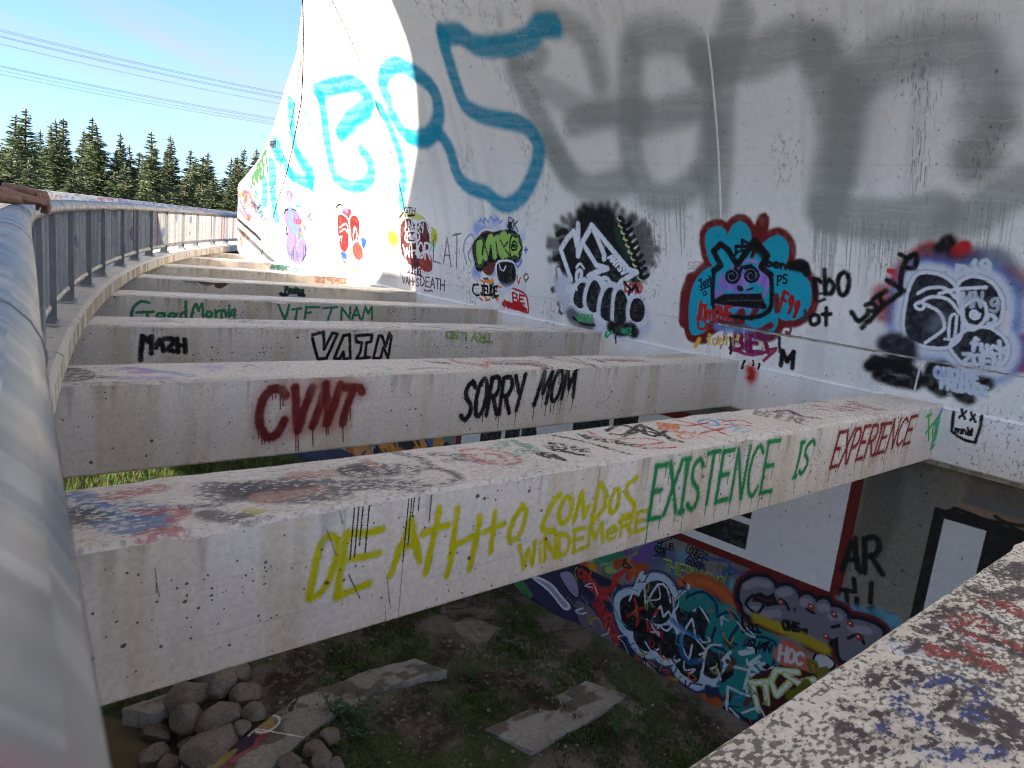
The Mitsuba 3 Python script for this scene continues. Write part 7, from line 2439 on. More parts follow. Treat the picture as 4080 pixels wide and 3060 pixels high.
528 797,102 -12,25 -23,23 -22,19 -20,13 -19,8 -18,5 -20,3 -19,1 -8,-10 11,-25 23,-35 23,-32 22,-30 23,-28 21,-11 18,14 15,30 5,30
529 796,97 -49,32 -8,36 -53,23
530 796,97 -49,32 -8,36 -53,23
529 790,90 -25,-55
530 790,90 -25,-55
529 747,129 -20,-30 -25,49
530 747,129 -20,-30 -25,49
529 715,167 -34,-7 -36,29
530 715,167 -34,-7 -36,29
529 759,112 -13,-45
530 759,112 -13,-45
531 701,167 -1,0
531 697,168 -1,0
531 693,168 -1,0
531 689,169 -1,0
531 685,170 -1,0
531 681,170 -1,0
531 677,171 -1,0
531 673,172 -1,0
531 669,172 -1,0
531 665,173 -1,0
531 661,174 -1,0
531 657,174 -1,0
532 660,171 4,-11 4,-11 5,-10 7,-8 8,-8 8,-7
533 866,347 -5,11 -8,10 -7,9 -7,6 -8,5 -8,3 -10,3 -10,1 -9,-2 -7,-4 -4,-8 -2,-7 3,-8 6,-8 6,-6 7,-1 7,2 6,0 7,-4 6,-6 4,-7 1,-7 0,-8 1,-7 3,-6 4,-7 5,-3 6,2 7,4 5,7 2,11 1,13 -2,12
533 853,301 -8,8 -12,7 -12,5 -12,2 -11,-1 -7,-3 -4,-9 0,-12 3,-10 6,-5 8,-3 9,-2 10,-1 12,0 9,2 6,6 3,8 0,8
533 780,369 -5,10 -9,9 -10,7 -10,2 -10,-1 -8,-4 -6,-8 -4,-11 0,-11 4,-9 7,-9 8,-6 8,-1 8,1 8,4 8,8 8,10 3,9
533 803,308 -10,10 -14,10 -14,8 -14,5 -13,2 -10,-1 -8,-5 -5,-9 -1,-9 5,-11 8,-11 10,-9 13,-5 15,-3 13,-1 11,-1 9,1 6,3 3,7 0,9 -4,10
533 718,367 -4,12 -6,10 -7,5 -9,1 -9,-3 -6,-7 -4,-12 0,-16 0,-14 3,-12 4,-11 6,-7 9,-6 10,-2 8,5 4,15 2,23 -1,19
533 676,381 -7,11 -8,7 -8,2 -7,-5 -7,-9 -4,-12 2,-14 6,-17 6,-14 6,-9 6,-6 7,-3 7,-3 8,1 4,7 -1,19 -5,25 -5,20
533 647,370 -4,10 -6,8 -7,4 -9,1 -10,-2 -8,-6 -2,-12 0,-16 3,-15 5,-12 7,-10 8,-7 8,-1 9,2 6,7 3,14 0,19 -3,16
533 678,317 -10,5 -13,3 -12,-2 -7,-7 -5,-10 -1,-10 5,-7 9,-6 9,-3 8,-2 9,1 6,4 3,10 1,13 -2,11
533 608,364 -9,10 -12,6 -13,5 -12,2 -13,1 -10,0 -9,-2 -6,-2 -3,-6 0,-10 4,-13 5,-14 6,-14 9,-14 10,-13 12,-12 13,-12 11,-4 7,8 5,15 4,17 3,18 1,19 -3,15
534 866,347 -5,11 -8,10 -7,9 -7,6 -8,5 -8,3 -10,3 -10,1 -9,-2 -7,-4 -4,-8 -2,-7 3,-8 6,-8 6,-6 7,-1 7,2 6,0 7,-4 6,-6 4,-7 1,-7 0,-8 1,-7 3,-6 4,-7 5,-3 6,2 7,4 5,7 2,11 1,13 -2,12
534 853,301 -8,8 -12,7 -12,5 -12,2 -11,-1 -7,-3 -4,-9 0,-12 3,-10 6,-5 8,-3 9,-2 10,-1 12,0 9,2 6,6 3,8 0,8
534 780,369 -5,10 -9,9 -10,7 -10,2 -10,-1 -8,-4 -6,-8 -4,-11 0,-11 4,-9 7,-9 8,-6 8,-1 8,1 8,4 8,8 8,10 3,9
534 803,308 -10,10 -14,10 -14,8 -14,5 -13,2 -10,-1 -8,-5 -5,-9 -1,-9 5,-11 8,-11 10,-9 13,-5 15,-3 13,-1 11,-1 9,1 6,3 3,7 0,9 -4,10
534 718,367 -4,12 -6,10 -7,5 -9,1 -9,-3 -6,-7 -4,-12 0,-16 0,-14 3,-12 4,-11 6,-7 9,-6 10,-2 8,5 4,15 2,23 -1,19
534 676,381 -7,11 -8,7 -8,2 -7,-5 -7,-9 -4,-12 2,-14 6,-17 6,-14 6,-9 6,-6 7,-3 7,-3 8,1 4,7 -1,19 -5,25 -5,20
534 647,370 -4,10 -6,8 -7,4 -9,1 -10,-2 -8,-6 -2,-12 0,-16 3,-15 5,-12 7,-10 8,-7 8,-1 9,2 6,7 3,14 0,19 -3,16
534 678,317 -10,5 -13,3 -12,-2 -7,-7 -5,-10 -1,-10 5,-7 9,-6 9,-3 8,-2 9,1 6,4 3,10 1,13 -2,11
534 608,364 -9,10 -12,6 -13,5 -12,2 -13,1 -10,0 -9,-2 -6,-2 -3,-6 0,-10 4,-13 5,-14 6,-14 9,-14 10,-13 12,-12 13,-12 11,-4 7,8 5,15 4,17 3,18 1,19 -3,15
535 866,347 -5,11 -8,10 -7,9 -7,6 -8,5 -8,3 -10,3 -10,1 -9,-2 -7,-4 -4,-8 -2,-7 3,-8 6,-8 6,-6 7,-1 7,2 6,0 7,-4 6,-6 4,-7 1,-7 0,-8 1,-7 3,-6 4,-7 5,-3 6,2 7,4 5,7 2,11 1,13 -2,12
535 853,301 -8,8 -12,7 -12,5 -12,2 -11,-1 -7,-3 -4,-9 0,-12 3,-10 6,-5 8,-3 9,-2 10,-1 12,0 9,2 6,6 3,8 0,8
535 780,369 -5,10 -9,9 -10,7 -10,2 -10,-1 -8,-4 -6,-8 -4,-11 0,-11 4,-9 7,-9 8,-6 8,-1 8,1 8,4 8,8 8,10 3,9
535 803,308 -10,10 -14,10 -14,8 -14,5 -13,2 -10,-1 -8,-5 -5,-9 -1,-9 5,-11 8,-11 10,-9 13,-5 15,-3 13,-1 11,-1 9,1 6,3 3,7 0,9 -4,10
535 718,367 -4,12 -6,10 -7,5 -9,1 -9,-3 -6,-7 -4,-12 0,-16 0,-14 3,-12 4,-11 6,-7 9,-6 10,-2 8,5 4,15 2,23 -1,19
535 676,381 -7,11 -8,7 -8,2 -7,-5 -7,-9 -4,-12 2,-14 6,-17 6,-14 6,-9 6,-6 7,-3 7,-3 8,1 4,7 -1,19 -5,25 -5,20
535 647,370 -4,10 -6,8 -7,4 -9,1 -10,-2 -8,-6 -2,-12 0,-16 3,-15 5,-12 7,-10 8,-7 8,-1 9,2 6,7 3,14 0,19 -3,16
535 678,317 -10,5 -13,3 -12,-2 -7,-7 -5,-10 -1,-10 5,-7 9,-6 9,-3 8,-2 9,1 6,4 3,10 1,13 -2,11
535 608,364 -9,10 -12,6 -13,5 -12,2 -13,1 -10,0 -9,-2 -6,-2 -3,-6 0,-10 4,-13 5,-14 6,-14 9,-14 10,-13 12,-12 13,-12 11,-4 7,8 5,15 4,17 3,18 1,19 -3,15
536 856,351 -8,8 -9,8 -9,6 -9,3 -10,2 -10,2
536 766,370 -21,15
536 706,372 -13,6
536 662,377 -12,6
536 796,296 -35,21
536 586,360 -35,8
536 634,366 -16,8
536 836,293 -28,13
537 833,336 7,-12 7,-12 1,-9 -8,-6 -13,-5 -11,0 -7,6 -4,11 -4,11
537 737,338 3,6 4,5 5,4 4,2 5,1 5,0
537 694,358 -18,-1
537 589,331 -7,7 -7,8 -7,4 -6,-2 -4,-7 -5,-7
537 629,340 -15,12
538 760,350 -3,-2
539 760,350 -1,0
538 687,371 -3,-3
539 687,371 -1,-1
538 631,375 -3,-3
539 631,375 -1,-1
538 592,369 -3,-2
539 592,369 -1,0
538 639,313 -3,-2
539 639,313 -1,0
538 569,345 -3,-2
539 569,345 -1,0
540 813,278 -16,1 -17,0 -16,1 -16,1 -16,1 -15,1 -13,-1 -11,0 -13,-1 -14,-1 -16,-1 -15,0
541 742,305 3,-6 -2,-8 -5,-7 -4,-1 -3,6 2,9 5,6 4,1
542 726,287 7,21
542 733,308 -16,-18
542 717,290 4,20
542 707,313 11,-3
542 718,310 -5,-19
542 713,291 -10,3
542 715,301 -8,2
543 851,265 -2,-10 -2,-10 -5,-7 -13,0 -16,3 -16,3
543 840,260 -21,-6
544 848,252 -6,-30
544 831,256 -6,-23
544 845,237 -17,7
544 823,252 -1,5 -7,-19
544 812,256 -2,4 -7,-14
545 1153,-25 -9,5 -20,6 -21,3 -16,0 -16,-2 -13,-4 -9,-4 -7,-6 1,-5 12,-2 18,-2 20,1 23,2 25,4 12,4
546 1146,-27 -17,3 -17,4 -16,1 -15,-3 -13,-5 -13,-6
546 1116,-12 -41,-14
546 911,-45 -13,4 -13,4 -11,3 -7,0 -5,-2 -5,-2"""
for strokes, target in ((STROKES_W, wall_paint), (STROKES_B, beam_paint), (STROKES_M, mural_paint)):      # style, first point and steps in units of 5 mm
    for line in strokes.split('\n'):
        w_ = line.split(); r_, c_, so_, al_, tx_, fl_, sm_ = STYLES[int(w_[0])]
        q = np.cumsum([[int(v) for v in k_.split(',')] for k_ in w_[1:]], 0) / 200.0
        if sm_: q = spline(q, abs(sm_), sm_ < 0)
        target.stroke(q, r_ / 1000, PALETTE[c_], so_ / 1000, al_, tx_, fl_ == 1)
scribble(mural_paint, [(3.6,-.25),(7.2,-.2),(7.2,1.7),(3.6,1.2)], 90, 0.16, 0.16, 4, [.007,.010,.014], [(20,22,26),(205,212,220),(60,150,165),(24,60,90),(190,90,50),(150,150,70)], .004, .9)

for q in (wall_paint, beam_paint, mural_paint): q.build()


def f3(c): return mi.Color3f(*[float(x) for x in srgb(c)])


def specks(u, v, scale, thr, size):
    """scattered small pits: 0 none .. 1 pit"""
    d, _, w = voronoi(u * scale, v * scale)
    r = (0.07 + 0.30 * dr.square(cell_rand(w * 9173, 2))) * size
    return dr.select(w > thr, 1 - smoothstep(r * 0.7, r, d + (noise(u * scale * 5, v * scale * 5) - 0.5) * 0.12), 0)


def wall_fn(p, n, uv):
    q = p - mi.Point3f(8.55, 0.0, 0.0)
    s = q.x * WDX + q.y * WDY; h = p.z - DA - DB * s
    base = mix((0.80, 0.775, 0.74), (0.865, 0.845, 0.815), fbm(s * 0.9, h * 0.9, 2.0, 4))
    st = fbm(s * 7, h * 0.35, 4.0, 4)                                  # rain streaks
    base = base * (1 - 0.10 * smoothstep(0.5, 0.75, st) * smoothstep(0.35, 0.6, fbm(s * 0.5, h * 0.4, 8.0, 2)))
    base = base * (0.955 + 0.09 * noise(s * 38, h * 38)) * (0.97 + 0.06 * noise(s * 130, h * 130))
    pit = dr.maximum(specks(s, h, 14.0, 0.93, 0.55), specks(s + 3.3, h, 34.0, 0.93, 0.8))
    scuff = smoothstep(0.62, 0.70, fbm(s * 55, h * 26, 5.0, 4)) * smoothstep(0.60, 0.68, fbm(s * 1.6, h * 1.3, 11.0, 3))
    ln = dr.abs(dr.abs(h - 1.15 + 0.02 * (noise(s * 2, 1.0) - 0.5)) - 1.2)      # board marks of the formwork
    base = base * (1 - 0.10 * (1 - smoothstep(0.003, 0.010, ln)))
    col = wall_paint(s, h, base)
    col = col * (1 - 0.75 * pit * 0.8)
    return mix((0.12, 0.11, 0.10), col, 1 - 0.55 * scuff)


scene['wall_mat'] = {'type': 'twosided', 'b': {'type': 'bumpmap', 'arbitrary': proc(lambda p, n, uv: 0.0015 * fbm(p.x * 30, p.y * 30, p.z * 30, 3) + 0.003 * fbm(p.x * 3, p.y * 3, p.z * 3, 2), 4e-3), 'scale': 1.0,
                     'bsdf': {'type': 'principled', 'base_color': proc(wall_fn), 'roughness': 0.75, 'specular': 0.25}}}
YB = [0.158,2.45,4.79,7.02,9.28,11.55,14.0,16.6,18.95]
BW, BD = 0.60, 0.60


def beam_fn(p, n, uv):
    k = mi.Float(0)
    for y in YB[1:]: k += dr.select(p.y > y - 0.4, 1, 0)
    yk, zt = mi.Float(YB[0]), mi.Float(0)
    for j, y in enumerate(YB): yk = dr.select(k > j - 0.5, y, yk)
    zt = DA + DB * yk
    top, front = n.z > 0.4, n.y < -0.5
    u = p.x + 14 * k
    v = dr.select(top, p.y - yk + 2.0, p.z - zt)
    base = mix((0.585, 0.515, 0.435), (0.685, 0.615, 0.53), fbm(u * 1.4, v * 1.4, 2.0, 4))
    base = base * (0.92 + 0.16 * noise(u * 60, v * 60)) * (0.95 + 0.10 * noise(u * 170, v * 170))
    st = smoothstep(0.48, 0.72, fbm(u * 5.5, v * 0.5, 4.0 + k, 4))
    base = base * mix((1, 1, 1), (0.84, 0.78, 0.66), st * dr.select(top, 0.0, 0.75))
    scratch = smoothstep(0.66, 0.72, fbm(u * 14, v * 90, 4.0, 3)) * 0.5
    # foot-worn tops: spots where the paint has gone and dark grime sits in the pores
    near = smoothstep(0.5, 0.0, k)
    near = smoothstep(0.9, 0.1, k)
    w1 = noise(u * 3, v * 3, 3.0)
    g1 = fbm(u * (46 + 10 * near) + 2 * w1, v * (110 - 10 * near), 6.0, 4)
    patch = fbm(u * 1.5, v * 2.2, 9.0, 3) - 0.5
    gg = g1 + 0.42 * patch + 0.03 * near - 0.03 * dr.minimum(k, 4) * (1 - near)
    dirt = 0.45 * smoothstep(0.50, 0.60, gg) + 0.55 * smoothstep(0.59, 0.66, gg)
    base = base * dr.select(top, mix((1, 1, 1), (1.12, 1.1, 1.0), near), mi.Color3f(1))
    base = dr.select(top, base * (1 - 0.12 * scratch), base)
    col = beam_paint(u, v, base, dr.select(top, dr.clip(0.06 + 0.75 * smoothstep(0.48, 0.60, fbm(u * 42, v * 80, 2.0, 3) * 0.65 + 0.35 * fbm(u * 4, v * 6, 2.0, 2)), 0, 0.85), 0.0))
    col = dr.select(top, mix(col, (0.085, 0.065, 0.055), dirt * (0.36 + 0.46 * near)), col)
    hot = smoothstep(0.50, 0.66, fbm(u * 1.1, v * 2.5, 3.0, 3))
    brd = dr.abs(v + 0.21 + 0.006 * noise(u * 3, 1.0)); brd = dr.minimum(brd, dr.abs(v + 0.43))       # board joints of the formwork
    col = dr.select(top, col, col * (1 - 0.14 * (1 - smoothstep(0.002, 0.006, brd)) * noise(u * 2.0, 8.0)))
    drip = smoothstep(0.60, 0.66, fbm(u * 13, 2.0 + k, 1.0, 3)) * (1 - smoothstep(0.05, 0.32, -v + 0.25 * noise(u * 30, 4.0)))      # grime washed over the edge
    col = dr.select(top, col, mix(col, (0.20, 0.165, 0.125), drip * 0.45))
    pit = dr.maximum(specks(u, v, 17.0, 0.94 - 0.30 * hot, 0.62), specks(u + 1.7, v, 44.0, 0.93 - 0.42 * hot, 0.85))
    col = mix(col, (0.045, 0.037, 0.032), dr.select(top, 0.35, 0.9) * pit)
    return col


def beam_bump(p, n, uv):
    return 0.0022 * fbm(p.x * 24, p.y * 24, p.z * 24, 4)


scene['beam_mat'] = {'type': 'twosided', 'b': {'type': 'bumpmap', 'arbitrary': proc(beam_bump, 4e-3), 'scale': 1.0,
                     'bsdf': {'type': 'principled', 'base_color': proc(beam_fn), 'roughness': 0.8, 'specular': 0.25}}}


def mural_fn(p, n, uv):
    q = p - mi.Point3f(8.55, 0.0, 0.0)
    s = q.x * WDX + q.y * WDY; z = p.z
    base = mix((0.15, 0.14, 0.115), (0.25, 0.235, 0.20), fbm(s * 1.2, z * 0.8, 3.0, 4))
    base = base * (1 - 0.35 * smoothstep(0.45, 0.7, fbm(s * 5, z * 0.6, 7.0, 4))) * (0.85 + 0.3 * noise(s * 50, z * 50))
    col = mural_paint(s, z, base)
    pit = specks(s, z, 9.0, 0.88, 0.7)
    return col * (1 - 0.5 * pit) * (0.93 + 0.14 * noise(s * 90, z * 90))


scene['mural_mat'] = {'type': 'twosided', 'b': {'type': 'principled', 'base_color': proc(mural_fn), 'roughness': 0.6, 'specular': 0.35}}


def conc_fn(p, n, uv):
    c = mix((0.40, 0.37, 0.32), (0.56, 0.53, 0.47), fbm(p.x * 1.3, p.y * 1.3, p.z * 1.3, 4))
    a = dr.atan2(p.y + 3.9, 44.47 - p.x) * 44.7
    st = smoothstep(0.42, 0.62, fbm(a * 9, p.z * 1.2, 3.0, 3))
    c = c * dr.select(dr.abs(n.z) < 0.5, mix((1, 1, 1), (0.62, 0.50, 0.34), st * 0.8), mi.Color3f(1))
    tag = smoothstep(0.60, 0.72, fbm(p.x * 2.1, p.y * 2.1, 5.0, 3))
    c = dr.select(n.z > 0.5, mix(c, (0.42, 0.25, 0.30), tag * 0.5 * noise(p.x * 1.1, p.y * 1.1)), c)
    return c * (0.88 + 0.24 * noise(p.x * 55, p.y * 55, p.z * 55)) * (1 - 0.6 * specks(p.x + p.z, p.y + p.z, 12.0, 0.88, 0.7))


scene['concrete'] = {'type': 'twosided', 'b': {'type': 'principled', 'base_color': proc(conc_fn), 'roughness': 0.85, 'specular': 0.25}}
scene['white_conc'] = {'type': 'twosided', 'b': {'type': 'diffuse', 'reflectance': proc(lambda p, n, uv: mix((0.70, 0.69, 0.67), (0.78, 0.77, 0.75), fbm(p.x * 2, p.y * 2, p.z * 2, 3)))}}
scene['joint_dark'] = {'type': 'twosided', 'b': {'type': 'diffuse', 'reflectance': {'type': 'rgb', 'value': [0.012, 0.012, 0.012]}}}
scene['joint_white'] = {'type': 'twosided', 'b': {'type': 'diffuse', 'reflectance': {'type': 'rgb', 'value': [0.8, 0.79, 0.77]}}}


def steel_fn(p, n, uv):
    a = dr.atan2(p.y + 3.9, 44.47 - p.x) * 44.73
    k = dr.floor(a / 0.105 + 0.5)
    c = mix((0.25, 0.265, 0.27), (0.38, 0.39, 0.39), cell_rand(k, 1))
    r = cell_rand(k, 7)
    c = dr.select(r > 0.965, mi.Color3f(0.26, 0.08, 0.08), c); c = dr.select((r > 0.94) & (r <= 0.965), mi.Color3f(0.07, 0.10, 0.18), c)
    blot = smoothstep(0.70, 0.74, fbm(a * 2.3, p.z * 3.1, 2.0, 3))
    c = mix(c, (0.06, 0.10, 0.22), blot * 0.7)
    return c * (0.8 + 0.4 * fbm(a * 30, p.z * 18, 1.0, 3))


def tube_fn(p, n, uv):
    a = dr.atan2(p.y + 3.9, 44.47 - p.x) * 44.73
    c = mix((0.13, 0.132, 0.122), (0.25, 0.25, 0.235), fbm(a * 9, n.z * 1.5, 1.0, 4))
    c = mix(c, (0.065, 0.10, 0.125), 0.75 * smoothstep(0.50, 0.62, fbm(a * 11 + 5, n.z * 1.6, 3.0, 3)))
    c = mix(c, (0.30, 0.12, 0.13), 0.6 * smoothstep(0.66, 0.72, fbm(a * 6.7 + 1, n.z * 1.6, 6.0, 3)))
    scr = smoothstep(0.60, 0.68, fbm(a * 90, n.z * 14, 2.0, 3))
    return c * (0.85 + 0.3 * noise(a * 70, n.z * 24)) * (0.75 + 0.5 * fbm(a * 22, n.z * 5, 9.0, 3)) + scr * 0.06


scene['steel'] = {'type': 'twosided', 'b': {'type': 'principled', 'base_color': proc(steel_fn), 'roughness': 0.5, 'metallic': 0.2}}
scene['tube_steel'] = {'type': 'twosided', 'b': {'type': 'principled', 'base_color': proc(tube_fn), 'roughness': 0.45, 'specular': 0.35}}

# ------------------------------------------------------------------ the vault: the big curved wall and what stands under it
RIM_P = [9, 12, 15, 20, 24, 28, 33, 36, 41, 48, 58, 75, 88, 95, 98, 103, 106, 110, 114, 118, 122, 128, 136, 149, 171]
RIM_S = [19.6, 19.45, 19.23, 18.71, 17.04, 15.87, 14.55, 13.65, 12.54, 11.5, 10.75, 10.3, 10.25, 10.30, 10.47, 10.87, 11.24, 11.72, 12.34, 12.9, 13.8, 15.3, 17.0, 18.2, 19.6]
phi_deg = lambda f: np.degrees(f)
def rim(f): return np.interp(np.degrees(f), RIM_P, RIM_S)
def back(f): return 2 * 5.16 - rim(f)          # the vault is symmetric about its middle joint
def thick(f): return np.interp(np.degrees(f), [9, 18, 22, 27, 31, 36, 41, 46], [18.3, 16.79, 15.97, 15.02, 14.22, 13.39, 12.54, 11.74])
def h_of(f): return CH + RV * np.sin(f)
def phi_of_h(h): return np.arcsin((np.asarray(h) - CH) / RV)
def groove(s): return np.interp(s, [-10, 1.8, 4.0, 6.3, 10.1, 16.9, 20], [0.46, 0.44, 0.42, 0.41, 0.28, 0.03, 0.02])


def shell_point(f, s, r): return SP(s, CO - r * np.cos(f), CH + r * np.sin(f))


def panel(sA, sB, fA, fB, nf, ns, rin=RV, rout=RV + 0.32):
    """a piece of the vault between the lines sA(phi) and sB(phi); fA may follow s"""
    al, be = np.meshgrid(np.linspace(0, 1, nf), np.linspace(0, 1, ns), indexing='ij')
    f = fB * np.ones_like(al) * al + (1 - al) * (fA if np.isscalar(fA) else 0.2)
    for _ in range(4):
        s = sA(f) * (1 - be) + sB(f) * be
        f0 = fA if np.isscalar(fA) else fA(s)
        f = f0 * (1 - al) + fB * al
    s = sA(f) * (1 - be) + sB(f) * be
    return slab(shell_point(f, s, rin), shell_point(f, s, rout))


vault = thing('vault', 'huge white concrete vault whose curved wall rises at the right, covered with spray paint', 'vault')
fg = lambda s: phi_of_h(groove(s) + 0.0025)
const = lambda v: (lambda f: 0 * f + v)
G = 0.012
J = [-1.42, 5.16, 11.74]
FT = math.radians(149)                # the far side ends on a row of columns
for m_ in (1, -1):          # far half and, mirrored about the middle joint, the near half
    mir = (lambda q: q) if m_ == 1 else (lambda q: (lambda f: 2 * J[1] - q(f)))
    def half(sA, sB, fA, fB, nf, ns):
        if m_ == 1: return panel(sA, sB, fA, fB, nf, ns)
        return panel(mir(sB), mir(sA), fA, fB, nf, ns)
    fgm = fg if m_ == 1 else (lambda s: phi_of_h(0.452))
    add('panel', half(const(J[1] + G), lambda f: np.minimum(J[2] - G, rim(f)), fgm, FT, 150, 24), 'wall_mat', vault, smooth=40)
    add('panel', half(const(J[2] + G), lambda f: np.maximum(np.minimum(thick(f) - 0.022, rim(f)), J[2] + 2 * G), fgm, math.radians(45.2), 50, 30), 'wall_mat', vault, smooth=40)
    add('panel', half(lambda f: np.minimum(thick(f) + 0.022, rim(f) - 0.01), rim, fgm if m_ == -1 else (lambda s: np.maximum(fg(s), math.radians(9.3))), math.radians(40.8), 50, 16), 'wall_mat', vault, smooth=40)
    add('panel', half(const(J[2] + G), lambda f: np.maximum(rim(f), J[2] + 0.03), math.radians(117.2), FT, 60, 24), 'wall_mat', vault, smooth=40)
# joint fillers
def filler(sf, fA, fB, bs, w=0.011, depth=0.02):
    f = np.linspace(fA, fB, 80)
    P = np.stack([shell_point(f, sf(f) - w, RV + depth), shell_point(f, sf(f) + w, RV + depth)], 1)
    Q = np.stack([shell_point(f, sf(f) - w, RV + 0.28), shell_point(f, sf(f) + w, RV + 0.28)], 1)
    add('joint', slab(P, Q), bs, vault)
filler(const(J[0]), math.radians(12), math.radians(45), 'joint_dark', w=0.009, depth=-0.002)
filler(const(J[1]), phi_of_h(1.75), FT, 'joint_white', depth=-0.002)
filler(const(J[1]), math.radians(11.9), phi_of_h(1.75), 'wall_mat', depth=0.001)      # painted over further down
filler(const(J[2]), math.radians(11), math.radians(45), 'joint_dark', w=0.009, depth=-0.002)
filler(thick, math.radians(9.5), math.radians(41), 'joint_dark', w=0.017, depth=-0.003)
# plinth strip below the groove, edge beam between the beams, the wall under it
s = np.linspace(-9.2, 19.55, 90)
P = np.stack([SP(s, offk, hk) for offk, hk in ()], 1) if 0 else None
top = groove(s) - 0.0025
offs = lambda h: CO - np.sqrt(RV ** 2 - (h - CH) ** 2)
P = np.stack([SP(s, offs(t * top), t * top) for t in np.linspace(0, 1, 4)], 0)
Q = np.stack([SP(s, offs(t * top) - 0.32, t * top) for t in np.linspace(0, 1, 4)], 0)
gv = groove(s)
add('joint', slab(np.stack([SP(s, offs(gv - 0.02) - 0.012, gv - 0.02), SP(s, offs(gv + 0.02) - 0.012, gv + 0.02)], 0), np.stack([SP(s, offs(gv - 0.02) - 0.34, gv - 0.02), SP(s, offs(gv + 0.02) - 0.34, gv + 0.02)], 0)), 'concrete', vault)
add('plinth', slab(P, Q), 'wall_mat', vault, smooth=40)


def wall_box(s0, s1, o0, o1, prof, n=2):
    """extrusion along the wall of a (off, h) outline"""
    import shapely.geometry as sg
    v, f = trimesh.creation.triangulate_polygon(sg.Polygon(prof), engine='earcut')
    prof = np.array(prof); ss = np.linspace(s0, s1, n); k = len(prof)
    R = np.stack([SP(ss, o, h) for o, h in prof], 0)          # k, n, 3
    ring = np.concatenate([R, R[:1]], 0)
    m = [grid_mesh(ring)]
    for sv, fl in ((s0, False), (s1, True)):
        V = SP(np.full(len(v), sv), v[:, 0], v[:, 1]); m.append(trimesh.Trimesh(V, f[:, ::-1] if fl else f, process=False))
    m = trimesh.util.concatenate(m); m.merge_vertices(); m.fix_normals(); return m


add('edge_beam', wall_box(-9.2, 19.5, 0, 0, [(-0.33, -0.004), (0.0, -0.004), (0.035, -0.035), (0.035, -0.60), (0.0, -0.625), (-0.33, -0.625)]), 'wall_mat', vault)
add('drip_ledge', wall_box(-9.1, 19.4, 0, 0, [(-0.33, -0.627), (-0.05, -0.627), (-0.05, -0.675), (-0.33, -0.675)]), 'concrete', vault)
HG = 6.2
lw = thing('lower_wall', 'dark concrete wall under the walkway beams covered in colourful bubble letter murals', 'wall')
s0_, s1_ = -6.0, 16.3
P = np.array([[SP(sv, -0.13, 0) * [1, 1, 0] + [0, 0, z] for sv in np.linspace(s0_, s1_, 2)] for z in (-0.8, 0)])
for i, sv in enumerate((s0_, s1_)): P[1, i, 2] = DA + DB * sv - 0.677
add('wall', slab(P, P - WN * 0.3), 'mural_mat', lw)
# the far side of the vault rests on an edge beam and columns, left of the walkway and out of the picture
col_ = thing('colonnade', 'white columns carrying the far edge of the vault left of the walkway', 'columns')
oL, hL = CO - RV * math.cos(FT), CH + RV * math.sin(FT)
add('edge_beam', wall_box(-8.0, 18.2, 0, 0, [(oL - 0.1, hL - 0.5), (oL + 0.4, hL - 0.5), (oL + 0.4, hL + 0.1), (oL - 0.02, hL - 0.01)]), 'white_conc', col_)
for sv in (-7.5, -1.1, 5.16, 11.4, 17.6):
    c_ = SP(sv, oL + 0.15, 0); add('column', trimesh.creation.cylinder(0.3, 0.9 + c_[2] + hL, sections=24).apply_translation([c_[0], c_[1], (c_[2] + hL - 0.5) / 2 - 0.45 + 0.2]), 'white_conc', col_, smooth=40)

# ------------------------------------------------------------------ beams
BEAM_LABELS = ['nearest beam at the lower right, its speckled top marked with red and blue letters', 'long beam sprayed yellow with DEATH tO CONDOS and green EXISTENCE IS', 'beam sprayed with dark red CVNT and black SORRY MOM', 'beam sprayed with black MASH and outlined VAIN letters', 'beam with thin green GoodMorning VIETNAM writing', 'beam with a chipped brown upper edge and a small dark green scribble', 'beam with small mirrored red letters near the wall', 'sunlit beam with mirrored teal letters near the wall', 'farthest short beam, plain, at the foot of the sunlit wall end']

C0 = np.array([44.47, -3.9])
def arc_x(r, y): return C0[0] - np.sqrt(r ** 2 - (np.asarray(y) - C0[1]) ** 2)
def wall_x(y): return P0[0] + WD[0] / WD[1] * y


def beam_mesh(k):
    y0, y1 = YB[k], YB[k] + BW
    zt = DA + DB * y0; c = 0.016
    prof = np.array([(y0 + c, zt), (y1 - c, zt), (y1, zt - c), (y1, zt - BD + c), (y1 - c, zt - BD), (y0 + c, zt - BD), (y0, zt - BD + c), (y0, zt - c)])
    def xl(y): return arc_x(47.9, y)
    n = 220
    r_ = np.random.default_rng(k)
    ends = []
    t = np.linspace(0, 1, n)
    X = np.stack([xl(y) + (wall_x(y) - 0.02 - xl(y)) * t for y, z in prof], 0)
    P = np.stack([X, np.repeat(prof[:, :1], n, 1), np.repeat(prof[:, 1:], n, 1)], -1)
    # worn arrises: the two upper edges wander by a few millimetres
    wob = (meshkit.fbm(np.stack([X[0] * 6, X[0] * 0 + k, X[0] * 0], -1), 3, 4) - 0.5) * 0.016
    chip = np.clip(meshkit.fbm(np.stack([X[0] * 2.6, X[0] * 0 + 3 * k, X[0] * 0 + 5], -1), 3, 9) - 0.60, 0, 1) * 0.09; wob = wob + chip
    P[0, :, 1] += wob; P[7, :, 2] -= np.abs(wob); P[1, :, 1] += wob; P[2, :, 2] -= np.abs(wob)
    m = [grid_mesh(np.concatenate([P, P[:1]], 0), True)]
    for e, fl in ((0, True), (-1, False)):
        v = P[:, e]; f = np.array([[0, i, i + 1] for i in range(1, 7)]); m.append(trimesh.Trimesh(v, f[:, ::-1] if fl else f, process=False))
    m = trimesh.util.concatenate(m); m.merge_vertices(); m.fix_normals()
    return m


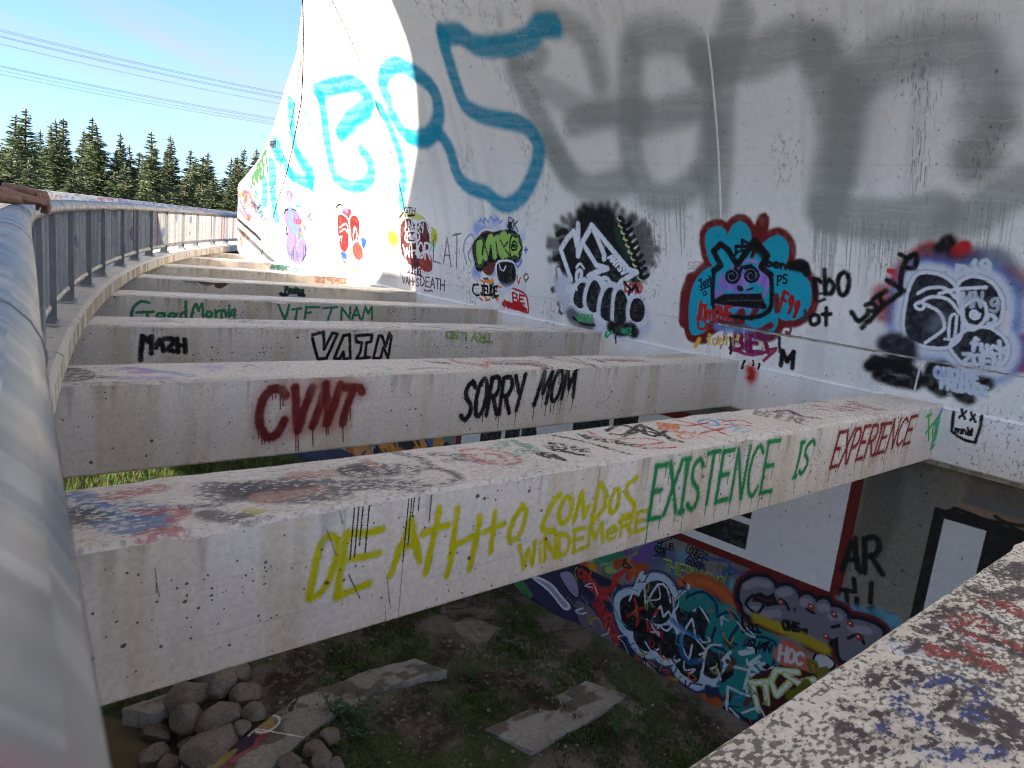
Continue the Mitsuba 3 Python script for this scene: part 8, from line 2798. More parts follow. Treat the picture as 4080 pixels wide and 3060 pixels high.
for k in range(len(YB)):
    add('concrete_beam', beam_mesh(k), 'beam_mat', None, label=BEAM_LABELS[k], cat='beam', group='concrete beams between walkway and wall')

# ------------------------------------------------------------------ walkway
def arc_pts(r, ys, h):
    ys = np.asarray(ys, float)
    return np.stack([arc_x(r, ys), ys, deck_z(ys) + h], -1)


def ring_sector(prof, ang):
    """prof: (radius, h) outline; ang: angles about C0 measured from -x towards +y"""
    pts = []
    for r, h in prof + prof[:1]:
        y = C0[1] + r * np.sin(ang); x = C0[0] - r * np.cos(ang)
        pts.append(np.stack([x, y, deck_z(y) + h], -1))
    P = np.array(pts); m = [grid_mesh(P)]
    n = len(prof); f = np.array([[0, i, i + 1] for i in range(1, n - 1)])
    for e, fl in ((0, True), (-1, False)):
        m.append(trimesh.Trimesh(P[:-1, e], f[:, ::-1] if fl else f, process=False))
    m = trimesh.util.concatenate(m); m.merge_vertices(); m.fix_normals(); return m


def ang_of(y, r=44.66): return np.arcsin((np.asarray(y) - C0[1]) / r)


add('walkway', ring_sector([(44.95, 0.005), (47.68, 0.005), (47.68, 0.12), (44.95, 0.12)], np.linspace(ang_of(-7), ang_of(32), 60)), 'concrete', None, kind='structure')
ab = thing('abutment_wall', 'concrete retaining wall carrying the outer side of the walkway', 'wall')
add('wall', ring_sector([(47.2, 0.0), (47.2, -6.2), (47.6, -6.2), (47.6, 0.0)], np.linspace(ang_of(-12, 47), ang_of(13, 47), 40)), 'white_conc', ab)
curb = thing('curb', 'long curved concrete kerb under the grey railing, stained with rusty streaks', 'kerb')
cj = [-7, -4.2, -1.4, 0.9, 2.9, 4.9, 7.05, 9.2, 11.1, 13.75, 16.2, 18.4, 20.6, 23, 26]
for i in range(len(cj) - 1):
    a0, a1 = ang_of(cj[i]) + 0.00013, ang_of(cj[i + 1]) - 0.00013
    add('segment', ring_sector([(44.66, 0.006), (44.66, 0.14), (44.69, 0.17), (44.94, 0.172), (44.945, 0.006)], np.linspace(a0, a1, 8)), 'concrete', curb)

rail = thing('railing', 'curved grey tube railing with upright flat bars running along the kerb', 'railing')
def rail_r(y):
    t = np.clip((np.asarray(y, float) - 1.0) / 5.0, 0, 1); return 44.68 + 0.15 * t * t * (3 - 2 * t)
RR = 44.83
ya = np.concatenate([np.linspace(-6.5, 26, 180)])
add('handrail', tube(arc_pts(rail_r(ya), ya, 0.99), 0.057, 20), 'tube_steel', rail, smooth=40)
post_y = [-3.6, -2.4, -1.2, 0.0, 1.2, 2.4, 3.6, 4.75, 5.9, 7.14, 8.47, 9.58, 11.15, 12.37, 13.6, 14.89, 16.37, 17.63, 19.13, 20.26, 21.5, 22.7]
def rail_frame(y, r=None):
    x = arc_x(rail_r(y), y); rad = np.array([x - C0[0], y - C0[1]]); rad /= np.linalg.norm(rad); tan = np.array([-rad[1], rad[0]]);
    if tan[1] < 0: tan = -tan
    return x, rad, tan
def place(y, h):
    x, rad, tan = rail_frame(y)
    return T(np.array([[tan[0], -rad[0], 0, x], [tan[1], -rad[1], 0, y], [0, 0, 1, float(deck_z(y)) + h], [0, 0, 0, 1.0]]))
bar_ply = mikit.ply(rbox(0.010, 0.062, 0.645, 0.002), 'steel')
post_m = rbox(0.014, 0.13, 0.80, 0.003)
scene['post_steel'] = {'type': 'twosided', 'b': {'type': 'principled', 'base_color': proc(lambda p, n, uv: mix((0.13, 0.14, 0.16), (0.21, 0.22, 0.235), fbm(p.x * 7, p.y * 7, p.z * 7, 3))), 'roughness': 0.5, 'metallic': 0.2}}
post_ply = mikit.ply(post_m, 'post_steel')
gus = trimesh.convex.convex_hull(np.array([[x, y, z] for x in (-0.006, 0.006) for y, z in ((-0.05, 0), (0.075, 0), (0.075, 0.012), (-0.01, 0.09), (-0.05, 0.09))]))
base_ply = mikit.ply(cat(rbox(0.15, 0.16, 0.014, 0.003).apply_translation([0, 0.01, 0.007]), gus, *[trimesh.creation.cylinder(0.010, 0.026, sections=8).apply_translation([x, y, 0.025]) for x in (-0.055, 0.055) for y in (-0.045, 0.07)]), 'steel')
for i, y in enumerate(post_y):
    add('post', None, None, rail, ply=post_ply, to_world=place(y, 0.172 + 0.39))
    add('base_plate', None, None, rail, ply=base_ply, to_world=place(y, 0.173))
    if i < len(post_y) - 1:
        y2 = post_y[i + 1]
        yy = np.linspace(y + 0.012, y2 - 0.012, 8)
        add('bottom_rail', tube(arc_pts(rail_r(yy), yy, 0.30), 0.042, 12), 'tube_steel', rail, smooth=40)
        if y2 > 2 and y < 21:
            n = max(3, int(round((y2 - y) * 1.06 / 0.105)))
            for j in range(1, n):
                yb = y + (y2 - y) * j / n
                add('bar', None, None, rail, ply=bar_ply, to_world=place(yb, 0.30 + 0.03 + 0.645 / 2 - 0.005))
for i, y in enumerate(np.array(post_y) + 0.7):      # sleeves where lengths of the handrail join
    if -1 < y < 21: add('sleeve', tube(arc_pts(rail_r(np.linspace(y - 0.02, y + 0.02, 3)), np.linspace(y - 0.02, y + 0.02, 3), 0.99), 0.0585, 20), 'tube_steel', rail, smooth=40)

par = thing('parapet', 'low white concrete parapet with a graffiti covered coping on the outer side of the walkway', 'parapet')
def par_fn(p, n, uv):
    a = dr.atan2(p.y + 3.9, 44.47 - p.x) * 47.8
    rib = dr.abs(a / 0.06 - dr.floor(a / 0.06) - 0.5)
    c = mix((0.58, 0.55, 0.48), (0.68, 0.65, 0.58), fbm(a * 2, p.z * 3, 1.0, 3))
    h = p.z - DA - DB * p.y
    w, _, r = voronoi(a * 1.7, p.z * 5 + n.z)
    col = dr.select(r < 0.3, mi.Color3f(0.45, 0.12, 0.12), dr.select(r < 0.5, mi.Color3f(0.18, 0.28, 0.45), dr.select(r < 0.7, mi.Color3f(0.30, 0.20, 0.38), mi.Color3f(0.5, 0.48, 0.45))))
    lay = smoothstep(0.44, 0.56, fbm(a * 6, p.z * 14, 7.0, 4))
    return dr.select(h > 0.93, mix(c, col, lay * 0.75), c) * (0.88 + 0.24 * noise(a * 25, p.z * 25))
scene['parapet_mat'] = {'type': 'twosided', 'b': {'type': 'principled', 'base_color': proc(par_fn), 'roughness': 0.8, 'specular': 0.2}}
add('wall', ring_sector([(47.70, 0.13), (47.70, 0.92), (47.95, 0.92), (47.95, -0.2), (47.705, -0.2)], np.linspace(ang_of(-7, 47.7), ang_of(32, 47.7), 120)), 'parapet_mat', par)
pj = np.linspace(-7, 32, 14)
for i in range(13):
    add('coping', ring_sector([(47.64, 0.922), (47.64, 1.05), (47.66, 1.07), (47.99, 1.07), (48.01, 1.05), (48.01, 0.922)], np.linspace(ang_of(pj[i], 47.7) + 0.0001, ang_of(pj[i + 1], 47.7) - 0.0001, 8)), 'parapet_mat', par)
# ------------------------------------------------------------------ ground
def ground_h(x, y):
    x, y = np.asarray(x, float), np.asarray(y, float)
    p = np.stack([x, y, x * 0], -1)
    g = -0.12 + 0.030 * np.clip(y - 4, -6, 14) + (meshkit.fbm(p * 0.9, 3, 2) - 0.5) * 0.24 + (meshkit.fbm(p * 4.5, 3, 5) - 0.5) * 0.08
    d = np.hypot((x - 0.3) / 1.9, (y - 7.0) / 2.1)
    return g - 0.42 * np.clip(1.25 - d, 0, 0.6) / 0.6

def meadow(x, y):      # where grass grows rather than bare mud: 0..1
    p = np.stack([np.asarray(x) * 1.15, np.asarray(y) * 1.15, np.asarray(x) * 0 + 1.0], -1)
    m = meshkit.fbm(p, 4, 21)
    far = np.clip((np.asarray(y) - 9.5) / 3.0, 0, 1)
    return np.clip((m - 0.41) * 6, 0, 1) * (1 - far) + far


SILT = [[6.4, 7.56], [6.76, 7.14], [6.99, 6.45], [7.04, 5.96], [7.11, 5.47], [7.12, 5.18], [6.79, 5.47]]


def ground_fn(p, n, uv):
    d = fbm(p.x * 2.3, p.y * 2.3, 2.0, 5)
    c = mix((0.055, 0.043, 0.033), (0.17, 0.14, 0.108), smoothstep(0.3, 0.7, d))
    c = c * (0.75 + 0.5 * noise(p.x * 40, p.y * 40))
    crumb = smoothstep(0.55, 0.7, fbm(p.x * 16, p.y * 16, 4.0, 3))
    c = mix(c, (0.21, 0.17, 0.135), crumb * 0.5)
    sand = mi.Float(9)                                       # pale dried silt in a bent band up to the half buried slab
    for (ax, ay), (bx, by) in zip(SILT[:-1], SILT[1:]):
        t = dr.clip(((p.x - ax) * (bx - ax) + (p.y - ay) * (by - ay)) / ((bx - ax) ** 2 + (by - ay) ** 2), 0, 1)
        sand = dr.minimum(sand, dr.sqrt(dr.square(p.x - ax - t * (bx - ax)) + dr.square(p.y - ay - t * (by - ay))))
    sand = 1 - smoothstep(0.16, 0.30, sand + (fbm(p.x * 5, p.y * 5, 9.0, 4) - 0.5) * 0.5)
    moss = smoothstep(0.47, 0.60, fbm(p.x * 1.3 + 4, p.y * 1.3, 6.0, 4))
    c = mix(c, mi.Color3f(0.06, 0.085, 0.03) * (0.6 + 0.8 * noise(p.x * 30, p.y * 30)), moss * 0.75)
    c = mix(c, mi.Color3f(0.30, 0.25, 0.20) * (0.6 + 0.6 * fbm(p.x * 14, p.y * 14, 3.0, 3)), sand * 0.75)
    far = smoothstep(9.5, 12.5, p.y + (d - 0.5) * 5)
    c = mix(c, mi.Color3f(0.055, 0.07, 0.025) * (0.7 + 0.6 * noise(p.x * 9, p.y * 9)), far)
    yard = smoothstep(-3.8, -4.4, p.x + 0.4 * noise(p.x, p.y)) * smoothstep(-40, -39, p.x) * smoothstep(24, 22, p.y)      # gravel yard left of the walkway
    return mix(c, mi.Color3f(0.30, 0.28, 0.25) * (0.8 + 0.4 * noise(p.x * 20, p.y * 20)), yard)


scene['ground_mat'] = {'type': 'twosided', 'b': {'type': 'bumpmap', 'arbitrary': proc(lambda p, n, uv: 0.02 * fbm(p.x * 14, p.y * 14, 1.0, 4), 6e-3), 'scale': 1.0, 'bsdf': {'type': 'diffuse', 'reflectance': proc(ground_fn)}}}

xs = np.concatenate([np.linspace(-800, -20, 14)[:-1], np.linspace(-20, 12, 130), np.linspace(12, 800, 14)[1:]])
ys = np.concatenate([np.linspace(-800, -10, 12)[:-1], np.linspace(-10, 30, 150), np.linspace(30, 1500, 20)[1:]])
gx, gy = np.meshgrid(xs, ys, indexing='ij')
add('ground', grid_mesh(np.stack([gx, gy, ground_h(gx, gy)], -1), True), 'ground_mat', None, smooth=True, kind='structure')

# grass: blades in tufts
def grass_mesh(spots, hgt, nb, r):
    V, F = [], []
    for x, y, g in spots:
        z = float(g)
        for _ in range(nb):
            a = r.uniform(0, 6.283); l = hgt * r.uniform(0.5, 1.2); w = r.uniform(0.004, 0.008) * (1 + hgt * 2); o = r.normal(0, 0.035, 2)
            le = r.uniform(0.2, 0.8) * l; dx, dy = math.cos(a), math.sin(a); b = len(V)
            bx, by = x + o[0], y + o[1]
            V += [(bx - dy * w, by + dx * w, z - 0.02), (bx + dy * w, by - dx * w, z - 0.02),
                  (bx + dx * le * .4 - dy * w * .7, by + dy * le * .4 + dx * w * .7, z + l * .6), (bx + dx * le * .4 + dy * w * .7, by + dy * le * .4 - dx * w * .7, z + l * .6),
                  (bx + dx * le, by + dy * le, z + l * .85)]
            F += [(b, b + 1, b + 3), (b, b + 3, b + 2), (b + 2, b + 3, b + 4)]
    return trimesh.Trimesh(np.array(V), np.array(F), process=False)


def sample(n, x0, x1, y0, y1, r):
    x, y = r.uniform(x0, x1, n), r.uniform(y0, y1, n)
    k = r.uniform(0, 1, n) < meadow(x, y)
    k &= x < wall_x(y) - 0.2
    k &= np.hypot((x - 0.3) / 1.9, (y - 7.0) / 2.1) > 1.0
    for sx0, sx1, sy0, sy1 in ((3.4, 5.4, 6.85, 7.4), (5.1, 6.25, 5.05, 5.7)): k &= ~((x > sx0) & (x < sx1) & (y > sy0) & (y < sy1))
    # the angled end of the footing
    t = (x - 1.9) * 0.90 + (y - 6.45) * 0.43; u = -(x - 1.9) * 0.43 + (y - 6.45) * 0.90
    k &= ~((t > -0.2) & (t < 2.0) & (np.abs(u) < 0.3))
    x, y = x[k], y[k]
    return np.stack([x, y, ground_h(x, y)], 1)


r_ = np.random.default_rng(3)
gsp = sample(26000, 1.0, 8.4, 2.5, 12, r_); gfar = sample(9000, 0.5, 9, 11, 24, r_)
grass_m = cat(grass_mesh(gsp, 0.055, 6, r_), grass_mesh(gfar, 0.22, 5, r_))


def grass_fn(p, n, uv):
    k = noise(p.x * 2.1, p.y * 2.1)
    c = mix((0.045, 0.085, 0.022), (0.085, 0.13, 0.042), k)
    c = mix(c, (0.13, 0.11, 0.055), 0.6 * smoothstep(0.5, 0.7, noise(p.x * 5, p.y * 5, 4.0)))
    return c * (0.7 + 0.6 * noise(p.x * 60, p.y * 60))


scene['grass_mat'] = {'type': 'twosided', 'b': {'type': 'diffuse', 'reflectance': proc(grass_fn)}}
add('grass', grass_m, 'grass_mat', None, kind='stuff', label='short green grass growing in patches on the mud under the beams', cat='grass')
scene['water_mat'] = {'type': 'twosided', 'b': {'type': 'bumpmap', 'arbitrary': proc(lambda p, n, uv: 0.0012 * fbm(p.x * 9, p.y * 9, 2.0, 3), 5e-3), 'scale': 1.0,
                      'bsdf': {'type': 'principled', 'base_color': proc(lambda p, n, uv: mix((0.085, 0.060, 0.036), (0.15, 0.11, 0.07), fbm(p.x * 1.5, p.y * 1.5, 2.0, 3))), 'roughness': 0.06, 'specular': 0.5}}}
wx = trimesh.creation.cylinder(2.9, 0.01, sections=48); wx.apply_translation([0.2, 7.0, -0.20])
add('water', wx, 'water_mat', None, kind='structure')


def footing_fn(p, n, uv):
    c = mix((0.24, 0.215, 0.175), (0.42, 0.385, 0.33), fbm(p.x * 2.2, p.y * 2.2, 3.0, 4))
    mud = smoothstep(0.46, 0.60, fbm(p.x * 3.0 + 2, p.y * 5.0, 7.0, 4))
    c = mix(c, (0.11, 0.085, 0.062), mud * 0.75)
    dx, dy = p.x - 2.75, p.y - 6.95
    t, u = dx * 0.90 + dy * 0.43, -dx * 0.43 + dy * 0.90
    on = (n.z > 0.6) & (p.x < 3.5)
    f = fbm(p.x * 9, p.y * 9, 1.0, 3) - 0.5
    ell = lambda t0, u0, a, b: 1 - smoothstep(0.75, 1.05, dr.sqrt(dr.square((t - t0) / a) + dr.square((u - u0) / b)) + f * 0.5)
    c = dr.select(on, mix(c, (0.30, 0.045, 0.06), ell(-0.18, 0.02, 0.42, 0.20) * 0.7), c)
    c = dr.select(on, mix(c, (0.035, 0.033, 0.065), ell(-0.12, 0.02, 0.28, 0.12) * 0.85), c)
    c = dr.select(on, mix(c, (0.40, 0.33, 0.10), ell(-0.38, 0.0, 0.20, 0.05) * 0.8), c)
    c = dr.select(on, mix(c, (0.42, 0.30, 0.09), ell(0.22, 0.03, 0.16, 0.14) * 0.8), c)
    ring = dr.abs(dr.sqrt(dr.square((t - 0.27) / 0.16) + dr.square((u - 0.02) / 0.12)) - 1)
    c = dr.select(on, mix(c, (0.7, 0.68, 0.66), (1 - smoothstep(0.05, 0.16, ring))), c)
    bar = dr.minimum(dr.abs(u - 0.05 - 0.2 * t), dr.abs(t - 0.16 + u * 0.3))
    c = dr.select(on & (t > 0.0) & (t < 0.42), mix(c, (0.7, 0.68, 0.66), (1 - smoothstep(0.008, 0.016, bar)) * 0.9), c)
    return c * (0.8 + 0.4 * noise(p.x * 45, p.y * 45, p.z * 45))


scene['footing_mat'] = {'type': 'twosided', 'b': {'type': 'diffuse', 'reflectance': proc(footing_fn)}}


def rough_block(outline, z0, z1, seed, sub=0.10):
    import shapely.geometry as sg
    m = trimesh.creation.extrude_polygon(sg.Polygon(outline), z1 - z0); m.apply_translation([0, 0, z0])
    v, f = trimesh.remesh.subdivide_to_size(m.vertices, m.faces, sub)
    v = np.array(v); d = meshkit.fbm(v * 5, 3, seed) - 0.5
    v[:, 2] += d * 0.03; v[:, 0] += (meshkit.fbm(v * 6 + 9, 3, seed) - 0.5) * 0.04; v[:, 1] += (meshkit.fbm(v * 6 + 21, 3, seed) - 0.5) * 0.04
    m = trimesh.Trimesh(v, f); m.merge_vertices(); return m


add('footing', rough_block([(1.75, 6.25), (2.0, 6.02), (3.4, 6.70), (4.4, 6.98), (5.42, 6.86), (5.18, 7.32), (4.6, 7.40), (3.45, 7.36), (1.9, 6.62)], -0.4, 0.045, 4), 'footing_mat', None, smooth=35,
    label='long low concrete footing bent at the middle with a painted emblem on its near end', cat='footing')
add('footing', rough_block([(5.15, 5.66), (5.40, 5.06), (6.2, 5.06), (6.75, 5.10), (7.25, 5.16), (7.0, 5.70), (6.13, 5.66)], -0.4, 0.0, 9), 'footing_mat', None, smooth=35,
    label='short flat concrete slab half buried in mud near the mural wall', cat='footing')
add('sill', rough_block([(1.70, 8.25), (1.95, 7.98), (2.62, 8.02), (3.3, 8.35), (3.2, 8.55), (2.44, 8.30)], -0.5, 0.02, 12), 'footing_mat', None, smooth=35,
    label='sloping concrete sill at the edge of the muddy water below the beam', cat='sill')


def rock_fn(p, n, uv):
    c = mix((0.12, 0.095, 0.075), (0.30, 0.235, 0.185), fbm(p.x * 3, p.y * 3, p.z * 3, 4))
    c = c * (0.8 + 0.4 * noise(p.x * 60, p.y * 60, p.z * 60))
    vein = 1 - smoothstep(0.0, 0.05, dr.abs(fbm(p.x * 7, p.y * 7, p.z * 9, 3) - 0.5))
    c = c * (1 - 0.25 * vein)
    return c * dr.select(p.z < -0.13, 0.5, 1.0)       # the part the water keeps wet


scene['rock_mat'] = {'type': 'twosided', 'b': {'type': 'bumpmap', 'arbitrary': proc(lambda p, n, uv: 0.008 * fbm(p.x * 22, p.y * 22, p.z * 22, 4), 4e-3), 'scale': 1.0, 'bsdf': {'type': 'principled', 'base_color': proc(rock_fn), 'roughness': 0.7, 'specular': 0.3}}}
ROCKS = [(1.85, 7.49, .19, 'oval boulder standing alone in the muddy water'), (1.98, 7.28, .13, 'small rough boulder at the water edge below the biggest one'),
         (2.28, 7.7, .22, 'round brown boulder left of the pile middle, touching the water'), (2.23, 7.38, .16, 'small tilted boulder between the water and the biggest boulder'),
         (2.34, 7.06, .33, 'biggest smooth boulder of the pile, beside the painted footing'), (2.55, 7.45, .26, 'broad boulder in the middle of the pile'),
         (2.72, 7.95, .23, 'pinkish boulder at the top of the pile under the long beam'), (2.98, 8.08, .17, 'round boulder at the back right of the pile next to the grass'),
         (2.95, 7.66, .21, 'squarish boulder at the right side of the pile'), (2.93, 7.32, .15, 'low boulder between the pile and the footing'),
         (2.71, 7.16, .11, 'small boulder wedged against the footing'), (2.36, 7.98, .25, 'long flat boulder behind the pile beside the sill'),
         (2.70, 8.27, .17, 'dark boulder half hidden under the beam'), (2.94, 6.30, .16, 'rounded boulder at the very bottom behind the footing'),
         (3.27, 6.42, .14, 'middle boulder of the little pile behind the footing'), (3.22, 6.16, .15, 'tall boulder of the little pile behind the footing'),
         (3.5, 6.5, .13, 'upright boulder beside the leafy weeds'), (3.36, 6.05, .11, 'small boulder at the right of the little pile'),
         (2.98, 6.1, .11, 'flat boulder cut off by the bottom edge of the picture'), (1.98, 7.86, .20, 'flat wet stone slab lying in the shallow water')]
for i, (x, y, rr, lab) in enumerate(ROCKS):
    m = trimesh.creation.icosphere(subdivisions=4 if rr > 0.14 else 3)
    v = np.array(m.vertices); rg = np.random.default_rng(100 + i)
    for _ in range(16):                                  # flat facets knocked off
        d = rg.normal(size=3); d /= np.linalg.norm(d); c = rg.uniform(0.60, 0.90)
        t = v @ d - c; v -= np.clip(t, 0, None)[:, None] * d * 0.92
    v *= 1 + 0.16 * (meshkit.fbm(v * 1.3 + i * 7, 3, i) - 0.5)[:, None] + 0.05 * (meshkit.fbm(v * 5 + i, 2, i) - 0.5)[:, None]
    sc = np.array([rg.uniform(0.9, 1.15), rg.uniform(0.8, 1.05), rg.uniform(0.62, 0.85)]) * rr * 1.1
    if i == 19: sc = np.array([1.2, 0.8, 0.3]) * rr
    v = v * sc; a = rg.uniform(0, 3.14); v = v @ np.array([[math.cos(a), -math.sin(a), 0], [math.sin(a), math.cos(a), 0], [0, 0, 1]])
    z = max(float(ground_h(x, y)), -0.24) + sc[2] * 0.55
    add('boulder', trimesh.Trimesh(v + [x, y, z], m.faces, process=False), 'rock_mat', None, smooth=28, label='grey brown ' + lab if not lab.startswith(('pink', 'dark')) else lab, cat='boulder', group='boulders at the water under the beams')

scene['weed_mat'] = {'type': 'twosided', 'b': {'type': 'diffuse', 'reflectance': {'type': 'rgb', 'value': [0.07, 0.13, 0.06]}}}
scene['wood_mat'] = {'type': 'twosided', 'b': {'type': 'diffuse', 'reflectance': {'type': 'rgb', 'value': [0.10, 0.075, 0.055]}}}
for i, (x, y, s_, lab) in enumerate([(3.72, 6.80, 1.0, 'leafy grey green weed growing beside the painted end of the footing'), (3.95, 6.62, 1.2, 'bushy leafy weed behind the little pile of boulders'), (5.67, 6.62, 0.7, 'single pale weed standing in the grass between the two footings'), (3.80, 6.33, 1.1, 'low leafy weed next to the upright boulder'), (6.6, 4.75, 0.9, 'small weed at the near edge of the half buried slab')]):
    rg = np.random.default_rng(40 + i); w = thing('weed', lab, 'weed', 'weeds under the beams'); z0 = float(ground_h(x, y))
    st, lf = [], []
    for _ in range(7):
        a, l = rg.uniform(0, 6.283), rg.uniform(0.14, 0.30) * s_
        p = np.array([[x, y, z0 - 0.02], [x + math.cos(a) * l * .3, y + math.sin(a) * l * .3, z0 + l * .6], [x + math.cos(a) * l * .7, y + math.sin(a) * l * .7, z0 + l]])
        p = spline(p, 4); st.append(tube(p, 0.003, 5))
        for q in p[2:]:
            for _ in range(2):
                b_ = rg.uniform(0, 6.283); L_ = rg.uniform(0.04, 0.075) * s_; d = np.array([math.cos(b_), math.sin(b_), rg.uniform(-.1, .4)]); sd = np.cross(d, [0, 0, 1]); sd /= np.linalg.norm(sd)
                V = np.array([q, q + d * L_ * .5 + sd * L_ * .22 + [0, 0, .006], q + d * L_, q + d * L_ * .5 - sd * L_ * .22 + [0, 0, .006]])
                lf.append(trimesh.Trimesh(V, [[0, 1, 2], [0, 2, 3]], process=False))
    add('stem', cat(*st), 'weed_mat', w); add('leaf', cat(*lf), 'weed_mat', w, kind='stuff')
# pebbles and litter trodden into the mud
pv, pf, nb = [], [], 0
rp = np.random.default_rng(8); ico = trimesh.creation.icosphere(subdivisions=1)
for _ in range(1500):
    x, y = rp.uniform(1.2, 8.2), rp.uniform(3, 11)
    if x > wall_x(y) - 0.15: continue
    s_ = rp.uniform(0.008, 0.03) * rp.uniform(0.5, 1.3); v = np.array(ico.vertices) * (1 + 0.3 * (rp.uniform(size=(len(ico.vertices), 1)) - .5)) * s_ * [1, rp.uniform(.6, 1), .6]
    pv.append(v + [x, y, float(ground_h(x, y)) + s_ * .2]); pf.append(ico.faces + nb); nb += len(v)
add('gravel', trimesh.Trimesh(np.vstack(pv), np.vstack(pf), process=False), 'rock_mat', None, kind='stuff', label='small stones and grit scattered over the mud under the beams', cat='gravel')
for pts, lab in (([(6.36, 7.12), (6.55, 7.2), (6.66, 7.02), (6.70, 6.9)], 'forked dead branch lying on the pale mud patch'), ([(7.2, 6.9), (7.5, 6.87), (7.75, 6.78), (7.9, 6.7)], 'dark fallen branch lying at the foot of the mural wall'), ([(6.4, 8.3), (6.6, 8.22), (6.85, 8.12)], 'dead stick lying in the mud just behind the long beam')):
    p = np.array([(x, y, float(ground_h(x, y)) + 0.035) for x, y in pts]); p = spline(p, 5)
    tw = [tube(p, np.linspace(0.016, 0.006, len(p)), 7)]
    for k in (4, 8): q = p[min(k, len(p) - 2)]; tw.append(tube(np.array([q, q + [0.09, 0.07, 0.05], q + [0.17, 0.10, 0.04]]), np.array([0.008, 0.006, 0.003]), 6))
    add('branch', cat(*tw), 'wood_mat', None, smooth=40, label=lab, cat='branch')

# ------------------------------------------------------------------ spruces beyond the walkway
def spruce(seed, dens=1.0):
    r = np.random.default_rng(seed); V, F = [], []
    lean = r.normal(0, 0.005, 2)
    n = int(64 * dens)
    for w in range(n):
        t = (w + r.uniform(-0.3, 0.3)) / n; t = min(max(t, 0.0), 1.0)
        z = 0.05 + 0.93 * t
        R = 0.185 * (1 - t) ** 1.05 * (0.9 + 0.22 * math.sin(9 * t + seed)) + 0.004
        for b in range(int(11 - 5 * t)):
            if r.uniform() < 0.06: continue
            a = r.uniform(0, 6.283); L = R * r.uniform(0.5, 1.15); d = np.array([math.cos(a), math.sin(a), 0]); sd = np.array([-d[1], d[0], 0])
            o = np.array([lean[0] * t * 10, lean[1] * t * 10, z]); drop = r.uniform(0.05, 0.5) - 0.45 * t
            k = 7 if L > 0.06 else 4 if L > 0.02 else 2
            for j in range(k):                             # sprays along the branch
                u = (j + 0.6) / k; c = o + d * L * u + [0, 0, -drop * L * u + 0.25 * L * u * u]
                for s in (-1, 1):
                    e = c + sd * s * min(0.004 + 0.022 * (1 - u * 0.5), L * 0.7) * r.uniform(0.5, 1.2) + d * 0.010 + [0, 0, r.uniform(-0.010, 0.003)]
                    h = r.uniform(0.004, 0.009) * (0.45 + 0.55 * (1 - t)); b0 = len(V)
                    V += [c - d * h, c + d * h * 1.2, e, c + [0, 0, -h * 1.8] + d * h * .3]; F += [(b0, b0 + 1, b0 + 2), (b0, b0 + 3, b0 + 2)]
    b0 = len(V); V += [np.array([lean[0] * 10 - .004, lean[1] * 10, 0.95]), np.array([lean[0] * 10 + .004, lean[1] * 10, 0.95]), np.array([lean[0] * 10, lean[1] * 10, 1.0])]; F.append((b0, b0 + 1, b0 + 2))
    trunk = tube(np.array([[0, 0, -0.02], [lean[0] * 5, lean[1] * 5, 0.5], [lean[0] * 10, lean[1] * 10, 0.98]]), np.array([0.014, 0.008, 0.002]), 8)
    return trimesh.Trimesh(np.array(V), np.array(F), process=False), trunk


def needle_fn(p, n, uv):
    k = noise(p.x * 0.6, p.y * 0.6, p.z * 0.6)
    c = mix((0.11, 0.145, 0.085), (0.20, 0.235, 0.13), k)
    return c * (0.7 + 0.6 * noise(p.x * 9, p.y * 9, p.z * 9))


scene['needle_mat'] = {'type': 'twosided', 'b': {'type': 'diffuse', 'reflectance': proc(needle_fn)}}
scene['bark_mat'] = {'type': 'twosided', 'b': {'type': 'diffuse', 'reflectance': {'type': 'rgb', 'value': [0.09, 0.07, 0.055]}}}
NV = 5
for k in range(NV):
    c, t_ = spruce(50 + k, 1.0 + 0.1 * k)
    scene[f'spruce_group_{"abcde"[k]}'] = {'type': 'shapegroup', 'crown': mikit.ply(c, 'needle_mat'), 'trunk': mikit.ply(t_, 'bark_mat')}
ROW = [(0.086, 0.102), (0.096, 0.109), (0.107, 0.076), (0.127, 0.095), (0.137, 0.105), (0.143, 0.103), (0.165, 0.112), (0.19, 0.106), (0.203, 0.099), (0.214, 0.081), (0.24, 0.108), (0.23, 0.086), (0.254, 0.095), (0.27, 0.109), (0.284, 0.088), (0.294, 0.082), (0.308, 0.097), (0.323, 0.093), (0.34, 0.108), (0.352, 0.111), (0.363, 0.083)]
ORD = 'first second third fourth fifth sixth seventh eighth ninth tenth eleventh twelfth thirteenth fourteenth fifteenth sixteenth seventeenth eighteenth nineteenth twentieth twenty-first'.split()
rt = np.random.default_rng(12)
TALL = {1, 4, 6, 10, 13, 18, 19}
LOWP = ['at the left edge beside the young pale one', 'under the third treetop from the left', 'right of the seventh treetop', 'under the ninth treetop', 'between the ninth and eleventh treetops', 'under the thirteenth treetop', 'under the fifteenth treetop', 'under the sixteenth treetop', 'under the eighteenth treetop', 'below the tallest pair near the wall', 'left of the seventh treetop', 'cut by the left edge', 'under the eleventh treetop', 'against the sloping wall edge']
def plant(x, y, top, lab, group, i, wide=1.0):
    k = key_of('spruce_tree'); h = top; w = h * wide
    scene[k] = {'type': 'instance', 'g': {'type': 'ref', 'id': f'spruce_group_{"abcde"[i % NV]}'}, 'to_world': T().translate([x, y, -0.1]).rotate([0, 0, 1], float(rt.uniform(0, 360))).scale([w, w, h])}
    labels[k] = {'label': lab, 'category': 'tree', 'group': group}
